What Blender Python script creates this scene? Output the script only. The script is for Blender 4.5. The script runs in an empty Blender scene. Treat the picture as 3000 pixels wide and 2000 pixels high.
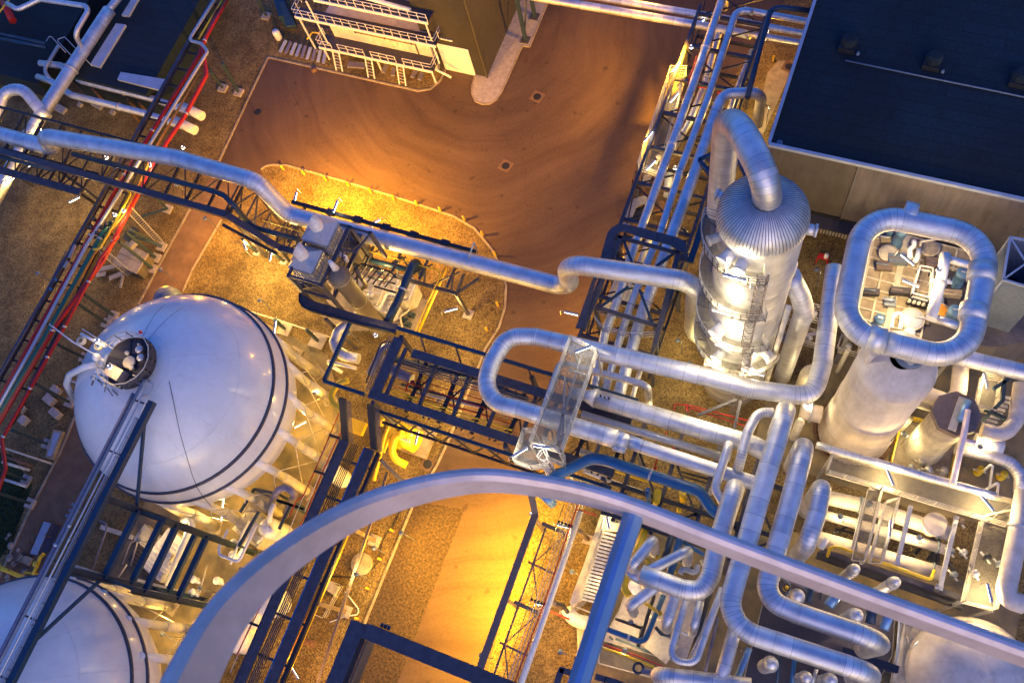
import bpy, math, random
from mathutils import Vector, Matrix
random.seed(7)
C = bpy.context.scene.collection
# ---------------------------------------------------------------- camera
H = 80.0
RX = Vector((0.92408629, 0.34760507, -0.15885608))
RY = Vector((0.27363864, -0.89194446, -0.35994025))
RZ = Vector((-0.26680785, 0.28914669, -0.91935182))
F = 2711.2
cam_d = bpy.data.cameras.new("camera")
cam = bpy.data.objects.new("camera", cam_d)
C.objects.link(cam)
cam.matrix_world = Matrix(((RX.x, -RY.x, -RZ.x, 0), (RX.y, -RY.y, -RZ.y, 0), (RX.z, -RY.z, -RZ.z, H), (0, 0, 0, 1)))
cam_d.sensor_width = 36
cam_d.lens = F / 3000 * 36
cam_d.clip_start = 0.1
cam_d.clip_end = 2000
cam_d.dof.use_dof = True
cam_d.dof.focus_distance = 78.0
cam_d.dof.aperture_fstop = 1.1
bpy.context.scene.camera = cam
# ---------------------------------------------------------------- sky, sun, exposure
w = bpy.data.worlds.new("World")
bpy.context.scene.world = w
w.use_nodes = True
nt = w.node_tree
bg = nt.nodes["Background"]
sky = nt.nodes.new("ShaderNodeTexSky")
sky.sky_type = 'NISHITA'
sky.sun_disc = False
sky.sun_elevation = math.radians(4)
sky.sun_rotation = math.radians(150)
mul = nt.nodes.new("ShaderNodeMix")
mul.data_type = 'RGBA'
mul.blend_type = 'MULTIPLY'
mul.inputs[0].default_value = 1.0
# dusk: deep blue overhead, pale rose haze round the horizon
wtc = nt.nodes.new("ShaderNodeTexCoord")
wsp = nt.nodes.new("ShaderNodeSeparateXYZ")
nt.links.new(wtc.outputs['Generated'], wsp.inputs[0])
wrp = nt.nodes.new("ShaderNodeValToRGB")
wrp.color_ramp.elements[0].position = 0.02
wrp.color_ramp.elements[0].color = (0.22, 0.31, 0.66, 1)
wrp.color_ramp.elements[1].position = 0.75
wrp.color_ramp.elements[1].color = (0.06, 0.34, 1.30, 1)
nt.links.new(wsp.outputs[2], wrp.inputs[0])
nt.links.new(wrp.outputs[0], mul.inputs[7])
nt.links.new(sky.outputs[0], mul.inputs[6])
nt.links.new(mul.outputs[2], bg.inputs[0])
bg.inputs[1].default_value = 0.15
# last warm glow of the evening, very soft, from the lower right of the picture
TO_SUN = Vector((0.45, -0.80, 0.50)).normalized()
sd = bpy.data.lights.new("sun", 'SUN')
sd.energy = 0.28
sd.specular_factor = 0.3
sd.angle = math.radians(60)
sd.color = (1.0, 0.70, 0.46)
so = bpy.data.objects.new("sun", sd)
C.objects.link(so)
so.rotation_euler = (-TO_SUN).to_track_quat('-Z', 'Y').to_euler()
sc = bpy.context.scene
sc.view_settings.view_transform = 'Standard'
sc.view_settings.look = 'None'
sc.view_settings.exposure = 1.85
sc.view_settings.gamma = 1.0
sc.render.engine = 'CYCLES'
sc.cycles.use_denoising = True
sc.cycles.sample_clamp_indirect = 6.0
sc.cycles.max_bounces = 6
LAMP_GAIN = 0.30
# ---------------------------------------------------------------- photo point -> world point at a known height
REG = {'p': (0, 0, 1.0)}
for i_, a_ in enumerate('abcd'):
    for j_ in range(4):
        REG[a_ + str(j_ + 1)] = ((0, 700, 1400, 2200)[j_], (0, 480, 960, 1460)[i_], 800 / 2323)
def at(px, py, z):
    d = RX * (px - 1500) + RY * (py - 1000) + RZ * F
    t = (z - H) / d.z
    return Vector((d.x * t, d.y * t, z))
def pts(spec):
    out = []
    r = REG['p']
    z = 0.0
    for tok in spec.split():
        if tok in REG:
            r = REG[tok]
        elif tok[0] == '^':
            z = float(tok[1:])
            out.append(Vector((out[-1].x, out[-1].y, z)))
        elif tok[0] == '+':
            v = [float(q) for q in tok[1:].split(',')]
            out.append(out[-1] + Vector(v))
            z = out[-1].z
        else:
            v = [float(q) for q in tok.split(',')]
            if len(v) > 2:
                z = v[2]
            out.append(at(r[0] + v[0] * r[2], r[1] + v[1] * r[2], z))
    return out
def pt(spec):
    return pts(spec)[0]
def rad(p, wz):                       # radius in metres of something wz zoom-pixels wide at p
    depth = (p - Vector((0, 0, H))).dot(RZ)
    return wz * 800 / 2323 * depth / F / 2
# ---------------------------------------------------------------- materials
MATS = {}
def mat(name, col, rough=0.5, metal=0.0, var=0.12, scale=3.0, bump=0.0, bscale=20.0, emit=None, strength=1.0, seg=0.0, dark=None, extra=None):
    m = bpy.data.materials.new(name)
    m.use_nodes = True
    t = m.node_tree
    b = t.nodes["Principled BSDF"]
    b.inputs['Roughness'].default_value = rough
    b.inputs['Metallic'].default_value = metal
    tc = t.nodes.new("ShaderNodeTexCoord")
    geo = t.nodes.new("ShaderNodeNewGeometry")
    n = t.nodes.new("ShaderNodeTexNoise")
    n.inputs['Scale'].default_value = scale
    n.inputs['Detail'].default_value = 6
    n.inputs['Roughness'].default_value = 0.6
    t.links.new(geo.outputs['Position'], n.inputs['Vector'])
    rmp = t.nodes.new("ShaderNodeValToRGB")
    d = dark if dark else tuple(c * (1 - 2.2 * var) for c in col)
    l = tuple(min(1, c * (1 + 1.2 * var)) for c in col)
    rmp.color_ramp.elements[0].position = 0.3
    rmp.color_ramp.elements[1].position = 0.68
    rmp.color_ramp.elements[0].color = (*d, 1)
    rmp.color_ramp.elements[1].color = (*l, 1)
    t.links.new(n.outputs[0], rmp.inputs[0])
    out = rmp.outputs[0]
    if seg:
        at_ = t.nodes.new("ShaderNodeAttribute")
        at_.attribute_name = 'sheet'
        mr = t.nodes.new("ShaderNodeMapRange")
        mr.inputs[3].default_value = 1 - seg
        mr.inputs[4].default_value = 1 + seg * 0.6
        t.links.new(at_.outputs['Fac'], mr.inputs[0])
        hs = t.nodes.new("ShaderNodeHueSaturation")
        t.links.new(mr.outputs[0], hs.inputs['Value'])
        t.links.new(out, hs.inputs['Color'])
        out = hs.outputs[0]
        mr2 = t.nodes.new("ShaderNodeMapRange")
        mr2.inputs[3].default_value = rough - 0.06
        mr2.inputs[4].default_value = rough + 0.08
        t.links.new(at_.outputs['Fac'], mr2.inputs[0])
        t.links.new(mr2.outputs[0], b.inputs['Roughness'])
    t.links.new(out, b.inputs['Base Color'])
    if bump:
        n2 = t.nodes.new("ShaderNodeTexNoise")
        n2.inputs['Scale'].default_value = bscale
        n2.inputs['Detail'].default_value = 4
        t.links.new(geo.outputs['Position'], n2.inputs['Vector'])
        bp = t.nodes.new("ShaderNodeBump")
        bp.inputs['Strength'].default_value = bump
        bp.inputs['Distance'].default_value = 0.05
        t.links.new(n2.outputs[0], bp.inputs['Height'])
        t.links.new(bp.outputs[0], b.inputs['Normal'])
    if emit:
        b.inputs['Emission Color'].default_value = (*emit, 1)
        b.inputs['Emission Strength'].default_value = strength
    MATS[name] = m
    return m
mat('aluminium', (0.74, 0.74, 0.75), 0.53, 0.88, 0.09, 1.2, 0.16, 4, seg=0.10)
mat('seam', (0.36, 0.36, 0.38), 0.5, 0.7)
mat('galvanised', (0.52, 0.53, 0.55), 0.45, 0.6, 0.08, 6)
mat('white_paint', (0.80, 0.80, 0.79), 0.32, 0.0, 0.025, 0.35, 0.03, 2)
mat('white_steel', (0.72, 0.71, 0.69), 0.5, 0.0, 0.08, 4)
mat('cream', (0.62, 0.57, 0.45), 0.55, 0.0, 0.12, 1.2, 0.05, 8)
mat('pink_cream', (0.68, 0.60, 0.52), 0.5, 0.0, 0.06, 1.2)
mat('navy_steel', (0.07, 0.066, 0.085), 0.5, 0.0, 0.14, 2.5)
mat('black_steel', (0.018, 0.020, 0.028), 0.5, 0.0, 0.1, 3)
mat('blue_steel', (0.012, 0.042, 0.085), 0.45, 0.0, 0.1, 3)
mat('blue_paint', (0.02, 0.13, 0.30), 0.38, 0.0, 0.08, 3)
mat('teal_steel', (0.028, 0.055, 0.075), 0.5, 0.0, 0.1, 3)
mat('red_paint', (0.42, 0.018, 0.012), 0.4, 0.0, 0.08, 3)
mat('yellow_paint', (0.75, 0.50, 0.02), 0.4, 0.0, 0.06, 4)
mat('orange_pipe', (0.6, 0.25, 0.02), 0.4, 0.0, 0.06, 4)
mat('green_paint', (0.02, 0.13, 0.09), 0.4, 0.0, 0.08, 4)
mat('brown_steel', (0.16, 0.12, 0.10), 0.55, 0.0, 0.1, 3)
mat('concrete', (0.33, 0.27, 0.19), 0.85, 0.0, 0.16, 1.5, 0.2, 12)
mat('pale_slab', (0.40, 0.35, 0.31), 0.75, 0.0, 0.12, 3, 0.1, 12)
mat('roof_felt', (0.006, 0.018, 0.028), 0.9, 0.0, 0.2, 5, 0.6, 9)
mat('lead', (0.16, 0.20, 0.26), 0.5, 0.2, 0.1, 3)
mat('asphalt', (0.115, 0.068, 0.055), 0.82, 0.0, 0.13, 0.25, 0.25, 25)
mat('rough_asphalt', (0.075, 0.046, 0.024), 0.9, 0.0, 0.5, 5.0, 0.9, 8, dark=(0.010, 0.007, 0.005))
mat('path', (0.17, 0.10, 0.055), 0.85, 0.0, 0.14, 0.8, 0.25, 14)
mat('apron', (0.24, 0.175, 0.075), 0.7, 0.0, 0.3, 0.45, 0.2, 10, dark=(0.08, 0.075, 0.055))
mat('grass', (0.02, 0.045, 0.012), 0.9, 0.0, 0.3, 6, 0.5, 20)
mat('stone', (0.3, 0.26, 0.22), 0.85, 0.0, 0.2, 3, 0.3, 10)
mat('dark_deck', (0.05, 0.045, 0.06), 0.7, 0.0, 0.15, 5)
mat('olive_sheet', (0.062, 0.055, 0.042), 0.55, 0.1, 0.06, 1)
mat('wall_sheet', (0.16, 0.135, 0.105), 0.6, 0.1, 0.06, 0.7)
mat('wall_panel', (0.19, 0.165, 0.155), 0.5, 0.1, 0.14, 0.22)
mat('rubber', (0.015, 0.015, 0.017), 0.6)
mat('weld', (0.70, 0.70, 0.70), 0.5)
mat('bollard_paint', (0.52, 0.34, 0.02), 0.5, 0.0, 0.1, 6)
mat('lamp_glow', (1, 1, 1), 0.4, emit=(1.0, 0.9, 0.68), strength=6)
mat('bulb_glow', (1, 1, 1), 0.4, emit=(1.0, 0.9, 0.7), strength=6)
mat('red_plastic', (0.6, 0.02, 0.02), 0.4)
mat('sky_panel', (0.42, 0.47, 0.55), 0.35, 0.1, 0.08, 1)
mat('purple_steel', (0.22, 0.20, 0.26), 0.5, 0.2, 0.1, 3)
mat('rail_paint', (0.88, 0.74, 0.74), 0.5, 0.25, 0.06, 2)
mat('blue_rail', (0.22, 0.40, 0.66), 0.42, 0.5, 0.06, 2)
mat('motor_blue', (0.07, 0.15, 0.28), 0.45, 0.1, 0.1, 3)
mat('rust', (0.17, 0.09, 0.05), 0.7, 0.0, 0.25, 3)
MATS['white_paint'].node_tree.nodes['Principled BSDF'].inputs['Coat Weight'].default_value = 0.5
MATS['white_paint'].node_tree.nodes['Principled BSDF'].inputs['Coat Roughness'].default_value = 0.12
def asphalt():
    m = mat('asphalt', (0.10, 0.055, 0.04), 0.8)
    t = m.node_tree; N = t.nodes; K = t.links
    b = N["Principled BSDF"]
    geo = N.new("ShaderNodeNewGeometry")
    sub = N.new("ShaderNodeVectorMath"); sub.operation = 'SUBTRACT'; sub.inputs[1].default_value = (-37.0, 58.0, 0)
    K.new(geo.outputs['Position'], sub.inputs[0])
    wob = N.new("ShaderNodeTexNoise"); wob.inputs['Scale'].default_value = 0.06
    K.new(geo.outputs['Position'], wob.inputs['Vector'])
    ln = N.new("ShaderNodeVectorMath"); ln.operation = 'LENGTH'
    K.new(sub.outputs[0], ln.inputs[0])
    add = N.new("ShaderNodeMath"); add.operation = 'MULTIPLY_ADD'; add.inputs[1].default_value = 9.0
    K.new(wob.outputs[0], add.inputs[0]); K.new(ln.outputs['Value'], add.inputs[2])
    sx = N.new("ShaderNodeSeparateXYZ"); K.new(sub.outputs[0], sx.inputs[0])
    at2 = N.new("ShaderNodeMath"); at2.operation = 'ARCTAN2'; K.new(sx.outputs[1], at2.inputs[0]); K.new(sx.outputs[0], at2.inputs[1])
    cb = N.new("ShaderNodeCombineXYZ"); K.new(add.outputs[0], cb.inputs[0]); K.new(at2.outputs[0], cb.inputs[1])
    st = N.new("ShaderNodeTexNoise"); st.inputs['Scale'].default_value = 0.55; st.inputs['Detail'].default_value = 7; st.inputs['Roughness'].default_value = 0.68
    K.new(cb.outputs[0], st.inputs['Vector'])
    gr = N.new("ShaderNodeTexNoise"); gr.inputs['Scale'].default_value = 4.0; gr.inputs['Detail'].default_value = 9; gr.inputs['Roughness'].default_value = 0.75
    K.new(geo.outputs['Position'], gr.inputs['Vector'])
    big = N.new("ShaderNodeTexNoise"); big.inputs['Scale'].default_value = 0.09; big.inputs['Detail'].default_value = 4
    K.new(geo.outputs['Position'], big.inputs['Vector'])
    def ramp(src, a, b_, c0, c1):
        r = N.new("ShaderNodeValToRGB"); r.color_ramp.elements[0].position = a; r.color_ramp.elements[1].position = b_
        r.color_ramp.elements[0].color = (*c0, 1); r.color_ramp.elements[1].color = (*c1, 1); K.new(src, r.inputs[0]); return r.outputs[0]
    def mulc(x, y):
        k = N.new("ShaderNodeMix"); k.data_type = 'RGBA'; k.blend_type = 'MULTIPLY'; k.inputs[0].default_value = 1; K.new(x, k.inputs[6]); K.new(y, k.inputs[7]); return k.outputs[2]
    base = ramp(st.outputs[0], 0.34, 0.66, (0.080, 0.046, 0.029), (0.124, 0.078, 0.046))
    base = mulc(base, ramp(gr.outputs[0], 0.3, 0.7, (0.72, 0.72, 0.74), (1.15, 1.12, 1.1)))
    base = mulc(base, ramp(big.outputs[0], 0.35, 0.65, (0.8, 0.77, 0.78), (1.2, 1.2, 1.2)))
    vo = N.new("ShaderNodeTexVoronoi"); vo.feature = 'DISTANCE_TO_EDGE'; vo.inputs['Scale'].default_value = 0.11; K.new(geo.outputs['Position'], vo.inputs['Vector'])
    ad = N.new("ShaderNodeVectorMath"); ad.operation = 'ADD'
    K.new(geo.outputs['Position'], ad.inputs[0]); K.new(gr.outputs['Color'], ad.inputs[1]); K.new(ad.outputs[0], vo.inputs['Vector'])
    base = mulc(base, ramp(vo.outputs['Distance'], 0.0015, 0.005, (0.78, 0.76, 0.75), (1, 1, 1)))
    sp = N.new("ShaderNodeTexNoise"); sp.inputs['Scale'].default_value = 0.8; sp.inputs['Detail'].default_value = 2; K.new(geo.outputs['Position'], sp.inputs['Vector'])
    base = mulc(base, ramp(sp.outputs[0], 0.66, 0.74, (1, 1, 1), (0.62, 0.6, 0.6)))
    K.new(base, b.inputs['Base Color'])
    bp = N.new("ShaderNodeBump"); bp.inputs['Strength'].default_value = 0.3; bp.inputs['Distance'].default_value = 0.03; K.new(gr.outputs[0], bp.inputs['Height']); K.new(bp.outputs[0], b.inputs['Normal'])
asphalt()
def streaks(name, amount):
    m = MATS[name]; t = m.node_tree; N = t.nodes; K = t.links; b = N["Principled BSDF"]
    src = b.inputs['Base Color'].links[0].from_socket
    geo = N.new("ShaderNodeNewGeometry"); mp = N.new("ShaderNodeMapping"); mp.inputs['Scale'].default_value = (1.6, 1.6, 0.16)
    K.new(geo.outputs['Position'], mp.inputs[0])
    n = N.new("ShaderNodeTexNoise"); n.inputs['Scale'].default_value = 1.0; n.inputs['Detail'].default_value = 7; n.inputs['Roughness'].default_value = 0.7
    K.new(mp.outputs[0], n.inputs['Vector'])
    r = N.new("ShaderNodeValToRGB"); r.color_ramp.elements[0].position = 0.36; r.color_ramp.elements[1].position = 0.58
    r.color_ramp.elements[0].color = (1 - amount, 1 - amount * 1.1, 1 - amount * 1.3, 1); r.color_ramp.elements[1].color = (1, 1, 1, 1)
    K.new(n.outputs[0], r.inputs[0])
    k = N.new("ShaderNodeMix"); k.data_type = 'RGBA'; k.blend_type = 'MULTIPLY'; k.inputs[0].default_value = 1
    K.new(src, k.inputs[6]); K.new(r.outputs[0], k.inputs[7]); K.new(k.outputs[2], b.inputs['Base Color'])
streaks('white_paint', 0.055)
streaks('pink_cream', 0.16)
streaks('cream', 0.22)
streaks('wall_panel', 0.25)
streaks('wall_sheet', 0.2)
streaks('rail_paint', 0.14)
streaks('navy_steel', 0.2)
def roofing():
    m = MATS['roof_felt']; t = m.node_tree; N = t.nodes; K = t.links; b = N["Principled BSDF"]
    src = b.inputs['Base Color'].links[0].from_socket
    geo = N.new("ShaderNodeNewGeometry")
    br = N.new("ShaderNodeTexBrick"); br.inputs['Scale'].default_value = 1.0; br.inputs['Mortar Size'].default_value = 0.045
    br.inputs['Brick Width'].default_value = 7.0; br.inputs['Row Height'].default_value = 1.1
    br.inputs['Color1'].default_value = (0.9, 0.9, 0.9, 1); br.inputs['Color2'].default_value = (1.15, 1.15, 1.15, 1); br.inputs['Mortar'].default_value = (0.55, 0.55, 0.55, 1)
    K.new(geo.outputs['Position'], br.inputs['Vector'])
    n = N.new("ShaderNodeTexNoise"); n.inputs['Scale'].default_value = 0.12; n.inputs['Detail'].default_value = 6; K.new(geo.outputs['Position'], n.inputs['Vector'])
    r = N.new("ShaderNodeValToRGB"); r.color_ramp.elements[0].position = 0.4; r.color_ramp.elements[1].position = 0.6
    r.color_ramp.elements[0].color = (0.7, 0.7, 0.7, 1); r.color_ramp.elements[1].color = (1.2, 1.2, 1.2, 1); K.new(n.outputs[0], r.inputs[0])
    for o in (br.outputs['Color'], r.outputs[0]):
        k = N.new("ShaderNodeMix"); k.data_type = 'RGBA'; k.blend_type = 'MULTIPLY'; k.inputs[0].default_value = 1
        K.new(src, k.inputs[6]); K.new(o, k.inputs[7]); src = k.outputs[2]
    K.new(src, b.inputs['Base Color'])
roofing()
# gravel: individual light and dark stones
def gravel():
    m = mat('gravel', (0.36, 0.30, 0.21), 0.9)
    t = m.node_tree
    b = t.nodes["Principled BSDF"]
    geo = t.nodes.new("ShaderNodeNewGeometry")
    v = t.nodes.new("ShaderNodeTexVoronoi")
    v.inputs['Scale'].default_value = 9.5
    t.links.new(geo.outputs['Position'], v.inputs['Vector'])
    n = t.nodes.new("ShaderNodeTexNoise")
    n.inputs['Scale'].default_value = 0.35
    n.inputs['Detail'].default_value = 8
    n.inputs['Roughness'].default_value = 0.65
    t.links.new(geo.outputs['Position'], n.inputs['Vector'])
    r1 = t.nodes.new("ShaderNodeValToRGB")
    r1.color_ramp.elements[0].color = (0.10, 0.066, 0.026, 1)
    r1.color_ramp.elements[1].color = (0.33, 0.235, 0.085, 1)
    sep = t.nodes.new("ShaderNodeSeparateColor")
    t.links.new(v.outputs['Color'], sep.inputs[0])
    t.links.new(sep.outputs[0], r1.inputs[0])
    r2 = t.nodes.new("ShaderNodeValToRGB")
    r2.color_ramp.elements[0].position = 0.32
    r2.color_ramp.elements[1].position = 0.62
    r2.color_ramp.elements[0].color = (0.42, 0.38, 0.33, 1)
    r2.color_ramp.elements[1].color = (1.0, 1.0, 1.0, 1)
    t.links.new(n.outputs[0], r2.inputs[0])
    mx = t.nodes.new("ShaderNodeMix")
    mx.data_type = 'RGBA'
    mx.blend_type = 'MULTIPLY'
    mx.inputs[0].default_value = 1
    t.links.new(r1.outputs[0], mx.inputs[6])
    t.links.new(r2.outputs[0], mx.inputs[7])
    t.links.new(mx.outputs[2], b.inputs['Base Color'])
    bp = t.nodes.new("ShaderNodeBump")
    bp.inputs['Strength'].default_value = 0.9
    bp.inputs['Distance'].default_value = 0.06
    t.links.new(v.outputs['Distance'], bp.inputs['Height'])
    t.links.new(bp.outputs[0], b.inputs['Normal'])
gravel()
def grating():
    m = mat('grating', (0.20, 0.19, 0.165), 0.65, 0.2)
    t = m.node_tree
    b = t.nodes["Principled BSDF"]
    geo = t.nodes.new("ShaderNodeNewGeometry")
    sx = t.nodes.new("ShaderNodeSeparateXYZ")
    t.links.new(geo.outputs['Position'], sx.inputs[0])
    vals = []
    for k, step in ((0, 0.07), (1, 0.11)):
        d = t.nodes.new("ShaderNodeMath"); d.operation = 'DIVIDE'; d.inputs[1].default_value = step
        f = t.nodes.new("ShaderNodeMath"); f.operation = 'FRACT'
        g = t.nodes.new("ShaderNodeMath"); g.operation = 'LESS_THAN'; g.inputs[1].default_value = 0.36 if k == 0 else 0.28
        t.links.new(sx.outputs[k], d.inputs[0]); t.links.new(d.outputs[0], f.inputs[0]); t.links.new(f.outputs[0], g.inputs[0])
        vals.append(g)
    mx = t.nodes.new("ShaderNodeMath"); mx.operation = 'MAXIMUM'
    t.links.new(vals[0].outputs[0], mx.inputs[0]); t.links.new(vals[1].outputs[0], mx.inputs[1])
    t.links.new(mx.outputs[0], b.inputs['Alpha'])
grating()
# ---------------------------------------------------------------- mesh building
def fillet(ps, R):
    """polyline with rounded corners -> list of (point, is_bend)"""
    out = [(ps[0], 0)]
    for i in range(1, len(ps) - 1):
        a, b, c = ps[i - 1], ps[i], ps[i + 1]
        u = (a - b); v = (c - b)
        lu, lv = u.length, v.length
        if lu < 1e-6 or lv < 1e-6:
            continue
        u /= lu; v /= lv
        th = math.pi - u.angle(v)
        if th < 0.05:
            out.append((b, 0)); continue
        lim = min(lu * (0.49 if i > 1 else 0.98), lv * (0.49 if i < len(ps) - 2 else 0.98))
        tl = min(R * math.tan(th / 2), lim)
        Rr = tl / math.tan(th / 2)
        bis = (u + v).normalized()
        cen = b + bis * (Rr / math.cos(th / 2))
        p0 = b + u * tl
        n = max(2, int(th / 0.19))
        e1 = (p0 - cen)
        ax = e1.cross((b + v * tl) - cen).normalized()
        for k in range(n + 1):
            q = Matrix.Rotation(th * k / n, 3, ax) @ e1
            out.append((cen + q, 1))
    out.append((ps[-1], 0))
    return out
class MB:
    def __init__(s):
        s.v = []; s.f = []; s.sm = []; s.mi = []; s.sh = []
    def face(s, idx, smooth=False, mi=0, sh=0.5):
        s.f.append(idx); s.sm.append(smooth); s.mi.append(mi); s.sh.append(sh)
    def beam(s, p, q, wd, ht, up=None):
        p = Vector(p); q = Vector(q)
        d = (q - p)
        if d.length < 1e-6: return s
        d.normalize()
        up = Vector(up) if up is not None else Vector((0, 0, 1))
        if abs(d.dot(up)) > 0.98: up = Vector((0, 1, 0))
        sx = d.cross(up).normalized(); uz = sx.cross(d).normalized()
        n = len(s.v)
        for e in (p, q):
            for a, b in ((-1, -1), (1, -1), (1, 1), (-1, 1)):
                s.v.append(e + sx * (a * wd / 2) + uz * (b * ht / 2))
        for fc in ((3, 2, 1, 0), (4, 5, 6, 7), (0, 1, 5, 4), (1, 2, 6, 5), (2, 3, 7, 6), (3, 0, 4, 7)):
            s.face([n + k for k in fc])
        return s
    def ibeam(s, p, q, wd, ht, t=0.03):
        p = Vector(p); q = Vector(q); d = (q - p).normalized()
        up = Vector((0, 0, 1)) if abs(d.z) < 0.98 else Vector((0, 1, 0))
        sx = d.cross(up).normalized(); uz = sx.cross(d).normalized()
        o = uz * (ht / 2 - t / 2)
        s.beam(p + o, q + o, wd, t, up); s.beam(p - o, q - o, wd, t, up); s.beam(p, q, t, ht - 2 * t, up)
        return s
    def box(s, c, x, y, z, rz=0.0):               # c = centre of the base
        c = Vector(c); n = len(s.v)
        ca, sa = math.cos(rz), math.sin(rz)
        for k in (0, z):
            for a, b in ((-1, -1), (1, -1), (1, 1), (-1, 1)):
                dx, dy = a * x / 2, b * y / 2
                s.v.append(c + Vector((dx * ca - dy * sa, dx * sa + dy * ca, k)))
        for fc in ((3, 2, 1, 0), (4, 5, 6, 7), (0, 1, 5, 4), (1, 2, 6, 5), (2, 3, 7, 6), (3, 0, 4, 7)):
            s.face([n + k for k in fc])
        return s
    def span(s, a, b):                             # box between two opposite corners
        a = Vector(a); b = Vector(b)
        lo = Vector((min(a.x, b.x), min(a.y, b.y), min(a.z, b.z))); hi = Vector((max(a.x, b.x), max(a.y, b.y), max(a.z, b.z)))
        return s.box(((lo.x + hi.x) / 2, (lo.y + hi.y) / 2, lo.z), hi.x - lo.x, hi.y - lo.y, hi.z - lo.z)
    def prism(s, poly, z0, z1):
        n = len(s.v); k = len(poly)
        ar = sum(poly[i].x * poly[(i + 1) % k].y - poly[(i + 1) % k].x * poly[i].y for i in range(k))
        if ar < 0: poly = list(reversed(poly))
        for z in (z0, z1):
            for p in poly: s.v.append(Vector((p.x, p.y, z)))
        s.face([n + i for i in reversed(range(k))]); s.face([n + k + i for i in range(k)])
        for i in range(k):
            j = (i + 1) % k
            s.face([n + i, n + j, n + k + j, n + k + i])
        return s
    def sheet(s, poly, z):
        n = len(s.v); k = len(poly)
        ar = sum(poly[i].x * poly[(i + 1) % k].y - poly[(i + 1) % k].x * poly[i].y for i in range(k))
        if ar < 0: poly = list(reversed(poly))
        for p in poly: s.v.append(Vector((p.x, p.y, z)))
        s.face([n + i for i in range(k)])
        return s
    def tube(s, ps, r, n=14, R=None, seams=0.0, caps=True, r2=None):
        ps = [Vector(p) for p in ps]
        path = fillet(ps, R if R is not None else r * 2.6)
        # resample straights into cladding sheets
        rings = [path[0][0]]; kinds = [0]
        for (a, ka), (b, kb) in zip(path, path[1:]):
            L = (b - a).length
            if L < 1e-5: continue
            if seams and not (ka and kb):
                m = max(1, int(L / seams))
                for i in range(1, m + 1):
                    rings.append(a.lerp(b, i / m)); kinds.append(1 if (i < m or kb) else 0)
            else:
                rings.append(b); kinds.append(2 if (ka and kb) else 0)
        # tangents
        tan = []
        for i in range(len(rings)):
            if i == 0: t = rings[1] - rings[0]
            elif i == len(rings) - 1: t = rings[-1] - rings[-2]
            else: t = (rings[i + 1] - rings[i]).normalized() + (rings[i] - rings[i - 1]).normalized()
            tan.append(t.normalized())
        up = Vector((0, 0, 1)) if abs(tan[0].z) < 0.9 else Vector((1, 0, 0))
        u = tan[0].cross(up).normalized()
        secs = []
        tot = len(rings) - 1
        for i, p in enumerate(rings):
            t = tan[i]
            u = (u - t * u.dot(t)).normalized()
            v = t.cross(u)
            rr = r if r2 is None else r + (r2 - r) * i / tot
            if seams and i not in (0, tot) and kinds[i]:
                g = min(0.014, r * 0.05)
                secs.append((p - t * g, u, v, rr, 0)); secs.append((p + t * g, u, v, rr, 1))
            else:
                secs.append((p, u, v, rr, 0))
        base = len(s.v)
        for p, u, v, rr, k in secs:
            for j in range(n):
                a = 2 * math.pi * j / n
                s.v.append(p + (u * math.cos(a) + v * math.sin(a)) * rr)
        sh = random.random()
        for i in range(len(secs) - 1):
            isseam = secs[i + 1][4] == 1
            if isseam or not seams: sh = random.random()
            for j in range(n):
                k = (j + 1) % n
                s.face([base + i * n + j, base + i * n + k, base + (i + 1) * n + k, base + (i + 1) * n + j], True, 1 if isseam else 0, sh)
        if caps:
            s.face([base + j for j in reversed(range(n))]); e = base + (len(secs) - 1) * n
            s.face([e + j for j in range(n)])
        return s
    def lathe(s, prof, c, n=32, axis='z', mi=0, a0=0.0, a1=None, smooth=True):
        c = Vector(c); base = len(s.v)
        full = a1 is None
        m = n if full else n + 1
        for r, h in prof:
            for j in range(m):
                a = a0 + (2 * math.pi if full else a1 - a0) * j / n
                s.v.append(c + Vector((r * math.cos(a), r * math.sin(a), h)))
        for i in range(len(prof) - 1):
            for j in range(n):
                k = (j + 1) % m
                s.face([base + i * m + j, base + i * m + k, base + (i + 1) * m + k, base + (i + 1) * m + j], smooth, mi, ((i * 7 + j) % 11) / 11)
        return s
    def disc(s, c, r, n=24, up=True):
        c = Vector(c); b = len(s.v)
        for j in range(n):
            a = 2 * math.pi * j / n
            s.v.append(c + Vector((r * math.cos(a), r * math.sin(a), 0)))
        s.face([b + j for j in (range(n) if up else reversed(range(n)))])
        return s
    def rail(s, ps, h=1.1, step=1.3, r=0.028, rails=(1.0, 0.55), kick=True, closed=False):
        ps = [Vector(p) for p in ps]
        if closed: ps = ps + [ps[0]]
        for a, b in zip(ps, ps[1:]):
            for q in rails:
                o = Vector((0, 0, h * q)); s.beam(a + o, b + o, r * 2, r * 2)
            if kick: s.beam(a + Vector((0, 0, 0.06)), b + Vector((0, 0, 0.06)), 0.015, 0.12)
            m = max(1, int((b - a).length / step + 0.5))
            for i in range(m + 1):
                p = a.lerp(b, i / m)
                s.beam(p, p + Vector((0, 0, h)), r * 2, r * 2)
        return s
    def ladder(s, p, q, wd=0.5, step=0.3, side=None, r=0.03):
        p = Vector(p); q = Vector(q); d = (q - p).normalized()
        side = Vector(side).normalized() if side is not None else Vector((1, 0, 0))
        a = side * wd / 2
        s.beam(p - a, q - a, r * 2, r * 2.4); s.beam(p + a, q + a, r * 2, r * 2.4)
        m = int((q - p).length / step)
        for i in range(1, m + 1):
            c = p.lerp(q, i / (m + 1)); s.beam(c - a, c + a, 0.035, 0.035)
        return s
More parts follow.
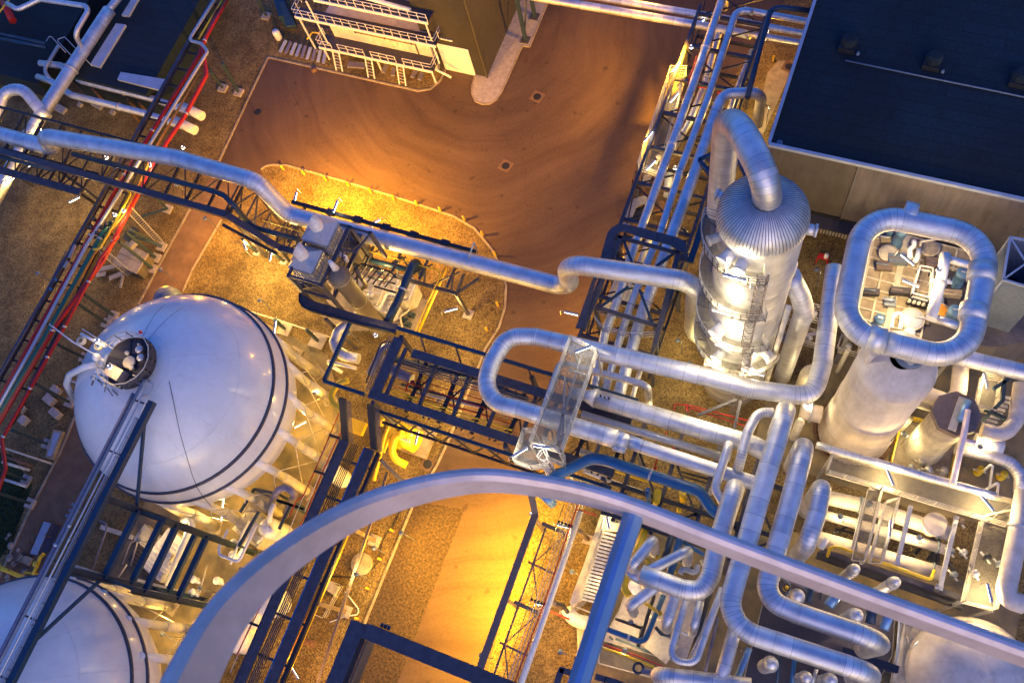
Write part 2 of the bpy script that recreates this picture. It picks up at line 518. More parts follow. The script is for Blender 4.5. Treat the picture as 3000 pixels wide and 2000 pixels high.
    def build(s, name, mt, parent=None, origin=None):
        me = bpy.data.meshes.new(name)
        if parent is not None: o0 = LOC[parent.name]
        elif origin is not None: o0 = Vector(origin)
        else:
            n = max(1, len(s.v))
            zs = min(v.z for v in s.v)
            o0 = Vector((sum(v.x for v in s.v) / n, sum(v.y for v in s.v) / n, zs))
        me.from_pydata([tuple(v - o0) for v in s.v], [], s.f)
        me.polygons.foreach_set('use_smooth', s.sm)
        mts = mt if isinstance(mt, (list, tuple)) else [mt]
        for x in mts: me.materials.append(MATS[x])
        if len(mts) > 1: me.polygons.foreach_set('material_index', [min(k, len(mts) - 1) for k in s.mi])
        a = me.attributes.new('sheet', 'FLOAT', 'FACE')
        a.data.foreach_set('value', s.sh)
        me.update()
        o = bpy.data.objects.new(name, me)
        C.objects.link(o)
        if parent is not None:
            o.parent = parent
            LOC[o.name] = o0
        else:
            o.location = o0
            LOC[o.name] = o0
        return o
LOC = {}
def tag(o, label, cat, group=None):
    o['label'] = label; o['category'] = cat
    if group: o['group'] = group
    return o
def thing(name, label, cat, loc, group=None):
    o = bpy.data.objects.new(name, None)
    o.empty_display_size = 0.3
    o.location = Vector(loc)
    C.objects.link(o)
    LOC[o.name] = Vector(loc)
    return tag(o, label, cat, group)
def struct(name, mb, mt):
    o = mb.build(name, mt, origin=(0, 0, 0)); o['kind'] = 'structure'; return o
ORD = ['first', 'second', 'third', 'fourth', 'fifth', 'sixth', 'seventh', 'eighth', 'ninth', 'tenth', 'eleventh', 'twelfth', 'thirteenth', 'fourteenth', 'fifteenth', 'sixteenth', 'seventeenth', 'eighteenth', 'nineteenth', 'twentieth']
def pipe(label, spec, wz=None, r=None, m='aluminium', R=None, seams=1.0, name='pipe', group=None, cat='pipe', n=14, flange=(), r2=None, fm='galvanised', bandm=None):
    """one pipe run; flange = distances along the run that carry a flange or clamp band"""
    ps = pts(spec) if isinstance(spec, str) else spec
    if r is None: r = rad(ps[len(ps) // 2], wz)
    clad = m == 'aluminium' and r > 0.15
    ms = [m, 'seam'] if clad else m
    mb = MB().tube(ps, r, n if r > 0.1 else 8, R, seams if clad else 0.0, True, r2)
    if not flange:
        return tag(mb.build(name, ms), label, cat, group)
    t = thing(name, label, cat, ps[0], group)
    mb.build('run', ms, t)
    for fr in flange:
        tot = sum((b - a).length for a, b in zip(ps, ps[1:])); d = fr * tot
        for a, b in zip(ps, ps[1:]):
            L = (b - a).length
            if d <= L:
                u = (b - a).normalized(); c = a + u * d
                MB().tube([c - u * 0.09, c + u * 0.09], r * 1.16 + 0.015, 16).build('flange', bandm or fm, t)
                break
            d -= L
    return t
def beamo(parent, name, p, q, wd, ht, m='navy_steel', kind='b'):
    mb = MB()
    (mb.ibeam if kind == 'I' else mb.beam)(p, q, wd, ht)
    return mb.build(name, m, parent)
WARM = (1.0, 0.58, 0.09)
SODIUM = (1.0, 0.43, 0.02)
def lamp(label, spec, energy=500, col=WARM, kind='tube', length=1.25, group=None, drop=0.25, arm=None, soft=0.12, mast=True, aim=None):
    """fluorescent fitting: housing, glowing tube, bracket, and the light it gives off"""
    ps = pts(spec)
    p = ps[0]
    if label.startswith('lamp '):
        kind = 'hood'; label = 'small hooded ' + label  # hooded fittings are added fill lights, no known lamp stands there
    t = thing('lamp', label, 'lamp', p, group)
    if kind == 'tube':
        d = (ps[1] - ps[0]); d.z = 0; d = d.normalized()
        a = p - d * length / 2; b = p + d * length / 2
        side = Vector((-d.y, d.x, 0))
        MB().beam(a + Vector((0, 0, .06)), b + Vector((0, 0, .06)), 0.17, 0.06).build('housing', 'galvanised', t)
        MB().tube([a + d * .04 - side * .0, b - d * .04], 0.09, 10).build('tube', 'lamp_glow', t)
        if mast:
            MB().tube([b + Vector((0, 0, 0.1)), b + d * 0.35 + Vector((0, 0, .1)), b + d * .42 - Vector((0, 0, 0.9))], 0.025, 6, 0.1).build('bracket', 'galvanised', t)
    elif kind == 'hood':
        MB().lathe([(0.0, .16), (0.10, .14), (0.22, .02), (0.22, 0)], p, 14).build('hood', 'lead', t)
        MB().lathe([(0.16, 0.0), (0.14, -0.06), (0.0, -0.08)], p, 12).build('globe', 'bulb_glow', t)
        MB().tube([p + Vector((.12, 0, .08)), p + Vector((.4, 0, .05)), Vector((p.x + .4, p.y, max(.02, p.z - 3.0)))], .035, 6, .1).build('pole', 'lead', t)
    else:
        MB().lathe([(0.02, .2), (0.14, .16), (0.2, .04), (0.2, 0)], p, 14).build('housing', 'galvanised', t)
        MB().lathe([(0.19, 0.03), (0.19, -0.06), (0.12, -0.14), (0.0, -0.17)], p, 14).build('globe', 'bulb_glow', t)
    if energy:
        ld = bpy.data.lights.new('lamp_light', 'SPOT' if aim else 'POINT')
        if aim: ld.spot_size = math.radians(140); ld.spot_blend = 0.7
        ld.energy = energy * LAMP_GAIN; ld.color = col; ld.shadow_soft_size = soft
        lo = bpy.data.objects.new('lamp_light', ld)
        C.objects.link(lo)
        lo.parent = t
        lo.location = (0, 0, -drop)
        if aim: lo.rotation_euler = Vector(aim).to_track_quat('-Z', 'Y').to_euler()
    return t
def leg(parent, top, foot, r=0.16, m='teal_steel', name='leg', pad=1.0):
    top = Vector(top); foot = Vector(foot)
    l = MB().beam(foot, top, r * 2, r * 2).build(name, m, parent)
    if pad: MB().box(Vector((foot.x, foot.y, 0.01)), pad, pad, 0.25).build('footing', 'pale_slab', l)
    return l
# ================================================================= SETTING
g = MB(); g.sheet([Vector((-260, -160, 0)), Vector((160, -160, 0)), Vector((160, 260, 0)), Vector((-260, 260, 0))], 0)
struct('ground', g, 'gravel')
struct('road', MB().sheet(pts("p 786,169,0 735,275 640,480 765,540 1000,620 1300,900 1313,1294 1282,1360 1216,1467 1072,1818 940,2150 1370,2180 1560,1480 1650,1060 1790,800 1900,560 2060,330 2240,120 2420,-250 1500,-300"), 0.004), 'asphalt')
island = pts("p 765,497,0 778,488 800,484 838,485 1000,530 1195,590 1330,635 1390,670 1440,730 1471,790 1483,838 1480,900 1462,960 1423,1020 1400,1080 1313,1294 1282,1360 1216,1467 1072,1818 985,2020")
struct('gravel_bed', MB().sheet(island + pts("p 700,2020,0 760,1500 820,1100 860,900 800,640"), 0.012), 'gravel')
struct('path', MB().sheet(pts("b1 1640,350,0 1180,1200 p 330,1060 225,1210 179,1322 86,1500 -60,1830 60,1900 207,1500 286,1366 400,1150 480,960 537,855 575,770 650,645 720,520 640,480"), 0.008), 'path')
struct('rough_patch', MB().sheet(pts("p 1220,1467,0 1361,1491 1213,1873 1160,2010 1110,2140 960,2140 1072,1818"), 0.009), 'rough_asphalt')
struct('grass', MB().sheet(pts("p -200,1300,0 30,1330 95,1420 60,1520 20,1600 -60,1750 -260,1750"), 0.008), 'grass')
tufts = MB()
gp = pts("p -60,1330,0 85,1440 30,1620 -80,1640")
for k in range(1500):
    a, b = random.random(), random.random()
    c = gp[0].lerp(gp[1], a).lerp(gp[3].lerp(gp[2], a), b)
    n = len(tufts.v); an = random.random() * 6.28; hh = 0.15 + 0.25 * random.random()
    o = Vector((math.cos(an), math.sin(an), 0)) * 0.06
    tufts.v += [c - o, c + o, c + Vector((random.uniform(-.15, .15), random.uniform(-.15, .15), hh))]
    tufts.face([n, n + 1, n + 2])
go = tufts.build('grass_tufts', 'grass', origin=(0, 0, 0)); go['kind'] = 'stuff'; go['label'] = 'dark green grass tufts growing beside the path in the corner'; go['category'] = 'grass'
# aprons and slabs of the yard
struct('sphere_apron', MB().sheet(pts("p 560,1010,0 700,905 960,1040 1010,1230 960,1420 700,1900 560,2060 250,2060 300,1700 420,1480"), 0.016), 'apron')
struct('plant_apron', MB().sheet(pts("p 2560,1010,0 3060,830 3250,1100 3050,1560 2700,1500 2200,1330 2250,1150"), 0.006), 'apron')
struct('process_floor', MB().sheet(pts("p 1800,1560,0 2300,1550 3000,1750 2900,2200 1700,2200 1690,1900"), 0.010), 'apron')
struct('concrete_strip', MB().sheet(pts("a4 230,520,0 400,520 400,640 330,640 100,1150 20,1150 140,620"), 0.010), 'concrete')
struct('plant_floor', MB().sheet(pts("b2 1480,1125,0 1620,1160 1520,1420 1370,1400"), 0.02), 'concrete')
struct('filter_pad', MB().sheet(pts("b2 560,1000,0 1050,900 1480,1000 1400,1420 900,1420 560,1200"), 0.016), 'concrete')
def kerb(spec, wd=0.2, ht=0.12):
    ps = pts(spec) if isinstance(spec, str) else spec
    mb = MB()
    for a, b in zip(ps, ps[1:]):
        mb.beam(a + Vector((0, 0, ht / 2)), b + Vector((0, 0, ht / 2)), wd, ht)
    return mb
kb = kerb(island)
for s_ in ("p 786,169,0 735,275 640,480", "p 565,600,0 455,800 406,893", "p 225,1210,0 179,1322 86,1500 0,1690", "p 650,645,0 565,790 537,855"):
    b_ = kerb(s_); n_ = len(kb.v)
    kb.v += b_.v
    for f_ in b_.f: kb.face([q + n_ for q in f_])
struct('kerb', kb, 'concrete')
bed = pts("p 786,169,0 1182,258 1225,268 1262,262 1290,238 1306,205 1180,120 800,60")
struct('planting_bed', MB().prism(bed, 0.0, 0.05), 'gravel')
struct('bed_kerb', kerb(bed[:6]), 'concrete')
pv = pts("p 1395,218,0 1383,255 1384,278 1393,298 1413,306 1436,305 1455,292 1470,270 1530,136 1552,138 1600,20 1640,-80 1520,-80 1440,200")
struct('pavement', MB().prism(pv, 0.0, 0.12), 'pale_slab')
struct('pavement_kerb', kerb(pv[:12], 0.18, 0.135), 'concrete')
# manhole covers
for sp_, lb_ in (("a3 505,825,0", 'round manhole in a pale square slab by the pavement end'), ("a3 237,1412,0", 'round manhole in a pale square slab in mid yard'),
                 ("c2 1605,1160,0", 'round manhole on a pale slab beside the lower kerb'), ("a2 160,955,0", 'faint manhole near the dark corner of the yard'),
                 ("a4 325,570,0", 'manhole on a pink slab at the foot of the dark roof')):
    p_ = pt(sp_)
    t = thing('manhole', lb_, 'manhole', p_, 'manholes in the yard')
    faint = 'faint' in lb_
    MB().box(p_ + Vector((0, 0, .005)), 1.25, 1.25, 0.03, -0.2).build('slab', 'asphalt' if faint else 'path', t)
    MB().lathe([(0.0, .05), (0.36, .05), (0.40, .045), (0.42, .03)], p_, 24).build('cover', 'rubber', t)
# bollards
BOL = [("b2", 375, 30), ("b2", 552, 72), ("b2", 737, 120), ("b2", 930, 167), ("b2", 1120, 222), ("b2", 1315, 282), ("b2", 1512, 328), ("b2", 1712, 384), ("b2", 1915, 458), ("b2", 2070, 588), ("b2", 2177, 760), ("b2", 2200, 1185), ("b2", 2107, 1400)]
def bollard():
    t = thing('bollard', 'x', 'bollard', (0, 0, 0), 'yellow bollards along the island kerb')
    prof = [(0.0, .95), (.08, .93), (.11, .87)]
    for k in range(4):
        z = 0.85 - k * .2
        prof += [(.125, z), (.125, z - .12), (.085, z - .14), (.085, z - .19)]
    prof.append((.085, 0))
    MB().lathe(prof, (0, 0, 0), 14).build('post', 'bollard_paint', t)
    MB().lathe([(.22, 0.0), (.22, .03), (.1, .035)], (0, 0, .005), 14).build('base_plate', 'rust', t)
    return t
b0 = bollard()
def place_bollard(i, p, lb, grp):
    global b0
    if i == 0: t = b0
    else:
        t = b0.copy(); C.objects.link(t)
        for ch in b0.children:
            c = ch.copy(); C.objects.link(c); c.parent = t
    t.location = Vector((p.x, p.y, 0.012)); t['label'] = lb; t['group'] = grp
for i, (r_, x_, y_) in enumerate(BOL):
    place_bollard(i, pt("%s %d,%d,0.3" % (r_, x_, y_ + 12)), '%s yellow ringed bollard along the island kerb, counted clockwise from the left' % ORD[i], 'yellow bollards along the island kerb')
for i, (s_, w_) in enumerate((("d2 1300,270,.3", 'by the black cable on the gravel'), ("d2 1200,515,.3", 'beside the round concrete lid'), ("d2 1097,765,.3", 'between the lid and the white hose'), ("d2 1005,1020,.3", 'behind the dark steel corner'), ("c2 1690,965,.3", 'beside the yellow pump house'), ("a4 190,510,.3", 'at the dark roofed hall'))):
    place_bollard(99, pt(s_), 'short yellow bollard ' + w_, 'yellow bollards on the gravel')
t = thing('concrete_cover', 'round concrete lid with a raised cross on the gravel', 'lid', pt("d2 1050,555,0"))
p_ = pt("d2 1050,555,0")
MB().lathe([(0, .3), (.95, .3), (.98, .27), (.98, 0)], p_, 36).build('disc', 'concrete', t)
cb = MB(); cb.beam(p_ + Vector((-.9, 0, .34)), p_ + Vector((.9, 0, .34)), .12, .09); cb.beam(p_ + Vector((0, -.9, .341)), p_ + Vector((0, .9, .341)), .12, .09)
cb.build('cross', 'concrete', t)
pipe('black cable snaking over the gravel past the round lid', "d2 1395,60,0.05 1330,200 1240,320 1210,400 1200,480 1170,570 1080,640 980,665 800,660", r=.05, m='rubber', R=2.0, name='cable', cat='cable')
pipe('white hose curling over the gravel near the lower kerb', "d2 770,1050,.06 900,1000 1010,985 1020,940 950,850 900,790", r=.06, m='white_steel', R=1.5, name='hose', cat='hose')
# ================================================================= TOP LEFT
def building(name, label, cat, x0, x1, y0, y1, h, wallm, roofm, trim=None):
    t = thing(name, label, cat, ((x0 + x1) / 2, (y0 + y1) / 2, 0))
    MB().span((x0, y0, 0), (x1, y1, h - .15)).build('wall', wallm, t)
    r = MB().span((x0 - .1, y0 - .1, h - .147), (x1 + .1, y1 + .1, h)).build('roof', roofm, t)
    if trim:
        m = MB(); e = .22
        for a, b in (((x0, y0), (x1, y0)), ((x1, y0), (x1, y1)), ((x1, y1), (x0, y1)), ((x0, y1), (x0, y0))):
            m.beam((a[0], a[1], h + .1), (b[0], b[1], h + .1), e, .25)
        m.build('parapet', trim, t)
    return t
pa = pt("a1 1240,800,4"); pb = pt("a1 560,640,4"); pc = pt("a1 1780,-60,4")
t = building('low_building', 'low dark flat roofed building left of the red pipe rack', 'building', pb.x, pa.x, pa.y, pc.y + 3, 4.0, 'roof_felt', 'roof_felt')
for nm_, sp_ in (('skylight', "a1 1000,215,4 1080,225 860,585 780,562"), ('skylight', "a1 1135,0,4 1190,0 1105,150 1045,145"), ('skylight', "a1 1040,628,4 1420,690 1370,780 1010,690")):
    MB().prism(pts(sp_), 4.0, 4.3).build(nm_, 'sky_panel', t)
pa = pt("a1 380,720,3"); pb = pt("a1 -400,500,3")
building('low_shed', 'low dark shed roof behind the thick pale pipe at the far left', 'building', pb.x, pa.x - 1, pa.y, pa.y + 26, 3.0, 'roof_felt', 'roof_felt')
pipe('thick pale pipe running up from the left under the long insulated line', "a1 930,90,5 330,1010 b1 -140,470,5", 112, flange=(.3, .62))
pipe('thinner pale pipe feeding the thick left pipe at the top edge', "a1 1045,-60,5.2 905,110", 62)
pipe('fat pale elbow rising from the thick left pipe', "a1 -90,1120,6 40,770,7 200,760,7 400,1010,5.2", 100, R=1.6)
pipe('slim pale pipe bent twice above the dark shed', "a1 60,30,8 150,85 340,-5 770,60 635,290 690,395,5.5", 44, R=.9)
pipe('upper of two pale pipes crossing under the red rack', "a1 340,540,3 520,560 690,690 1330,850 1700,985", 58, R=1.2, flange=(.55,))
pipe('lower of two pale pipes crossing under the red rack', "a1 320,655,2.9 430,690 610,810 1250,970 1640,1105", 58, R=1.2, flange=(.55,))
for lb_, s_ in (('upper stubby pipe end in a sleeve beside the red rack', "a1 1545,905,3 1720,990"), ('lower stubby pipe end in a sleeve beside the red rack', "a1 1480,1025,2.9 1660,1110")):
    pipe(lb_, s_, 82, name='pipe_sleeve', m='white_steel')
pipe('curved riser joining the two pale pipes', "a1 500,390,4 370,600,3.4 440,690,3", 32, R=1.0, m='galvanised')
pipe('upper dark blue pipe at the far left edge', "a1 -40,285,5 395,372", 30, m='blue_steel')
pipe('lower dark blue pipe at the far left edge', "a1 -40,325,5 395,402", 30, m='blue_steel')
pipe('dark red valve stub in the top left corner', "a1 0,-40,5 110,180", 62, m='red_paint')
pipe('thin yellow pipe in the top left corner', "a1 -40,150,6 100,-30", 14, m='yellow_paint')
pipe('thin bent handrail frame over the thick left pipe', "a1 690,560,4 480,340,5.2 550,315,5.2 785,565,4", r=.05, m='galvanised', R=.2, name='handrail')
pipe('small bent handrail frame left of the thick pipe', "a1 400,385,4 390,360,5 425,300,5 560,450,4", r=.05, m='galvanised', R=.2, name='handrail')
for i, (s_, a_, b_) in enumerate((("a1 520,935,0", 1.6, .8), ("a1 690,900,0", .5, .5), ("a1 835,905,0", 1.5, .6), ("a1 965,965,0", .6, .5))):
    tag(MB().box(pt(s_), a_, b_, .35, -.2).build('concrete_block', 'pale_slab'), ('long pale', 'small cube', 'wide white', 'low square')[i] + ' concrete block on the gravel under the pale pipes', 'block', 'blocks under the pale pipes')
for i, (s_, b_) in enumerate((("a1 770,740,3", 1), ("a1 1070,830,3", 1), ("a1 1165,860,3", 1), ("a1 1060,900,2.9", 1))):
    p_ = pt(s_)
    tag(MB().beam(p_ - Vector((0, 0, .3)), Vector((p_.x, p_.y, 0)), .22, .22).build('pipe_support', 'rust'), ORD[i] + ' short post carrying the pale pipes, counted from the left', 'support', 'posts under the pale pipes')
# ---- red rack
Z = 6.2
rt = thing('pipe_rack', 'long dark pipe rack carrying red pipes along the left side', 'rack', pt("b1 880,170,0"))
A0, A1 = pt("p 633,-14,6.0"), pt("p -20,1141,6.0")
beamo(rt, 'rail', A0, A1, .35, .5, 'navy_steel', 'I')
B0, B1 = pt("p 665,-14,6.0"), pt("p 30,1240,6.0")
L_ = (A0 - A1).length
nb_ = 22
for k in range(nb_):
    f_ = (k + .5) / nb_
    a = A0.lerp(A1, f_); b = B0.lerp(B1, f_)
    b = Vector((b.x + .2, a.y, a.z))
    MB().beam(a - Vector((0, 0, .3)), b - Vector((0, 0, .3)), .18, .2).build('crossbeam', 'black_steel', rt)
beamo(rt, 'rail', B0 + Vector((.2, 0, 0)), B1 + Vector((.2, 0, 0)), .2, .4, 'black_steel')
for tp_, ft_ in (("a1 1790,610,5.8", "a1 1890,745,.3"), ("a1 1890,540,5.8", "a1 2025,780,.3"), ("b1 1110,560,5.8", "b1 1370,700,.3"), ("b1 1070,580,5.8", "b1 1320,795,.3"), ("b1 1015,660,5.8", "b1 1290,885,.3"), ("b1 1290,250,5.8", "b1 1420,380,.3"),
                 ("b1 720,1110,5.8", "b1 960,1285,.3"), ("b1 670,1195,5.8", "b1 900,1350,.3"), ("c1 495,145,5.8", "c1 710,250,.3"), ("c1 300,475,5.8", "c1 585,630,.3"), ("c1 105,870,5.8", "c1 395,985,.3"), ("c1 -40,1190,5.8", "c1 215,1290,.3"), ("c1 -60,1390,5.8", "c1 250,1490,.3"), ("a1 2190,0,4", "a1 2260,130,.3")):
    leg(rt, pt(tp_), pt(ft_), .13, pad=.95)
br_ = MB(); br_.beam(pt("b1 1420,380,.8"), pt("b1 1200,450,2"), .2, .2); br_.beam(pt("b1 1370,700,2"), pt("b1 1090,600,4"), .2, .2)
br_.build('brace', 'teal_steel', rt)
pipe('leftmost dark red pipe on the red rack', "p 652,-14,6.3 582,165 344,549 114,960 -40,1240", 34, m='red_paint', R=1, flange=(.12, .35, .46, .6))
pipe('bright silver pipe with a dogleg on the red rack', "a1 1840,-20,6.6 1605,345 1712,372 1768,440 1610,690 1300,1190 b1 1030,230 740,690 270,1568 c1 -60,760", 30, m='galvanised', R=.5)
pipe('dark green pipe beside the silver one on the red rack', "b1 960,480,6.3 870,600 330,1568 c1 -60,830", 46, m='green_paint', flange=(.1,))
pipe('orange pipe between the red ones on the red rack', "a1 1690,640,6.4 1350,1210 b1 1080,400 800,770 350,1568 c1 -60,870", 20, m='orange_pipe')
pipe('thin yellow pipe on the upper end of the red rack', "a1 1905,-20,6.4 1800,150 1690,335", 16, m='yellow_paint')
pipe('middle red pipe on the red rack', "a1 1940,-20,6.3 1720,375 1757,640 1570,990 1420,1210 b1 1180,250 880,820 c1 460,0 -40,860", 36, m='red_paint', R=.6, flange=(.3, .42, .6, .8))
pipe('outer bright red pipe bending away at the bottom of the red rack', "b1 1010,610,6.5 860,800 c1 545,0 15,950 50,1200 -20,1400", 32, m='red_paint', R=.6, flange=(.2, .38, .5, .62, .8))
pipe('bright yellow raised pipe over the red rack', "b1 990,130,7.4 1055,195 1112,255 850,720 795,730", 20, m='yellow_paint', R=.35)
pipe('brown pipe inside the left rail of the red rack', "b1 560,740,6.2 c1 235,0 -30,460", 14, m='brown_steel')
vm = thing('valve_cluster', 'dark cluster of valves and flanges across the red rack', 'valves', pt("b1 850,530,6.4"))
for k, (x_, y_) in enumerate(((770, 545), (800, 470), (830, 590), (870, 545), (910, 520), (940, 560), (900, 620), (960, 500))):
    p_ = pt("b1 %d,%d,6.5" % (x_, y_))
    MB().lathe([(0, .35), (.1, .34), (.1, .2), (.24, .2), (.24, 0), (.14, -.05), (.14, -.3), (0, -.3)], p_, 12).build('valve', 'black_steel', vm)
vb_ = MB(); vb_.beam(pt("b1 750,550,6.2"), pt("b1 990,520,6.2"), .16, .16); vb_.beam(pt("b1 730,640,6.2"), pt("b1 960,600,6.2"), .16, .16); vb_.build('bracket', 'black_steel', vm)
for i, (a_, b_) in enumerate((("b1 640,690,6.2", "b1 590,800,6.2"), ("b1 580,830,6.2", "b1 545,885,6.2"))):
    tag(MB().beam(pt(a_), pt(b_), .28, .18).build('cable_box', 'pale_slab'), ('long', 'short')[i] + ' pale box on the left rail of the red rack', 'box')
for i, s_ in enumerate(("b1 485,990,6.3", "b1 440,1070,6.3")):
    tag(MB().lathe([(0, .25), (.13, .24), (.15, .1), (.1, 0)], pt(s_), 12).build('instrument', 'blue_paint'), ('upper', 'lower')[i] + ' blue instrument beside the leftmost red pipe', 'instrument')
# hut, planks and caged ladder under the rack
p_ = pt("b1 1110,800,1.8")
t = thing('equipment_hut', 'small grey roofed hut under the red rack by the steel legs', 'hut', (p_.x, p_.y, 0))
MB().box((p_.x, p_.y, 0), 2.9, 2.1, 1.7, -.12).build('wall', 'wall_sheet', t)
rf_ = MB(); rf_.box((p_.x, p_.y - .62, 1.703), 3.2, 1.2, .1, -.12); rf_.box((p_.x + .08, p_.y + .6, 1.706), 3.2, 1.2, .14, -.12); rf_.build('roof', 'pale_slab', t)
MB().box(pt("b1 1115,600,3.0"), 1.0, 1.6, .08, -.3).build('canopy', 'teal_steel', t)
MB().box(pt("b1 1130,690,2.4"), .9, .9, .5, -.3).build('tank', 'cream', t)
for i, (a_, b_) in enumerate((("b1 830,900,.4", "b1 980,870,.4"), ("b1 820,945,.3", "b1 900,935,.3"), ("b1 930,975,.3", "b1 1040,930,.3"), ("b1 1050,940,.5", "b1 1025,1055,.5"))):
    tag(MB().beam(pt(a_), pt(b_), .5 if i < 3 else .25, .12).build('plank', 'pale_slab'), ('upper long', 'lower short', 'tilted wide', 'narrow upright')[i] + ' pale board lying below the small grey hut', 'board', 'boards by the hut')
def cage_ladder(label, top, bot, side, m='galvanised', cage=True, wd=.6, out=None):
    t = thing('ladder', label, 'ladder', bot)
    MB().ladder(bot, top, wd, .3, side).build('rungs', m, t)
    if cage:
        cg = MB(); d = (top - bot).normalized(); sd_ = Vector(side).normalized(); nrm = out if out is not None else d.cross(sd_).normalized()
        n = max(3, int((top - bot).length / .9))
        for k in range(n + 1):
            c = bot.lerp(top, .25 + .75 * k / n)
            pr = None
            for q in range(9):
                a = math.pi * q / 8
                r = c + sd_ * (.36 * math.cos(a)) + nrm * (.72 * math.sin(a))
                if pr is not None: cg.beam(pr, r, .05, .02)
                pr = r
        for q in (2, 4, 6):
            a = math.pi * q / 8; o = sd_ * (.36 * math.cos(a)) + nrm * (.72 * math.sin(a))
            cg.beam(bot.lerp(top, .25) + o, top + o, .05, .02)
        cg.build('cage', m, t)
    return t
lp_ = pt("b1 890,760,6.5"); cage_ladder('caged ladder leaning off the right side of the red rack', lp_, Vector((pt("b1 1110,945,.6").x, pt("b1 1110,945,.6").y, .6)), (0.5, .8, 0))
lp_ = pt("b1 1100,390,6.5"); cage_ladder('upper open ladder beside the steel legs of the red rack', lp_, pt("b1 1380,690,.4"), (.5, .8, 0), cage=False)
# blocks, pits, small stuff on the left edge
for i, (s_, a_, b_, h_) in enumerate((("c1 490,540,0", 1.1, .7, .5), ("c1 440,620,0", 1.2, .8, .6), ("c1 490,735,0", 1.2, .7, .6), ("c1 220,795,0", .8, .8, .6), ("c1 200,700,0", .6, .7, .5))):
    tag(MB().box(pt(s_), a_, b_, h_, -.3).build('concrete_block', 'pale_slab'), ('topmost', 'second', 'third', 'lone square', 'small left')[i] + ' pale concrete block on the ground between the red rack and the sphere', 'block', 'blocks between rack and sphere')
pipe('thin cream pipe crossing the grass to the path edge', "c1 -30,1000,.6 440,1155", 16, m='cream')
t = thing('concrete_basin', 'open concrete basin at the path edge left of the sphere', 'basin', pt("c1 470,1000,0"))
MB().prism(pts("c1 480,875,0 560,890 470,1130 410,1110"), 0, .5).build('wall', 'concrete', t)
MB().prism(pts("c1 490,900,0 540,905 460,1100 430,1095"), .503, .52).build('grate', 'galvanised', t)
for i, s_ in enumerate(("c1 30,1090,.5 270,1175", "c1 20,1140,.5 250,1210", "c1 40,1290,.5 230,1350")):
    pipe(('upper', 'middle', 'lower')[i] + ' rusty pipe lying in the grass at the left edge', s_, 24, m=('rust', 'cream', 'galvanised')[i])
t = thing('handrail_pit', 'railed pit beside the path below the sphere', 'pit', pt("d1 340,330,0"))
MB().rail(pts("d1 385,185,0 235,485 130,620"), 1.0).build('railing', 'rust', t)
MB().rail(pts("d1 510,215,0 440,330"), 1.0).build('railing', 'rust', t)
MB().prism(pts("d1 380,195,0 440,210 320,480 260,470"), 0.02, .12).build('cover', 'galvanised', t)
MB().prism(pts("d1 440,215,0 520,230 420,450 330,480"), 0.02, .06).build('floor', 'dark_deck', t)
MB().beam(pt("d1 160,495,.2"), pt("d1 265,540,.2"), .7, .25).build('step', 'concrete', t)
yv = thing('hydrant_valve', 'bright yellow valve standard by the path below the sphere', 'valve', pt("d1 300,620,0"))
MB().tube(pts("d1 280,650,.6 320,560,.6 340,500,1.2 375,465,1.2"), .17, 12, .2).build('body', 'yellow_paint', yv)
MB().lathe([(0, .5), (.26, .5), (.26, .4), (.12, .38), (.12, 0)], pt("d1 325,560,.6"), 14).build('handwheel', 'yellow_paint', yv)
MB().tube(pts("d1 205,625,.6 320,640,.6"), .1, 10).build('branch', 'yellow_paint', yv)
pipe('bright yellow pipe running to the yellow valve by the path', "d1 -30,575,.7 80,620 200,672 250,690", 36, m='yellow_paint')
for k in range(9):
    p_ = at(20 + random.uniform(-12, 55) , 1560 + k * 18 + random.uniform(-6, 6), 0)
    mb = MB(); r_ = random.uniform(.18, .38)
    prof = [(0, r_ * .8), (r_ * .6, r_ * .7), (r_, r_ * .3), (r_ * .85, 0)]
    mb.lathe(prof, p_, 7, smooth=False)
    for i_ in range(len(mb.v)): mb.v[i_] += Vector((random.uniform(-1, 1), random.uniform(-1, 1), random.uniform(-.3, .3))) * r_ * .25
    tag(mb.build('rock', 'stone'), 'pale rock at the grass edge, %s from the top of the row' % ORD[k], 'rock', 'rocks along the grass edge')
# ================================================================= WHITE HOUSE WITH PLATFORMS (top)
t = thing('boiler_house', 'white stepped building with dark decks and white railings at the top edge', 'building', pt("a2 1200,500,0"))
def deck(e0, e1, z, depth, th=.25):
    a = pt(e0 + ",%f" % z); b = pt(e1 + ",%f" % z)
    y = (a.y + b.y) / 2
    return a.x, b.x, y
x0, x1, y1 = deck("a2 680,400", "a2 1650,605", 2.4, 3)
x0b, x1b, y2 = deck("a2 470,150", "a2 1680,375", 6.0, 3)
x0c, x1c, y3 = deck("a2 630,0", "a2 1610,185", 9.2, 3)
MB().span((x0, y1, 2.2), (x1, y2 + 1.0, 2.4)).build('deck', 'dark_deck', t)
MB().span((x0b, y2, 5.8), (x1b, y3 + 1.0, 6.0)).build('deck', 'dark_deck', t)
MB().span((x0c, y3, 9.0), (x1c, y3 + 5.0, 9.2)).build('deck', 'dark_deck', t)
em = MB(); em.beam((x0, y1 - .06, 2.3), (x1, y1 - .06, 2.3), .1, .34); em.beam((x0b, y2 - .06, 5.9), (x1b, y2 - .06, 5.9), .1, .36); em.beam((x0c, y3 - .06, 9.1), (x1c, y3 - .06, 9.1), .1, .36)
em.beam((x0b, y2, 5.9), (x0b, y3 + 1, 5.9), .1, .3); em.beam((x0, y1, 2.3), (x0, y2, 2.3), .1, .3)
em.build('edge_beam', 'white_steel', t)
wy1 = pt("a2 1000,350,2.4").y; wy2 = pt("a2 1000,90,6.0").y
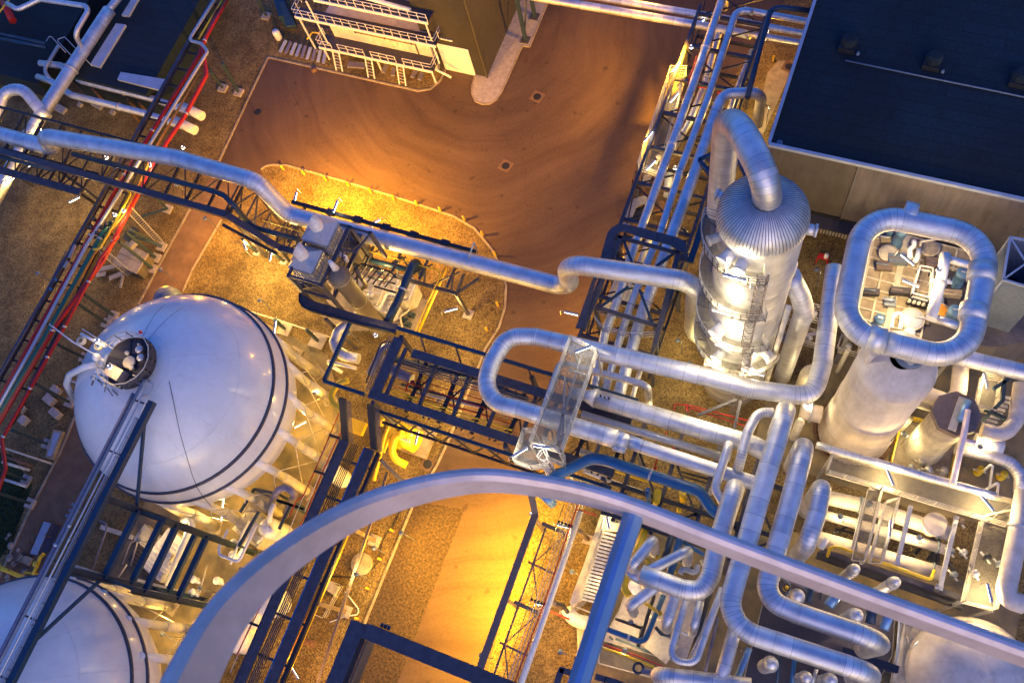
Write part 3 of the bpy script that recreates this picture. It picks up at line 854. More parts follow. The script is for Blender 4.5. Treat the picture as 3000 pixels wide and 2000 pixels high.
MB().span((x0 + 1.2, wy1, 0.1), (x1 - .6, wy1 + 4, 5.79)).build('wall', 'pink_cream', t)
MB().span((x0b + 2.6, wy2 + .5, 6.0), (x1b - .6, wy2 + 5, 8.99)).build('wall', 'pink_cream', t)
MB().span((x0c + .5, y3 + 2.0, 9.203), (x1c - 1.0, y3 + 7, 13)).build('wall', 'pink_cream', t)
for lad_x in (0, 1, 2): pass
LX = [pt("a2 865,500,1").x, pt("a2 1135,570,1").x, pt("a2 1405,620,1").x]
gaps = sorted(LX)
def railed(x_from, x_to, y, z, gapsx):
    cur = x_from
    for gx in gapsx + [None]:
        e = x_to if gx is None else gx - .45
        if e - cur > .3: MB().rail([(cur, y, z), (e, y, z)], 1.1, 1.0, .026, kick=False).build('railing', 'white_steel', t)
        if gx is not None: cur = gx + .45
railed(x0, x1, y1, 2.4, gaps)
railed(x0b, x1b, y2, 6.0, [])
railed(x0c, x1c, y3, 9.2, [])
for (xx, ya, yb, zz) in ((x0, y1, wy1, 2.4), (x1, y1, wy1, 2.4), (x0b, y2, wy2 + .5, 6.0), (x1b, y2, wy2 + .5, 6.0)):
    MB().rail([(xx, ya, zz), (xx, yb, zz)], 1.1, 1.0, .026, kick=False).build('railing', 'white_steel', t)
for gx in gaps:
    ld_ = MB(); ld_.ladder((gx, y1 - 1.0, 0.15), (gx, y1 - .12, 2.6), .78, .42, (1, 0, 0), .05); ld_.build('ladder', 'white_steel', t)
pm = MB()
for s_ in ("a2 665,195,5.8", "a2 1640,360,5.8"):
    a = pt(s_); pm.beam(a, (a.x, a.y, 2.4), .12, .12)
for s_ in ("a2 570,10,9", "a2 1580,180,9"):
    a = pt(s_); pm.beam(a, (a.x, a.y, 6), .12, .12)
for xx in (x0 + .3, (x0 + x1) / 2, x1 - .3): pm.beam((xx, y1 + .2, 2.2), (xx, y1 + .2, 0), .14, .14)
for xx in (x0b + .2,): pm.beam((xx, y2 + .2, 5.8), (xx, y2 + .2, 0), .14, .14)
pm.build('post', 'white_steel', t)
pw = MB(); yy = wy1 - .12
xa = pt("a2 820,260,4.5").x; xb = pt("a2 1480,380,4.5").x
pw.tube([(xa, yy, 4.6), (xb, yy, 4.6)], .05, 8); pw.tube([(xa + 2, yy - .02, 4.1), (xb, yy - .02, 4.1)], .05, 8); pw.tube([(xb, yy, 5.6), (xb, yy, 2.5)], .06, 8)
for xx in (xa + 2, (xa + xb) / 2 + 1, xb - .4): pw.tube([(xx, yy - .05, 5.5), (xx, yy - .05, 4.0)], .06, 8)
pw.build('wall_pipe', 'brown_steel', t)
a = pt("a2 1285,420,3.6")
dm = MB(); dm.lathe([(0, .28), (.4, .26), (.52, .16), (.55, 0)], (0, 0, 0), 24); 
for i_ in range(len(dm.v)):
    v_ = dm.v[i_]; dm.v[i_] = Vector((a.x + v_.x, wy1 - .01 - v_.z, 3.5 + v_.y))
dm.build('hatch', 'cream', t)
pipe('white drain spout at the right end of the white building', [Vector((x1 - .2, y1 + .6, 2.0)), Vector((x1 + 1.0, y1 + .7, 1.2)), Vector((x1 + 1.5, y1 + .7, .9))], r=.12, m='white_steel', name='drain_pipe')
pipe('white sagging duct on the upper white building', [Vector((x0c + 1, y3 + 1.4, 9.6)), Vector(((x0c + x1c) / 2, y3 + 1.1, 9.5)), Vector((x1c - 2.2, y3 + .8, 9.45))], r=.22, m='white_paint', R=3, name='duct')
# sheet piles leaning below the building
for i in range(9):
    p0 = pt("a2 %d,%d,0.5" % (400 + i * 42, 345 + i * 12)); p1 = pt("a2 %d,%d,0.3" % (350 + i * 46, 445 + i * 12))
    tag(MB().beam(p0, p1, .34, .14).build('cladding_sheet', ('sky_panel', 'purple_steel', 'sky_panel', 'galvanised', 'purple_steel')[i % 5]), '%s folded metal sheet from the left in the row below the white building' % ORD[i], 'metal sheet', 'metal sheets stacked left of the white building')
for i, s_ in enumerate(("a2 930,550,.4 1075,560", "a2 1225,620,.4 1260,550", "a2 1310,645,.4 1320,580", "a2 1475,660,.4 1510,600", "a2 1535,680,.4 1560,620")):
    q_ = pts(s_); tag(MB().beam(q_[0], q_[1], .7 if i == 0 else .45, .25).build('duct_section', 'purple_steel'), '%s grey duct section from the left lying below the white deck' % ORD[i], 'duct section', 'duct sections under the white deck')
tag(MB().lathe([(0, 1.3), (.35, 1.28), (.42, 1.1), (.42, .1), (.36, 0)], pt("a2 345,330,0"), 20).build('water_butt', 'white_paint'), 'white rounded tank standing left of the white building', 'tank')
t2 = thing('blue_cabinet', 'dark blue box duct rising beside the white building', 'cabinet', pt("a2 430,250,0"))
MB().prism(pts("a2 330,20,0 400,10 500,240 400,250"), 0, 2.2).build('body', 'blue_steel', t2)
MB().prism(pts("a2 345,30,2.2 390,25 480,225 410,235"), 2.203, 2.4).build('lid', 'teal_steel', t2)
pipe('yellow bent pipe in the dark gap left of the white building', "a2 580,335,.8 625,275 690,285", 14, m='yellow_paint')
tag(MB().lathe([(0, .3), (.3, .28), (.34, 0)], pt("a2 640,600,0"), 10).build('drain_stub', 'rust'), 'small rusty stub on the yard edge below the white building', 'stub')
# green corrugated house
e = pt("p 1428,229,0")
t = thing('corrugated_house', 'tall olive corrugated metal house with a white door at the top edge', 'building', e)
hx0, hx1, hy0, hy1, hh = pt("a2 1650,390,2").x, e.x, e.y, e.y + 26, 17.0
m = MB(); n = len(m.v)
# corrugated front: zig-zag profile
nz = 44
prof = []
for k in range(nz * 2 + 1):
    prof.append((hx0 + (hx1 - hx0) * k / (nz * 2), hy0 + (0.07 if k % 2 else 0)))
for (x_, y_) in prof: m.v += [Vector((x_, y_, 0)), Vector((x_, y_, hh))]
for k in range(len(prof) - 1): m.face([2 * k, 2 * k + 2, 2 * k + 3, 2 * k + 1])
n = len(m.v); pr2 = []
for k in range(161): pr2.append((hx1 - (0.06 if k % 2 else 0), hy0 + (hy1 - hy0) * k / 160))
for (x_, y_) in pr2: m.v += [Vector((x_, y_, 0)), Vector((x_, y_, hh))]
for k in range(160): m.face([n + 2 * k, n + 2 * k + 2, n + 2 * k + 3, n + 2 * k + 1])
m.build('wall', 'olive_sheet', t)
MB().span((hx0, hy0 + .1, hh + .003), (hx1 - .1, hy1, hh + .3)).build('roof', 'roof_felt', t)
d0 = pt("a2 1740,600,0.0"); d1 = pt("a2 2020,640,0.0")
dr = MB().span((d0.x + .2, hy0 - .08, 0.05), (d1.x, hy0 - .015, 4.3)).build('door', 'white_steel', t)
MB().beam(((d0.x + d1.x) / 2 - 1.3, hy0 - .1, 5.3), ((d0.x + d1.x) / 2 + .4, hy0 - .1, 5.3), .12, .14).build('sign_bar', 'white_steel', t)
MB().beam((hx1 + .03, hy0 - .03, 0), (hx1 + .03, hy0 - .03, hh), .16, .16).build('corner_trim', 'olive_sheet', t)
MB().beam((hx0, hy0 - .05, 12.2), (hx1, hy0 - .05, 12.2), .05, .08).build('seam_strip', 'wall_sheet', t)
lt = thing('steel_trestle', 'dark blue steel trestle on the pavement beside the olive house', 'trestle', pt("p 1540,118,0"))
for a_, z_ in (("p 1540,118,.12", 10), ("p 1567,50,.12", 10)):
    p_ = pt(a_); MB().beam(p_, (p_.x, p_.y, z_), .34, .34).build('leg', 'teal_steel', lt)
    MB().box((p_.x, p_.y, .121), .9, .9, .12).build('base_plate', 'navy_steel', lt)
p_, q_ = pt("p 1540,118,.12"), pt("p 1567,50,.12")
bb = MB(); bb.beam((p_.x, p_.y, 1), (q_.x, q_.y, 6), .15, .15); bb.beam((q_.x, q_.y, 6), (p_.x, p_.y, 9.8), .15, .15); bb.build('brace', 'teal_steel', lt)
# top pipes
pipe('lower long aluminium pipe across the top edge', "p 1520,-18,6.3 1586,-4 2070,78 2200,104", 72)
pipe('upper long aluminium pipe across the top edge', "p 1700,-16,6.4 2075,48 2200,68", 62)
# ================================================================= DARK ROOF HALL
cn = at(2257, 422, 12.5)
t = building('process_hall', 'large hall with a dark flat roof at the top right', 'building', cn.x, cn.x + 70, cn.y, cn.y + 60, 12.5, 'wall_sheet', 'roof_felt', trim=None)
pm = MB(); e_ = .16
pm.beam((cn.x - .1, cn.y - .12, 12.56), (cn.x + 70, cn.y - .12, 12.56), .26, .36); pm.beam((cn.x - .12, cn.y + .02, 12.56), (cn.x - .12, cn.y + 60, 12.56), .26, .36)
pm.build('parapet', 'sky_panel', t)
px_ = pt("b4 915,40,12.5").x
MB().span((px_, cn.y - .14, 3.6), (cn.x + 69, cn.y - .012, 12.36)).build('cladding', 'wall_panel', t)
sm = MB()
for xx in (px_ + .0, pt("b4 1665,200,12.5").x, pt("b4 1665,200,12.5").x * 2 - px_): MB().beam((xx, cn.y - .15, 3.6), (xx, cn.y - .15, 12.36), .07, .05, (0, 1, 0)).build('joint_strip', 'seam', t)
cm = MB(); k0 = 0; xx = cn.x
while xx < px_ - .1:
    cm.beam((xx, cn.y - .03, 3.6), (xx, cn.y - .03, 12.36), .1, .05, (0, 1, 0)); xx += .2
cm.build('corrugation', 'wall_sheet', t)
MB().span((cn.x, cn.y - 1.3, 3.0), (cn.x + 40, cn.y - .16, 3.2)).build('canopy', 'dark_deck', t)
MB().span((cn.x, cn.y - .16, 3.21), (cn.x + 40, cn.y - .013, 3.59)).build('gutter', 'rubber', t)
lc = MB(); xx = cn.x
while xx < cn.x + 16: lc.beam((xx, cn.y - .03, 0), (xx, cn.y - .03, 2.9), .14, .05, (0, 1, 0)); xx += .28
lc.build('plinth_cladding', 'cream', t)
for i, s_ in enumerate(("a4 820,410,12.5", "a4 1535,560,12.5", "a4 2270,705,12.5")):
    p_ = pt(s_)
    v = thing('roof_fan', ('leftmost', 'middle', 'rightmost')[i] + ' dark square ventilator on the black roof', 'ventilator', p_, 'ventilators on the dark roof')
    MB().box(p_, 1.35, 1.25, .6, -.05).build('base', 'black_steel', v)
    MB().lathe([(0, 1.3), (.45, 1.28), (.62, 1.12), (.66, .9), (.66, .61)], p_ + Vector((0, .1, 0)), 12, smooth=False).build('cowl', 'roof_felt', v)
    MB().lathe([(0, .25), (.14, .25), (.16, 0)], p_ + Vector((.95, -.45, 0)), 14).build('pipe_stub', 'lead', v)
pipe('thin pale conduit linking the ventilators on the black roof', "a4 800,515,12.6 1480,655 2150,790 2500,865", r=.07, m='lead', name='conduit')
tag(MB().lathe([(.05, .1), (.1, .12), (.24, .1), (.26, 0)], pt("a4 243,1218,12.5"), 18).build('roof_outlet', 'lead'), 'small round outlet in the lower corner of the black roof', 'outlet')
tg = thing('red_hose_stand', 'small red stand with a white drum at the hall wall', 'stand', pt("b4 605,830,0"))
sm_ = MB(); p_ = pt("b4 605,830,0")
for dx in (-.5, .5):
    sm_.beam(p_ + Vector((dx, -.3, 0)), p_ + Vector((dx * .7, .0, .9)), .1, .1); sm_.beam(p_ + Vector((dx, .3, 0)), p_ + Vector((dx * .7, 0, .9)), .1, .1)
sm_.beam(p_ + Vector((-.45, 0, .95)), p_ + Vector((.45, 0, .95)), .5, .12); sm_.build('frame', 'red_plastic', tg)
MB().lathe([(0, .55), (.18, .5), (.2, 0)], p_ + Vector((.2, 0, 1.012)), 14).build('drum', 'white_paint', tg)
# three pipes into the hall and frame pipe at the top
for i, s_ in enumerate(("a4 -60,85,8 560,200", "a4 -60,190,7.5 530,300", "a4 -20,290,7 500,375")):
    pipe(('upper', 'middle', 'lower')[i] + ' of three short silver pipes entering the dark roofed hall', s_, 58)
pipe('flat blue duct bent round the corner of the dark roofed hall', "a4 560,100,10.5 240,65 165,90 60,470 -30,830", 48, m='blue_steel', R=1.4, name='duct')
# ================================================================= LONG PIPE BRIDGE
V0 = pt("a1 480,1270,9.6")
run = pts("a1 -120,1115,9.6") + [V0, Vector((V0.x, V0.y, 12.0))] + pts("a1 1500,1345,12 b2 150,150 420,430,8.6 b3 795,1062,8.6")
up = run[-1]
dn = pt("b3 1830,1450,3.4")
run += [Vector((up.x, up.y, 13.6)), Vector((dn.x, dn.y + .3, 13.6)), dn, pt("b3 2060,1560,3.4")]
pipe('long thick insulated pipe crossing from the left edge to the tall column', run, r=.80, R=1.75, seams=1.1, n=22)
br = thing('pipe_bridge', 'dark steel bridge carrying the long insulated pipe on the left', 'bridge', pt("b1 1400,600,0"))
yF, yK = 25.95, 29.2
xL, xR = -82.0, -50.3
zL = 9.9
MB().beam((xL, yF, zL), (xR, yF, zL), .62, .34).build('tray', 'navy_steel', br)
MB().beam((xL + 1, yF + .3, zL - .3), (xR, yF + .3, zL - .3), .2, .5).build('chord', 'black_steel', br)
MB().beam((xL, yK + 1.2, zL + .3), (xR + 1, yK + 1.2, zL + .3), .2, .3).build('chord', 'black_steel', br)
lt_ = MB(); n_ = 13
for k in range(n_ + 1):
    x_ = xL + (xR - xL) * k / n_
    MB().beam((x_, yF, zL - .35), (x_, yK + 1.2, zL - .2), .2, .24).build('crossbeam', 'black_steel', br)
    if k < n_:
        x2_ = xL + (xR - xL) * (k + 1) / n_
        a_, b_ = (yF, yK + 1.2) if k % 2 else (yK + 1.2, yF)
        lt_.beam((x_, a_, zL - .5), (x2_, b_, zL - .5), .1, .1)
        lt_.beam((x_, yF + .3, zL - .4), ((x_ + x2_) / 2, yF + .5, zL - 2.2), .09, .09); lt_.beam(((x_ + x2_) / 2, yF + .5, zL - 2.2), (x2_, yF + .3, zL - .4), .09, .09)
lt_.beam((xL, yF + .5, zL - 2.2), (xR, yF + .5, zL - 2.2), .16, .16)
lt_.build('lattice', 'black_steel', br)
# sloped part and lower part
zR = 7.0
s0, s1 = Vector((xR, yF, zL)), Vector((-45.6, pt("b2 190,670,7").y, zR))
MB().beam(s0, s1, .6, .3).build('tray', 'navy_steel', br)
MB().beam(s0 + Vector((0, 3.4, 0)), s1 + Vector((0, 3.4, 0)), .2, .3).build('chord', 'black_steel', br)
MB().beam(s0 + Vector((-.2, -.9, -.4)), s1 + Vector((-.2, -.5, -.4)), .24, .3).build('chord', 'black_steel', br)
s2 = pt("b2 500,755,7")
MB().beam(s1, s2, .62, .3).build('tray', 'navy_steel', br)
# trellis towers under the step
for (xa_, ya_, xb_, yb_) in ((xR - .5, yF + .4, xR - .5, yK + 1.0), (-46.4, s1.y + .3, -46.4, s1.y + 3.6)):
    zz_ = zL if xa_ < -48 else zR
    for (x_, y_) in ((xa_, ya_), (xb_, yb_)):
        MB().beam((x_, y_, zz_ - .4), (x_, y_, .1), .26, .26).build('leg', 'navy_steel', br)
    tb_ = MB()
    for k in range(3):
        za, zb = zz_ * (k / 3), zz_ * ((k + 1) / 3) - .3
        tb_.beam((xa_, ya_, za + .1), (xb_, yb_, zb), .12, .12); tb_.beam((xb_, yb_, za + .1), (xa_, ya_, zb), .12, .12); tb_.beam((xa_, ya_, zb), (xb_, yb_, zb), .14, .14)
    tb_.build('brace', 'navy_steel', br)
tb_ = MB()
for k in range(3):
    za, zb = 6.8 * k / 3 + .1, 6.8 * (k + 1) / 3
    tb_.beam((xR - .5, yK + 1, za), (-46.4, s1.y + 3.6, zb), .12, .12); tb_.beam((xR - .5, yK + 1, zb), (-46.4, s1.y + 3.6, za), .12, .12)
tb_.build('brace', 'navy_steel', br)
for tp_, ft_ in (("b2 30,640,5", "b2 150,750,.3"), ("b2 240,720,5", "b2 380,825,.3"), ("b1 460,30,9", "b1 -40,-60,.3")):
    leg(br, pt(tp_), pt(ft_), .12, pad=.7)
# second bridge to the far left, lower
b2_ = thing('cable_bridge', 'lower dark cable bridge at the left edge ending at the red rack', 'bridge', pt("b1 300,300,0"))
A_, B_ = pt("a1 -60,1430,8.4"), pt("b1 690,245,8.4")
MB().beam(A_, B_, .7, .3).build('tray', 'navy_steel', b2_)
MB().beam(A_ + Vector((0, 2.3, .1)), B_ + Vector((1, 2.3, .1)), .2, .3).build('chord', 'black_steel', b2_)
lt_ = MB()
for k in range(9):
    a = A_.lerp(B_, k / 8); lt_.beam(a, a + Vector((0, 2.3, 0)), .16, .2)
    if k < 8:
        c = A_.lerp(B_, (k + 1) / 8); lt_.beam(a + Vector((0, 2.3 * (k % 2), -.1)), c + Vector((0, 2.3 * (1 - k % 2), -.1)), .1, .1)
lt_.build('crossbeam', 'black_steel', b2_)
leg(b2_, B_ + Vector((-.4, 0, -.2)), pt("b1 800,330,5"), .12, 'black_steel', pad=0)
leg(b2_, pt("b1 470,30,8.2"), pt("b1 830,300,4.5"), .14, 'black_steel', pad=0)
leg(b2_, pt("b1 170,120,8.0"), pt("b1 280,190,5"), .1, 'black_steel', pad=0)
pipe('blue pipe alongside the long insulated pipe, stepping down with its bridge', "a1 620,1310,10.6 b1 1790,225 1900,265 1990,350 b2 60,480,7.8 140,545,7.6 520,645", r=.26, m='blue_steel', R=1.2)
pipe('blue pipe on the lower cable bridge at the left edge', "a1 -60,1315,9 470,1445", 44, m='blue_steel')
pipe('blue pipe leaving the vent tower and ending at the tall elbow', "b2 970,770,6.6 1220,845 1500,915", 48, m='blue_steel')
pipe('thick blue pipe rising from the vent tower deck under a tall elbow', "b2 1560,930,5.2 ^8.0 1340,1190 1250,1370", 76, m='blue_steel', R=.8, flange=(.62,))
pipe('thin yellow green gas pipe running along the bridge by the vent tower', "b2 200,480,7.4 500,570 1110,745 1720,915 1690,1000 1660,1060", r=.06, m='yellow_paint', R=.3)
pipe('thick yellow gas pipe dropping from the bridge to the plant floor', "b2 1765,885,6 1640,1170,3.5 1530,1425,2", 24, m='yellow_paint')
pipe('thin yellow gas pipe beside the thick yellow one', "b2 1690,1000,5.8 1600,1190,3.3 1500,1425,2", 11, m='yellow_paint')
# right hand part of the bridge
r2 = thing('pipe_trestle', 'dark steel trestle with splayed legs under the long pipe by the kerb', 'trestle', pt("b2 1955,1285,0"))
c0, c1 = pt("b2 960,850,5.9"), pt("b2 1850,1105,5.9")
c1 = Vector((c1.x, c0.y, 5.9))
MB().beam(c0, c1, .3, .34).build('chord', 'navy_steel', r2)
d0_, d1_ = pt("b2 450,325,7.6"), pt("b2 2010,765,7.6")
d1_ = Vector((d1_.x, d0_.y, 7.6))
MB().beam(d0_, d1_, .34, .3).build('chord', 'black_steel', r2)
bx_ = MB()
for q in ("b2 775,425,7.75", "b2 1000,490,7.75", "b2 1240,555,7.75", "b2 1475,620,7.75", "b2 1745,690,7.75"):
    p_ = pt(q); MB().beam((p_.x - .4, d0_.y, 7.7), (p_.x + .4, d0_.y, 7.7), .6, .3).build('bracket', 'black_steel', r2)
for k in range(7):
    x_ = d0_.x + (d1_.x - d0_.x) * (k + .5) / 7
    MB().beam((x_, c0.y - .2, 7.3), (x_, d0_.y, 7.3), .2, .22).build('crossbeam', 'navy_steel', r2)
    if x_ > c0.x: MB().beam((x_, c0.y, 5.9), (x_, c0.y + 1.4, 7.2), .14, .14).build('brace', 'navy_steel', r2)
for k in range(4):
    xa = c0.x + (c1.x - c0.x) * k / 4; xb = c0.x + (c1.x - c0.x) * (k + 1) / 4
    MB().beam((xa, c0.y, 6), (xb, c0.y + 1.6, 7.2), .12, .12).build('brace', 'navy_steel', r2)
n1 = c1
for q in ("b2 1915,935,7.4", "b2 2050,970,7.4"):
    MB().beam(n1, pt(q), .22, .22).build('brace', 'navy_steel', r2)
leg(r2, n1, Vector((-28.2, 26.46, .25)), .14, 'navy_steel', pad=.9)
for q in ("b2 460,520,6", "b2 1390,790,6"):
    p_ = pt(q)
    for dx in (-1, 1): MB().beam(p_, p_ + Vector((dx, -.9, -.3)), .14, .14).build('brace', 'navy_steel', r2)
pipe('thin white stay frame standing on the long insulated pipe', "b2 1950,815,9.3 2000,660,10 2030,760,8.2", r=.07, m='galvanised', R=.15, name='stay_strut', cat='frame')
# ================================================================= VENT TOWER
vt = thing('vent_tower', 'dark steel tower frame holding two square silencers', 'tower', (-36, 22.5, 0))
ZT = 12.6
cols = [(-32.5, 24.0), (-39.95, 20.9), (-36.15, 20.8), (-36.4, 24.3)]
p1, p2, p3 = at(1025, 666, ZT), at(845, 807, ZT), at(941, 835, ZT)
p4 = Vector((p1.x, p3.y, ZT)); 
P_ = {'a': p1, 'b': p2, 'c': p3}
for q, zb in ((p1, 4.0), (p2, 6.8), (p3, 6.8), (Vector((p2.x, p1.y, ZT)), 6.8), (Vector((p3.x, p1.y, ZT)), 6.8), (at(1085, 683, ZT), 8.0)):
    MB().beam((q.x, q.y, zb), q + Vector((0, 0, .1)), .3, .3).build('column', 'navy_steel', vt)
fr = MB(); x0_, x1_, y0_, y1_ = p2.x, p1.x, p2.y, p1.y
for zz in (ZT, 9.6):
    for a, b in (((x0_, y0_), (p3.x, y0_)), ((x0_, y1_), (x1_, y1_)), ((x0_, y0_), (x0_, y1_)), ((p3.x, y0_), (p3.x, y1_)), ((p3.x, y0_ + 1.6), (x1_, y0_ + 1.6)), ((x1_, y0_ + 1.6), (x1_, y1_))):
        fr.beam((a[0], a[1], zz), (b[0], b[1], zz), .2, .24)
fr.build('frame', 'navy_steel', vt)
xb_ = MB()
for a, b in (((x0_, y0_), (p3.x, y0_)), ((p3.x, y0_), (p3.x, y1_)), ((x1_, y0_ + 1.6), (x1_, y1_))):
    xb_.beam((a[0], a[1], 9.7), (b[0], b[1], ZT - .1), .1, .1); xb_.beam((b[0], b[1], 9.7), (a[0], a[1], ZT - .1), .1, .1)
tp_ = at(1085, 683, ZT); xb_.beam((p1.x, p1.y, ZT), (tp_.x, tp_.y, ZT), .18, .2); xb_.beam((tp_.x, tp_.y, ZT), (tp_.x - .5, tp_.y - 2, ZT), .14, .16); xb_.beam((p1.x, p1.y - 2.2, ZT), (tp_.x - .5, tp_.y - 2, ZT), .14, .16)
xb_.build('brace', 'navy_steel', vt)
def silencer(corners, apex_dxy, stack, tip, zt, zb, nm, base_only=False):
    q = [pt(c + ",%f" % zt) for c in corners]
    xs = [v.x for v in q]; ys = [v.y for v in q]
    xa, xb = min(xs), max(xs); ya, yb = min(ys), max(ys)
    b = MB().span((xa + .12, ya + .12, zb), (xb - .12, yb - .12, zt - .02)).build('casing', 'galvanised', vt)
    rb = MB(); k = 6
    for i in range(k + 1):
        x_ = xa + .15 + (xb - xa - .3) * i / k; rb.beam((x_, ya + .06, zb), (x_, ya + .06, zt - .15), .08, .12, (0, 1, 0))
        y_ = ya + .15 + (yb - ya - .3) * i / k; rb.beam((xb - .06, y_, zb), (xb - .06, y_, zt - .15), .08, .12, (1, 0, 0))
    for zz in (zb + .3, zb + 1.2, zt - .3): rb.beam((xa, ya + .03, zz), (xb, ya + .03, zz), .16, .08); rb.beam((xb - .03, ya, zz), (xb - .03, yb, zz), .16, .08)
    rb.build('rib', 'galvanised', b)
    rf = MB(); n = len(rf.v); ax, ay = (xa + xb) / 2, (ya + yb) / 2; e = .38
    for x_, y_ in ((xa, ya), (xb, ya), (xb, yb), (xa, yb)): rf.v.append(Vector((x_, y_, zt)))
    for x_, y_ in ((ax - e, ay - e), (ax + e, ay - e), (ax + e, ay + e), (ax - e, ay + e)): rf.v.append(Vector((x_, y_, zt + .75)))
    for i in range(4):
        j = (i + 1) % 4; rf.face([n + i, n + j, n + 4 + j, n + 4 + i])
    rf.face([n + 3, n + 2, n + 1, n]); rf.face([n + 4, n + 5, n + 6, n + 7])
    rr = rf.build('roof', 'galvanised', vt)
    st = MB(); R_ = .56; m = 28; c = Vector((ax, ay, zt + .6)); n0 = len(st.v)
    tilt = 0.95
    for j in range(m):
        a = 2 * math.pi * j / m
        st.v.append(c + Vector((R_ * math.cos(a), R_ * math.sin(a), 0)))
    for j in range(m):
        a = 2 * math.pi * j / m
        hgt = 1.40 + 1.05 * math.cos(a - math.radians(-8))
        st.v.append(c + Vector((R_ * math.cos(a), R_ * math.sin(a), hgt)))
    for j in range(m): st.face([n0 + j, n0 + (j + 1) % m, n0 + m + (j + 1) % m, n0 + m + j], True)
    st.face([n0 + m + j for j in range(m)])
    st.build('stack', 'white_steel', vt)
silencer(("b2 605,480", "b2 845,490", "b2 750,700", "b2 545,635"), 0, 0, 0, 13.0, 10.4, 'a')
silencer(("b2 500,700", "b2 712,735", "b2 610,930", "b2 442,885"), 0, 0, 0, 12.6, 10.0, 'b')
# lower casings below the frame
for c_ in (("b2 900,640,9", "b2 1020,720,7"), ("b2 560,1000,8", "b2 680,1090,7")):
    a, b = pts(c_[0] + " " + c_[1]); MB().span((a.x - .2, a.y - .9, 6), (a.x + 1.7, a.y + .7, 9.5)).build('casing', 'wall_sheet', vt)
def lathe_at(name, label, cat, base, prof, m, n=32, parts=()):
    t = thing(name, label, cat, base)
    MB().lathe(prof, base, n).build('shell', m, t)
    return t
p_ = pt("b2 840,940,12.4")
sv = thing('scrubber', 'round pale scrubber tank with a slanted vent in the vent tower', 'tank', (p_.x, p_.y, 0))
MB().lathe([(0, 12.9), (.45, 12.75), (.85, 12.4), (.95, 12.0), (.95, 11.4), (.80, 11.3), (.8, 1.0), (.9, .9), (.9, .02)], (p_.x, p_.y, 0), 28).build('shell', ['wall_sheet', 'seam'], sv)
MB().lathe([(.98, 11.95), (1.0, 11.9), (.98, 11.85)], (p_.x, p_.y, 0), 28).build('rim_band', 'galvanised', sv)
MB().lathe([(.84, 7.0), (.86, 6.95), (.84, 6.9)], (p_.x, p_.y, 0), 28).build('rim_band', 'galvanised', sv)
MB().tube([(p_.x - .2, p_.y + .3, 12.5), (p_.x - .2, p_.y + .3, 14.2)], .36, 16, r2=.16).build('vent', 'white_steel', sv)
pipe('grey duct dropping beside the scrubber tank', "b2 990,890,9 1085,1040,6.5 1020,1070,6", 38, m='wall_sheet', R=.3, name='duct')
pipe('small white valve elbow on the vent tower', "b2 860,770,11.2 900,780 915,830,10.6", 42, m='white_steel', R=.3)
pipe('pale blue bent pipe between the white skids', "b2 1090,1200,3 1190,1235 1260,1095 1420,1135", 24, m='white_steel', R=.4)
# white skids below the tower
SK = [("b2 1090,1080", 3.4, 2.6, 2.6, 'cream', 'large cream machine housing with a chamfered roof below the vent tower'), ("b2 1370,1050", 3.0, 2.6, 2.4, 'cream', 'cream angular housing at the right end of the skid'), ("b2 1250,1200", 2.4, 1.6, 1.8, 'white_steel', 'white fan housing under the blue elbow pipe'), ("b2 1050,1250", 1.4, 1.2, 1.5, 'cream', 'small cream casing at the foot of the scrubber')]
for s_, a_, b_, h_, m_, lb_ in SK:
    p_ = pt(s_ + ",%f" % h_)
    t = thing('machine_housing', lb_, 'machine', (p_.x, p_.y, 0))
    mb = MB(); n = 0; q = .28
    poly = [Vector((p_.x + dx * a_ / 2, p_.y + dy * b_ / 2, 0)) for dx, dy in ((-1, -.5), (-.6, -1), (.6, -1), (1, -.5), (1, .5), (.6, 1), (-.6, 1), (-1, .5))]
    mb.prism(poly, .1, h_).build('casing', m_, t)
    rb = MB()
    for k in range(4): 
        x_ = p_.x - a_ * .45 + a_ * .3 * k
        rb.beam((x_, p_.y - b_ * .45, h_ + .05), (x_, p_.y + b_ * .45, h_ + .05), .1, .12)
    rb.beam((p_.x - a_ * .4, p_.y, h_ + .04), (p_.x + a_ * .4, p_.y, h_ + .04), .1, .1)
    rb.build('rib', 'white_steel', t)
    MB().lathe([(0, .5), (.3, .48), (.35, .3), (.35, 0)], (p_.x + a_ * .2, p_.y - b_ * .15, h_), 18).build('fan_cap', 'galvanised', t)
gs = thing('pump_skid', 'small dark pumps and pipes on the plant floor right of the cream housings', 'pumps', pt("b2 1450,1260,0"))
for k, s_ in enumerate(("b2 1430,1210,.02", "b2 1470,1290,.02", "b2 1400,1330,.02", "b2 1440,1370,.02")):
    p_ = pt(s_); MB().box(p_, .7, .5, .3).box(p_ + Vector((0, 0, .3)), .35, .3, .35).build('pump', 'teal_steel' if k % 2 else 'blue_steel', gs)
MB().tube(pts("b2 1390,1390,.5 1370,1300,.9 1440,1250,.9 1480,1180,.5"), .09, 8, .3).build('pump_pipe', 'cream', gs)
ln_ = MB()
for s_ in ("b2 1010,870,8 1000,1210,5", "b2 1040,850,8 1150,880,8 1290,920,8 1340,970,8", "b2 1100,960,7 1330,1020,7", "b2 1150,1040,6.5 1380,1110,6.5"):
    ps_ = pts(s_)
    for a, b in zip(ps_, ps_[1:]): ln_.beam(a, b, .14, .16)
for k in range(7):
    a = pt("b2 1040,850,8").lerp(pt("b2 1340,930,8"), k / 6); ln_.beam(a, a + Vector((-.5, -1.6, 0)), .1, .1)
ln_.build('walkway_frame', 'black_steel', vt)
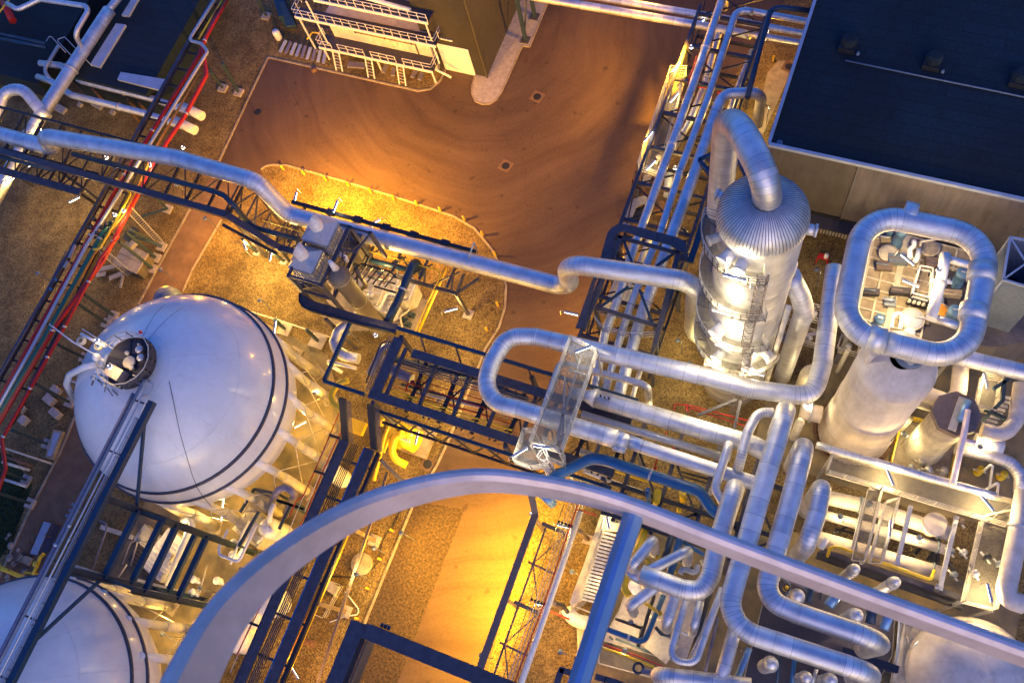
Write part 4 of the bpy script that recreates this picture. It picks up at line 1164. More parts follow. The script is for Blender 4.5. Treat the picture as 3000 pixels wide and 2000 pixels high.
# curved deck tray under the tower
dk = thing('cable_tray', 'wide dark cable tray with a rounded end below the vent tower', 'tray', pt("b2 1000,1280,0"))
zt = 8.6
tr_out = pts("b2 545,1065,8.6 515,1120 515,1170 540,1215 600,1245 1010,1360 c2 1330,45") 
tr_in = pts("b2 575,1120,8.6 590,1140 640,1165 1050,1290 c2 1350,-30")
MB().prism(tr_out + list(reversed(tr_in)), 8.45, 8.6).build('cover', 'navy_steel', dk)
eb = MB()
for a, b in zip(tr_out, tr_out[1:]): eb.beam(a + Vector((0, 0, -.1)), b + Vector((0, 0, -.1)), .08, .5)
eb.build('side_plate', 'black_steel', dk)
for s_ in ("b2 740,1320,8.3", "b2 560,1000,8.3"):
    p_ = pt(s_); MB().beam(p_, (p_.x, p_.y + .3, .1), .28, .28).build('post', 'navy_steel', dk)
leg(dk, pt("b2 575,1410,3"), pt("b2 665,1500,.3"), .13, pad=1.5)
leg(dk, pt("b2 300,1325,3"), pt("b2 385,1400,.3"), .13, pad=1.3)
pipe('thin cream pipe strung over the gravel above the sphere', "b2 40,1240,2.2 420,1355 800,1480", 15, m='cream')
pipe('fat grey elbow left of the cable tray corner', "b2 930,1370,6.5 850,1400 820,1500 c2 810,120 830,190 900,240 1020,265", 92, R=1.6)
pipe('thinner grey pipe turning below the fat grey elbow', "c2 880,380,4 800,330,4.5 740,280,5.2 1000,345,5.2", 34, R=.5)
# ================================================================= DARK PIPE RACK (middle)
rk = thing('pipe_rack', 'large dark open pipe rack crossing the middle of the site', 'rack', (-22, 16.5, 0))
yf, yb_ = 14.0, 19.6
xe, xw = -8.8, -29.3
MB().beam((xw - .4, yf, 11.0), (xe, yf, 11.0), .72, .24).build('tray', 'navy_steel', rk)
MB().beam((-27.6, 18.3, 11.0), (xe, 18.3, 11.0), .72, .24).build('tray', 'navy_steel', rk)
MB().beam((-29.2, 19.2, 11.004), (-29.2, yf - .2, 11.004), .85, .25).build('tray', 'navy_steel', rk)
MB().beam((xw - .3, 19.9, 11.3), (xe, 19.9, 11.3), .26, .34).build('chord', 'blue_steel', rk)
MB().beam((xw - .2, yf - .9, 9.6), (xe, yf - .9, 9.6), .26, .34).build('chord', 'blue_steel', rk)
MB().beam((xw - .2, yf - 1.1, 6.4), (xe, yf - 1.1, 6.4), .22, .26).build('chord', 'black_steel', rk)
MB().beam((-34.4, 19.5, 9.9), (-34.4, 14.0, 9.9), .28, .34).build('chord', 'blue_steel', rk)
MB().beam((-34.4, 14.0, 9.9), (-30.5, 14.0, 9.9), .28, .34).build('chord', 'blue_steel', rk)
for k, x_ in enumerate((-28.4, -25.4, -22.4, -19.4, -16.6, -13.6, -10.6)):
    MB().beam((x_, yf, 10.7), (x_, 18.6, 10.7), .26, .34).build('crossbeam', 'navy_steel', rk)
    MB().beam((x_ + 1.2, yf, 8.2), (x_ + 1.2, 19, 8.2), .3, .3).build('crossbeam', 'black_steel', rk)
    dz = MB(); dz.beam((x_, yf - .9, 9.5), (x_ + 1.5, yf - 1.1, 6.5), .14, .14); dz.beam((x_ + 1.5, yf - 1.1, 6.5), (x_ + 3, yf - .9, 9.5), .14, .14)
    dz.beam((x_, yf - .95, 6.3), (x_ + 1.5, yf - .2, 8.2), .1, .1); dz.beam((x_ + .2, yf, 8.1), (x_ + 2.8, 19, 8.1), .12, .12); dz.beam((x_ + .2, 19, 8.1), (x_ + 2.8, yf, 8.1), .12, .12)
    dz.build('brace', 'black_steel', rk)
for x_ in (-29.2, -17.5, -9.5):
    for y_ in (yf - .6, 19.4): MB().beam((x_, y_, 0), (x_, y_, 10.8), .32, .32).build('column', 'navy_steel', rk)
for k in range(6):
    x_ = -27.5 + k * 3.2; m_ = MB(); m_.beam((x_, 19.9, 11.2), (x_ + .7, 18.9, 10.4), .1, .5); m_.build('gusset', 'black_steel', rk)
cbn = MB()
for k in range(4):
    y_ = 17.75 - k * .2; cbn.tube([(-28.2, y_ - .2, 10.95), (xe, y_ - .2, 10.95)], .05, 6)
for k in range(3):
    cbn.tube([(-30.2 + k * .18, 19.2, 10.8), (-30.2 + k * .18, 14.2, 10.8)], .05, 6)
tag(cbn.build('cable_bundle', 'brown_steel'), 'bundle of brown cables along the inside of the rear tray of the dark rack', 'cables')
pipe('thick dark blue pipe low inside the dark rack', "c2 1290,260,7.4 2060,430 c3 230,540 420,610", 62, m='blue_steel')
pipe('fat mauve pipe end inside the left part of the dark rack', "c2 1200,260,7.6 1330,375 1470,440", 100, m='purple_steel')
for i, (s_, m_, w_) in enumerate((("c2 1270,480,8.3 2323,820", 'red_paint', 10), ("c2 1330,430,8.4 2323,760", 'red_paint', 9), ("c2 1500,440,8.4 2323,690", 'red_paint', 9), ("c2 1262,520,8.5 2323,870", 'yellow_paint', 15), ("c2 1300,560,8.3 2323,905", 'yellow_paint', 12), ("c2 1500,590,7.5 2323,800", 'orange_pipe', 18), ("c2 1480,540,7.3 2323,740", 'white_steel', 22), ("c2 1360,300,8.4 2100,500", 'black_steel', 14), ("c2 1380,480,7.6 2323,730", 'blue_steel', 26))):
    pipe(('lowest red', 'middle red', 'upper red', 'upper yellow', 'lower yellow', 'orange', 'white', 'black', 'slim blue')[i] + ' line running lengthwise inside the dark rack', s_, w_, m=m_, group='lines inside the dark rack')
rv = thing('red_valve', 'red valve group hanging inside the dark rack', 'valve', pt("c2 1470,480,8"))
MB().tube(pts("c2 1420,540,8 1440,470 1510,490"), .09, 8, .2).build('body', 'red_paint', rv)
MB().lathe([(0, .2), (.22, .2), (.22, .05), (.1, 0)], pt("c2 1480,470,8.2"), 12).build('handwheel', 'red_paint', rv)
pipe('dark curved loop of conduit at the rack corner', "c2 1080,470,10.6 1190,170 1230,110 1330,130", 16, m='black_steel', R=1.0, name='conduit')
pipe('grey elbow nested in the dark rack corner', "c2 1110,400,9 1230,150 1340,160", 62, m='purple_steel', R=.8)
pipe('green gas elbow at the left end of the dark rack', "c2 930,445,8 850,470 780,570 800,640 890,720", 55, m='yellow_paint', R=.8)
# vertical tray drops and lower left rack
lr = thing('cable_rack', 'dark cable rack running from the middle rack to the lower left corner', 'rack', pt("d2 300,900,0"))
zl = 7.6
tr = [("c2 880,600,10.9 905,955,7.6", 62), ("c2 1120,655,10.9 1150,1030,7.6", 62)]
for s_, w_ in tr:
    a, b = pts(s_); MB().beam(a, b, .62, .18, (0, -1, 0)).build('tray', 'black_steel', lr)
    cc = MB()
    for k in range(4):
        o = Vector((.42 + .11 * k, -.05, 0)); cc.tube([a + o, b + o], .035, 6)
    cc.build('cable', 'brown_steel', lr)
xa_, xb_ = pt("c2 905,960,7.6").x, pt("c2 1120,1050,7.6").x
ya_ = pt("c2 905,960,7.6").y
MB().beam((xa_, ya_, zl), (xa_, -40, zl), .75, .2).build('tray', 'navy_steel', lr)
MB().beam((xb_ - .1, ya_, zl), (xb_ - .1, -40, zl), .85, .2).build('tray', 'navy_steel', lr)
MB().beam((xa_ - .5, ya_, zl - .2), (xa_ - .5, -40, zl - .2), .12, .4).build('rail', 'blue_steel', lr)
MB().beam((xb_ - .62, ya_, zl - .1), (xb_ - .62, -40, zl - .1), .12, .3).build('rail', 'blue_paint', lr)
MB().beam((xb_ + .55, ya_, zl - .5), (xb_ + .55, -40, zl - .5), .3, .5).build('rail', 'black_steel', lr)
cc = MB()
for k in range(5): cc.tube([(xa_ + .55 + k * .16, ya_, zl - .12), (xa_ + .55 + k * .16, -40, zl - .12)], .05, 6)
cc.build('cable', 'black_steel', lr)
cc = MB()
for k in range(3): cc.tube([(xa_ + .62 + k * .16, ya_ - 8, zl - .05), (xa_ + .62 + k * .16, -40, zl - .05)], .035, 6)
cc.build('cable', 'brown_steel', lr)
for k in range(13):
    y_ = ya_ - 1.5 - k * 3.3
    MB().beam((xa_ - .5, y_, zl - .4), (xb_ + .6, y_, zl - .4), .2, .24).build('crossbeam', 'blue_steel', lr)
for s_ in ("d2 1150,355,.3", "d2 900,955,.3"):
    p_ = pt(s_)
    leg(lr, Vector((xb_ + .6, p_.y, zl - .6)), Vector((p_.x, p_.y, .3)), .16, 'brown_steel', pad=1.0)
MB().beam((xb_ + 1.0, ya_ - 1, 4.6), (xb_ + 2.2, -14, 3.0), .22, .22).build('strut', 'brown_steel', lr)
MB().beam((xb_ + 1.0, ya_ - .5, zl - .3), (xb_ + 3.2, ya_ - 1.5, 5.0), .3, .36).build('strut', 'navy_steel', lr)
for i, (s_, m_, w_) in enumerate((("c2 870,680,7 645,1215 545,1430 490,1465 430,1600", 'red_paint', 11), ("c2 890,830,7 700,1250 580,1560 d2 -20,1330", 'red_paint', 11), ("c2 800,900,6.8 640,1220 520,1500 d1 1960,1480", 'galvanised', 8), ("c2 840,920,6.8 690,1240 560,1560", 'galvanised', 8))):
    pipe(('left red', 'right red', 'left grey', 'right grey')[i] + ' tube of the four running beside the cable rack past the sphere legs', s_, w_, m=m_, name='tube', cat='tube', R=.3)
for i, s_ in enumerate(("c2 770,910,7 860,940", "c2 640,1215,7 730,1245", "d2 280,740,7 190,700", "d2 60,1040,7 160,1080")):
    q_ = pts(s_); tag(MB().beam(q_[0], q_[1], .2, .2).build('pipe_clamp', 'black_steel'), ORD[i] + ' dark clamp bar from the top across the red tubes', 'clamp', 'clamp bars on the red tubes')
for i, (s_, m_, w_) in enumerate((("d2 935,275,5.6 380,1568", 'yellow_paint', 34), ("d2 890,300,5.4 320,1568", 'orange_pipe', 16), ("d2 850,330,5.3 270,1568", 'rust', 20))):
    pipe(('bright yellow', 'orange', 'rusty')[i] + ' pipe along the right side of the cable rack at the bottom', s_, w_, m=m_)
t = thing('pipe_shoe', 'rusty steel pipe shoe at the lower end of the strut', 'shoe', pt("d2 610,1220,3"))
MB().beam(pt("d2 560,1210,3"), pt("d2 650,1240,3"), .5, .3).build('shoe', 'rust', t)
t = thing('wire_cage', 'white wire basket frame on the gravel beside the cable rack', 'frame', pt("d2 800,850,0"))
MB().rail(pts("d2 760,700,.05 890,740 740,1020 650,985"), .9, 1.0, .03, closed=True).build('railing', 'cream', t)
MB().box(pt("d2 800,760,0.05"), 1.2, .8, .5, -.2).build('crate', 'cream', t)
# ---- yellow pump house
yp = thing('yellow_compressor', 'bright yellow compressor housing lit under the dark rack', 'compressor', pt("c2 1420,930,0"))
c_ = pt("c2 1430,930,1.6")
d_ = Vector((1, -.1, 0)).normalized()
MB().tube([c_ - d_ * 1.5, c_ + d_ * 1.1], 1.05, 24).build('body', 'yellow_paint', yp)
MB().lathe([(0, .5), (.5, .45), (.6, .2), (.6, -.9)], c_ + Vector((.5, .25, 1.0)), 20).build('dome', 'yellow_paint', yp)
MB().box((c_.x - 1.2, c_.y, .05), 1.2, 2.2, 2.2).build('casing', 'yellow_paint', yp)
MB().box((c_.x - .1, c_.y + .2, 0.02), 4.2, 2.6, .35).build('base', 'concrete', yp)
rb = MB()
for k in range(5): rb.beam(c_ + Vector((-.3 + k * .22, .5, 1.05)), c_ + Vector((-.1 + k * .22, -.6, 1.05)), .05, .2)
rb.build('vent_rib', 'white_steel', yp)
pipe('yellow elbow pipe beside the tray drop', "c2 1205,830,5 1220,760,5.4 1270,750,5 1350,840,3.6", 48, m='yellow_paint', R=.5)
pipe('long yellow gas pipe curling below the compressor', "c2 1400,900,3.4 1330,920,3.2 1300,1050,2.4 1330,1120,2 1430,1170,1.6", 66, m='yellow_paint', R=.9)
pipe('slim yellow pipe beside the tray drop', "c2 1300,760,5 1240,920,4.2 1150,1300,3.5", 30, m='yellow_paint', R=.6)
pipe('slim curved blue yellow pipe looping by the compressor', "c2 1230,1060,3 1280,920 1330,890 1370,920", 26, m='yellow_paint', R=.6)
tag(MB().box(pt("c2 1010,850,2"), 1.6, 1.2, .6).build('yellow_casing', 'yellow_paint'), 'yellow casing between the two tray drops', 'casing')
# ================================================================= SPHERES
def sphere(label, cx, cy, cz, R, z1, z2, rr):
    t = thing('storage_sphere', label, 'tank', (cx, cy, 0))
    n, m = 72, 40
    prof = []
    for k in range(m + 1):
        a = math.pi / 2 - math.pi * k / m
        prof.append((max(0.001, R * math.cos(a)), R * math.sin(a)))
    MB().lathe(prof, (cx, cy, cz), n).build('shell', 'white_paint', t)
    for zz in (z1, z2):
        r_ = math.sqrt(R * R - (zz - cz) ** 2)
        MB().lathe([(r_ - .05, .12), (r_ + .15, .12), (r_ + .15, -.12), (r_ - .05, -.12)], (cx, cy, zz), 96).build('band', 'navy_steel', t)
    for k in range(18):
        a = math.radians(0.4 + 20 * k)
        p = Vector((cx + 8.95 * math.cos(a), cy + 8.95 * math.sin(a), 0)); q = Vector((cx + (R - .25) * math.cos(a), cy + (R - .25) * math.sin(a), cz + .6))
        l = MB().tube([p, Vector((q.x, q.y, 5.2))], .42, 16).build('leg', 'cream', t)
        MB().tube([Vector((q.x, q.y, 5.2)), q], .36, 16).build('leg_upper', 'white_paint', l)
        MB().box(p, 1.3, 1.3, .3, a).build('footing', 'concrete', l)
    wm = MB()
    for k in range(14):
        a = 2 * math.pi * (k + .3) / 14; pr = None
        for j in range(19):
            b = math.radians(72 - j * 7.2); q = Vector((cx, cy, cz)) + Vector((math.cos(a) * math.cos(b), math.sin(a) * math.cos(b), math.sin(b))) * (R + .004)
            if pr is not None: wm.beam(pr, q, .035, .012)
            pr = q
    for zz in (cz + R * math.sin(math.radians(72)), cz + R * math.sin(math.radians(38))):
        r_ = math.sqrt(R * R - (zz - cz) ** 2); wm.lathe([(r_ - .01, .02), (r_ + .008, 0), (r_ - .01, -.02)], (cx, cy, zz), 72)
    wm.build('weld_seam', 'weld', t)
    bm_ = MB()
    for k in range(18):
        a = math.radians(0.4 + 20 * k); b = math.radians(0.4 + 20 * (k + 1))
        for za, zb in ((.9, 7.6), (7.6, .9)):
            bm_.tube([(cx + 8.9 * math.cos(a), cy + 8.9 * math.sin(a), za), (cx + 8.9 * math.cos(b), cy + 8.9 * math.sin(b), zb)], .05, 6)
    bm_.build('tie_rod', 'cream', t)
    return t
s1_ = sphere('whole white storage sphere with two dark bands and a round top platform', -44.68, 8.75, 10.7, 8.85, 13.25, 11.33, 0)
s2_ = sphere('second white storage sphere cut off by the bottom left corner', -45.23, -16.6, 10.7, 9.1, 12.57, 10.7, 0)
MB().tube([(-41.6, 8.5, 19.0), (-39.4, 5.2, 18.0), (-37.6, 2.0, 15.6), (-36.9, 1.2, 13.5)], .025, 6, 4).build('stay_wire', 'black_steel', s1_)
wl = MB()
for a_ in (-10, 6): 
    pr = None
    for k in range(12):
        b = math.radians(88 - k * 3.6); a = math.radians(100 + a_)
        q = Vector((-44.68, 8.75, 10.7)) + Vector((math.cos(a) * math.cos(b), math.sin(a) * math.cos(b), math.sin(b))) * 8.865
        if pr is not None: wl.beam(pr, q, .03, .01)
        pr = q
wl.build('weld_line', 'seam', s1_)
# round top platform
tp = thing('round_platform', 'round railed platform with valves on top of the white sphere', 'platform', (-44.6, 8.7, 19.5))
cxp, cyp, zp = -44.6, 8.7, 20.05
MB().lathe([(.4, 0), (2.05, 0), (2.05, -.1), (.4, -.1)], (cxp, cyp, zp), 32).build('deck', 'dark_deck', tp)
rl = [Vector((cxp + 2.1 * math.cos(math.radians(a)), cyp + 2.1 * math.sin(math.radians(a)), zp)) for a in range(-150, 165, 12)]
MB().rail(rl[::2], 1.15, 1.3, .03, rails=(1.0, .5)).build('railing', 'cream', tp)
MB().lathe([(2.08, .05), (2.12, .05), (2.12, 1.1), (2.08, 1.1)], (cxp, cyp, zp), 28, a0=math.radians(-70), a1=math.radians(60)).build('kick_screen', 'dark_deck', tp)
for k, (dx, dy, r_, h_, m_) in enumerate(((.5, 1.1, .3, .6, 'galvanised'), (.95, .55, .3, .6, 'galvanised'), (.05, .0, .5, .35, 'cream'), (-.5, .6, .18, .3, 'cream'), (.5, -.35, .2, .4, 'cream'), (.2, 1.45, .1, .5, 'cream'))):
    MB().lathe([(0, h_), (r_ * .9, h_), (r_, h_ - .06), (r_, h_ - .2), (r_ * .6, h_ - .22), (r_ * .6, 0)], (cxp + dx, cyp + dy, zp), 18).build('nozzle', m_, tp)
MB().box((cxp - .35, cyp - 1.15, zp), 1.4, .9, .9, -.15).build('cabinet', 'pale_slab', tp)
db = MB(); 
for a in (0, 60, 120): 
    v = Vector((math.cos(math.radians(a)), math.sin(math.radians(a)), 0)); db.beam(Vector((cxp, cyp, zp + .03)) - v * 2, Vector((cxp, cyp, zp + .03)) + v * 2, .12, .08)
db.build('deck_beam', 'black_steel', tp)
aw = thing('service_boom', 'white valve arm with nozzles reaching left from the sphere top', 'arm', pt("c1 840,250,20"))
for s_, r_ in (("c1 420,-30,20 620,120 830,240 900,290", .06), ("c1 700,10,20 1000,200", .05), ("c1 830,250,19.6 870,300 880,380", .2), ("c1 690,50,20.3 800,110 900,160", .12), ("c1 800,380,19.9 860,370 910,400 930,450", .17)):
    MB().tube(pts(s_), r_, 10, .3).build('branch', 'white_paint', aw)
for s_ in ("c1 705,120,19.8", "c1 850,165,19.8"):
    p_ = pt(s_); MB().lathe([(.2, .35), (.34, .35), (.36, .1), (.3, 0)], p_, 18).build('cowl', 'cream', aw)
MB().lathe([(0, .5), (.25, .42), (.32, .2), (.25, 0)], pt("c1 832,258,20"), 16).build('ball_valve', 'white_paint', aw)
pipe('pale blue bent pipe curling off the left shoulder of the sphere', "c1 830,310,19.2 700,340,18.8 590,400,17.2 565,480,15.5 620,590,12.5", 55, m='white_paint', R=1.6, n=18)
vv = thing('relief_valves', 'small dark relief valves below the sphere platform', 'valves', pt("c1 850,460,19.4"))
for s_ in ("c1 800,430,19.7 780,490,19.7", "c1 830,440,19.7 900,500,19.7", "c1 900,480,19.7 890,545,19.7", "c1 910,510,19.6 960,580,19.4", "c1 950,520,19.5 1030,600,19"):
    q_ = pts(s_); MB().tube(q_, .07 if s_[3] != '9' else .04, 8).build('valve', 'brown_steel', vv)
for s_ in ("c1 805,430,19.8", "c1 895,490,19.8"):
    MB().lathe([(0, .3), (.2, .28), (.2, .1), (.1, 0)], pt(s_), 12).build('handwheel', 'galvanised', vv)
for i, s_ in enumerate(("c1 605,455,15.6 700,475,16", "c1 615,570,14 760,572,17")):
    pipe(('upper', 'lower')[i] + ' short white rod at the left edge of the sphere', s_, 14, m='white_paint', name='rod', cat='rod')
tag(MB().lathe([(0, .35), (.1, .3), (.12, .1), (.06, 0)], pt("c1 1205,45,20.2"), 12).build('beacon', 'red_plastic'), 'tiny red beacon at the rim of the sphere platform', 'beacon')
pw = thing('pale_dome', 'pale domed tank peeping out behind the top of the sphere', 'tank', pt("b1 1430,1090,0"))
MB().lathe([(0, 5.2), (.7, 5.0), (1.2, 4.4), (1.35, 3.7), (1.35, .02)], pt("b1 1400,1120,4.4") * Vector((1, 1, 0)).length / 1.41421356 if False else Vector((pt("b1 1400,1130,4.4").x, pt("b1 1400,1130,4.4").y, 0)), 28).build('shell', 'lead', pw)
# ---- portal tower and walkway between the spheres
pt_ = thing('portal_tower', 'blue steel portal tower standing between the two white spheres', 'tower', (-41.2, -3.6, 0))
for x_ in (-41.2, -38.6):
    zt_ = 20 if x_ < -40 else 16
    for y_ in (-.96, -6.25):
        MB().ibeam((x_, y_, .05), (x_, y_, zt_), .5, .5).build('column', 'blue_steel' if x_ < -40 else 'teal_steel', pt_)
    for z_ in ((15.8, 12.1, 6.4) if x_ < -40 else (14.2, 9.2)):
        MB().beam((x_, -.96, z_), (x_, -6.25, z_), .42, .42).build('crossbeam', 'blue_steel', pt_)
for z_ in (15.8, 9.2):
    for y_ in (-.96, -6.25): MB().beam((-41.2, y_, z_ - .5), (-38.6, y_, z_ - .5), .2, .26).build('crossbeam', 'teal_steel', pt_)
MB().beam((-41.3, -.96, 15.8), (-41.4, 5.3, 20), .2, .22).build('knee_brace', 'blue_steel', pt_)
MB().beam((-41.3, -6.25, 15.8), (-41.4, -11.6, 20), .2, .22).build('knee_brace', 'blue_steel', pt_)
xw_ = pt("c1 1300,640,20").x
MB().beam((-41.25, pt("c1 1310,635,20").y, 20.2), (-41.25, -18.6, 20.2), .46, .5).build('main_beam', 'blue_steel', pt_)
hb = MB()
for y_ in (6.2, 2.2, -2, -6, -10, -14, -17.5): hb.beam((-42.7, y_, 20.2), (-41.25, y_, 20.2), .12, .14)
hb.build('hanger', 'navy_steel', pt_)
rp = MB(); rp.rail([(-41.7, 5, 20.1), (-41.7, -18, 20.1)], .5, 1.5, .03); rp.build('railing', 'galvanised', pt_)
for i, dx in enumerate((-42.75, -42.48, -42.0)):
    y0p = (7.6, 7.9, 6.8)[i]
    pipe(('left dark grey', 'middle steel blue', 'right silver')[i] + ' pipe on the walkway beam over the spheres', [Vector((dx, y0p, 19.9)), Vector((dx, y0p, 20.6)), Vector((dx, -40, 20.6))] if i else [Vector((dx, y0p - 1, 20.6)), Vector((dx, -40, 20.6))], r=(.14, .11, .07)[i], m=('purple_steel', 'lead', 'galvanised')[i], R=.4, flange=(.25, .5))
pipe('bent stair rail stepping from the sphere platform to the walkway', "c1 1130,400,20.6 1310,480 1200,720", r=.05, m='galvanised', R=.2, name='handrail')
pipe('second stair rail stepping from the sphere platform to the walkway', "c1 1110,440,20.6 1225,490 1185,590", r=.05, m='galvanised', R=.2, name='handrail')
for i, s_ in enumerate(("d1 610,45,20.3 690,75", "d1 590,95,20.3 670,120", "d1 560,140,20.3 640,170")):
    pipe(('upper', 'middle', 'lower')[i] + ' small pipe stub at the left of the walkway pipes', s_, 24, m='lead', name='pipe_stub')
# things between the spheres, on the floor
MC = [("d1 1340,560,1.4", 2.6, 2.0, 1.4, 'white_steel', 'white boxy compressor between the spheres'), ("d1 1270,350,1.0", 2.8, 1.6, 1.0, 'cream', 'cream louvred cooler beside the white pipe'), ("d1 1200,480,.9", 1.6, 2.0, .9, 'olive_sheet', 'dull olive pump block under the portal tower'), ("d1 1430,400,1.6", 2.2, 2.4, 1.6, 'white_steel', 'white finned fan box below the sphere legs'), ("d1 2150,240,3", 3, 2.4, 3.0, 'cream', 'large cream machine at the foot of the red tubes')]
for s_, a_, b_, h_, m_, lb_ in MC:
    p_ = pt(s_); t = thing('machine', lb_, 'machine', (p_.x, p_.y, 0))
    MB().box((p_.x, p_.y, .05), a_, b_, h_ - .05, -.25).build('casing', m_, t)
    rb = MB(); ca, sa = math.cos(-.25), math.sin(-.25)
    for k in range(6):
        u_ = (-.42 + .168 * k) * b_; c1_ = Vector((p_.x - sa * u_, p_.y + ca * u_, h_ + .06)); v_ = Vector((ca, sa, 0)) * a_ * .42
        rb.beam(c1_ - v_, c1_ + v_, .12, .12)
    rb.build('rib', m_, t)
    MB().box((p_.x + a_ * .3, p_.y - b_ * .3, h_), .5, .5, .35, -.25).build('motor', 'galvanised', t)
pipe('bright white pipe running between the machines below the portal tower', "d1 1560,190,2.4 1620,170,3 1640,230,3 1600,300 1430,740,2.4", 62, m='white_paint', R=.5)
for i, s_ in enumerate(("d1 790,600,2 900,280 910,215 850,190", "d1 1040,560,2 1110,370 1190,340", "d1 1110,570,2 1200,270", "d1 1700,800,2 1760,560", "d1 1640,640,3 1750,380 1800,330", "d1 1000,680,1.5 1080,560")):
    pipe(ORD[i] + ' slim grey pipe from the left on the floor between the spheres', s_, (16, 14, 14, 14, 12, 12)[i], m='purple_steel' if i < 3 else 'cream', R=.4, group='slim pipes between the spheres')
for i, s_ in enumerate(("d1 640,580,1.2 880,660 1000,700", "d1 1140,690,1.2 1500,790 1600,830", "d1 1060,800,1 1440,880", "d1 860,240,1 1130,330")):
    q_ = pts(s_); mb = MB()
    for a, b in zip(q_, q_[1:]): mb.beam(a, b, .4, .25)
    tag(mb.build('floor_beam', 'cream'), ORD[i] + ' pale beam from the left lying on the floor between the spheres', 'beam', 'floor beams between the spheres')
# valve station right of the spheres
vs = thing('valve_station', 'bright white vessel with branching pipes and dark frame right of the portal tower', 'vessel', pt("d2 240,240,0"))
p_ = pt("d2 240,240,4.2")
MB().lathe([(0, 4.6), (.5, 4.5), (.85, 4.1), (.9, 3.6), (.9, .4), (.7, .02)], (p_.x, p_.y, 0), 24).build('shell', 'white_paint', vs)
for s_, r_ in (("d2 260,200,4.6 270,110,5.4 300,40,5.6", .22), ("d2 150,210,4.4 100,300,4 0,480,3.5", .16), ("d2 200,330,4.4 160,370,3.5", .12), ("d2 250,230,4.7 320,300,4.4", .14)):
    MB().tube(pts(s_), r_, 12, .4).build('branch', 'white_steel', vs)
fs = MB()
for s_ in ("c2 130,1370,6 10,1568", "c2 130,1370,6 330,1410", "d2 170,110,6 0,400", "c2 330,1470,6 560,1545", "d2 440,60,6 340,260", "d2 320,10,6 550,90"):
    q_ = pts(s_); fs.beam(q_[0], q_[1], .2, .24)
for s_ in ("c2 130,1370,6", "c2 330,1410,6", "d2 0,400,6", "d2 440,60,6"):
    a = pt(s_); fs.beam(a, (a.x, a.y, .1), .2, .2)
fs.build('frame', 'teal_steel', vs)
MB().sheet(pts("c2 140,1380,6 320,1420 230,1568 30,1568"), 5.9).build('grating', 'grating', vs)
pipe('thick grey arched pipe rising by the valve station', "c2 250,1560,3 320,1390,6.5 380,1350,6.5 480,1400,6.5 400,1568,3", 62, m='purple_steel', R=.9)
pipe('bent white pipe hooking round left of the grey ring', "d1 1940,260,6 1860,420 1870,480 2030,540 2180,230", 26, m='white_paint', R=.4)
pipe('second bent white pipe inside the hook by the grey ring', "d1 1960,560,5 2060,300 2120,190,5", 20, m='white_paint', R=.4)
for i, s_ in enumerate(("d1 1990,480,3", "d1 2000,380,3.4", "d1 1860,700,2.6", "d1 1650,800,2.2", "d1 1660,690,2.4", "d1 2290,220,3.5")):
    t = thing('valve', ORD[i] + ' white hand valve counted from the top among the pipes right of the portal tower', 'valve', pt(s_), 'white valves right of the portal tower')
    MB().lathe([(0, .5), (.32, .45), (.35, .3), (.2, .25), (.2, -.3), (.3, -.35), (0, -.4)], pt(s_), 14).build('body', 'white_steel', t)
    MB().tube([pt(s_) + Vector((-.5, .1, -.1)), pt(s_) + Vector((.5, -.1, -.1))], .12, 10).build('branch', 'white_steel', t)
for i, s_ in enumerate(("c2 790,1220,3", "d1 2250,860,3", "d1 2000,1180,3", "d2 60,980,3")):
    p_ = pt(s_); t = thing('white_tank', ORD[i] + ' white upright tank from the top seen beside the red tubes', 'tank', (p_.x, p_.y, 0), 'white tanks beside the red tubes')
    MB().lathe([(0, 3.4), (.5, 3.25), (.8, 2.9), (.85, 2.5), (.85, .02)] if i == 0 else [(0, 3.3), (.9, 3.2), (1.2, 2.9), (1.25, 2.5), (1.25, .02)], (p_.x, p_.y, 0), 24).build('shell', 'white_paint', t)
    MB().lathe([(0, .25), (.2, .25), (.22, 0)], (p_.x, p_.y, 3.25), 12).build('manhole', 'galvanised', t)
# ================================================================= THREE PIPE RACK (right of the yard)
kr = thing('pipe_rack', 'dark steel rack carrying three parallel silver pipes beside the yard', 'rack', (-12.5, 42, 0))
xl, xr = -15.6, -9.4
yA, yB = 24.0, 60.0
for x_ in (xl, xr):
    MB().beam((x_, yA, 7.9), (x_, yB, 7.9), .26, .4).build('chord', 'navy_steel', kr)
    MB().beam((x_, yA, 4.6), (x_, yB, 4.6), .2, .3).build('chord', 'black_steel', kr)
for k in range(10):
    y_ = yA + 1 + k * 3.8
    MB().beam((xl, y_, 7.7), (xr, y_, 7.7), .3, .34).build('crossbeam', 'navy_steel', kr)
    MB().beam((xl, y_, 4.5), (xr, y_, 4.5), .24, .28).build('crossbeam', 'black_steel', kr)
    b = MB(); b.beam((xl, y_, 7.5), (xr, y_ + 3.6, 7.5), .12, .12)
    if k % 2: b.beam((xr, y_, 7.5), (xl, y_ + 3.6, 7.5), .12, .12)
    b.beam((xl, y_, 4.6), (xl, y_ + 3.6, 7.7), .12, .12); b.beam((xr, y_, 7.7), (xr, y_ + 3.6, 4.6), .12, .12)
    b.build('brace', 'black_steel', kr)
    if k % 2 == 0:
        for x_ in (xl, xr): MB().beam((x_, y_, 0), (x_, y_, 7.7), .3, .3).build('column', 'navy_steel', kr)
pipe('left of the three silver rack pipes, ending in an elbow at the top', "a3 2095,75,6.0 ^8.8 1830,720 1540,1530 b3 1400,520 1290,830 1190,1150 1080,1440 c3 980,560", 74, R=.7, flange=(.22, .46), bandm='aluminium')
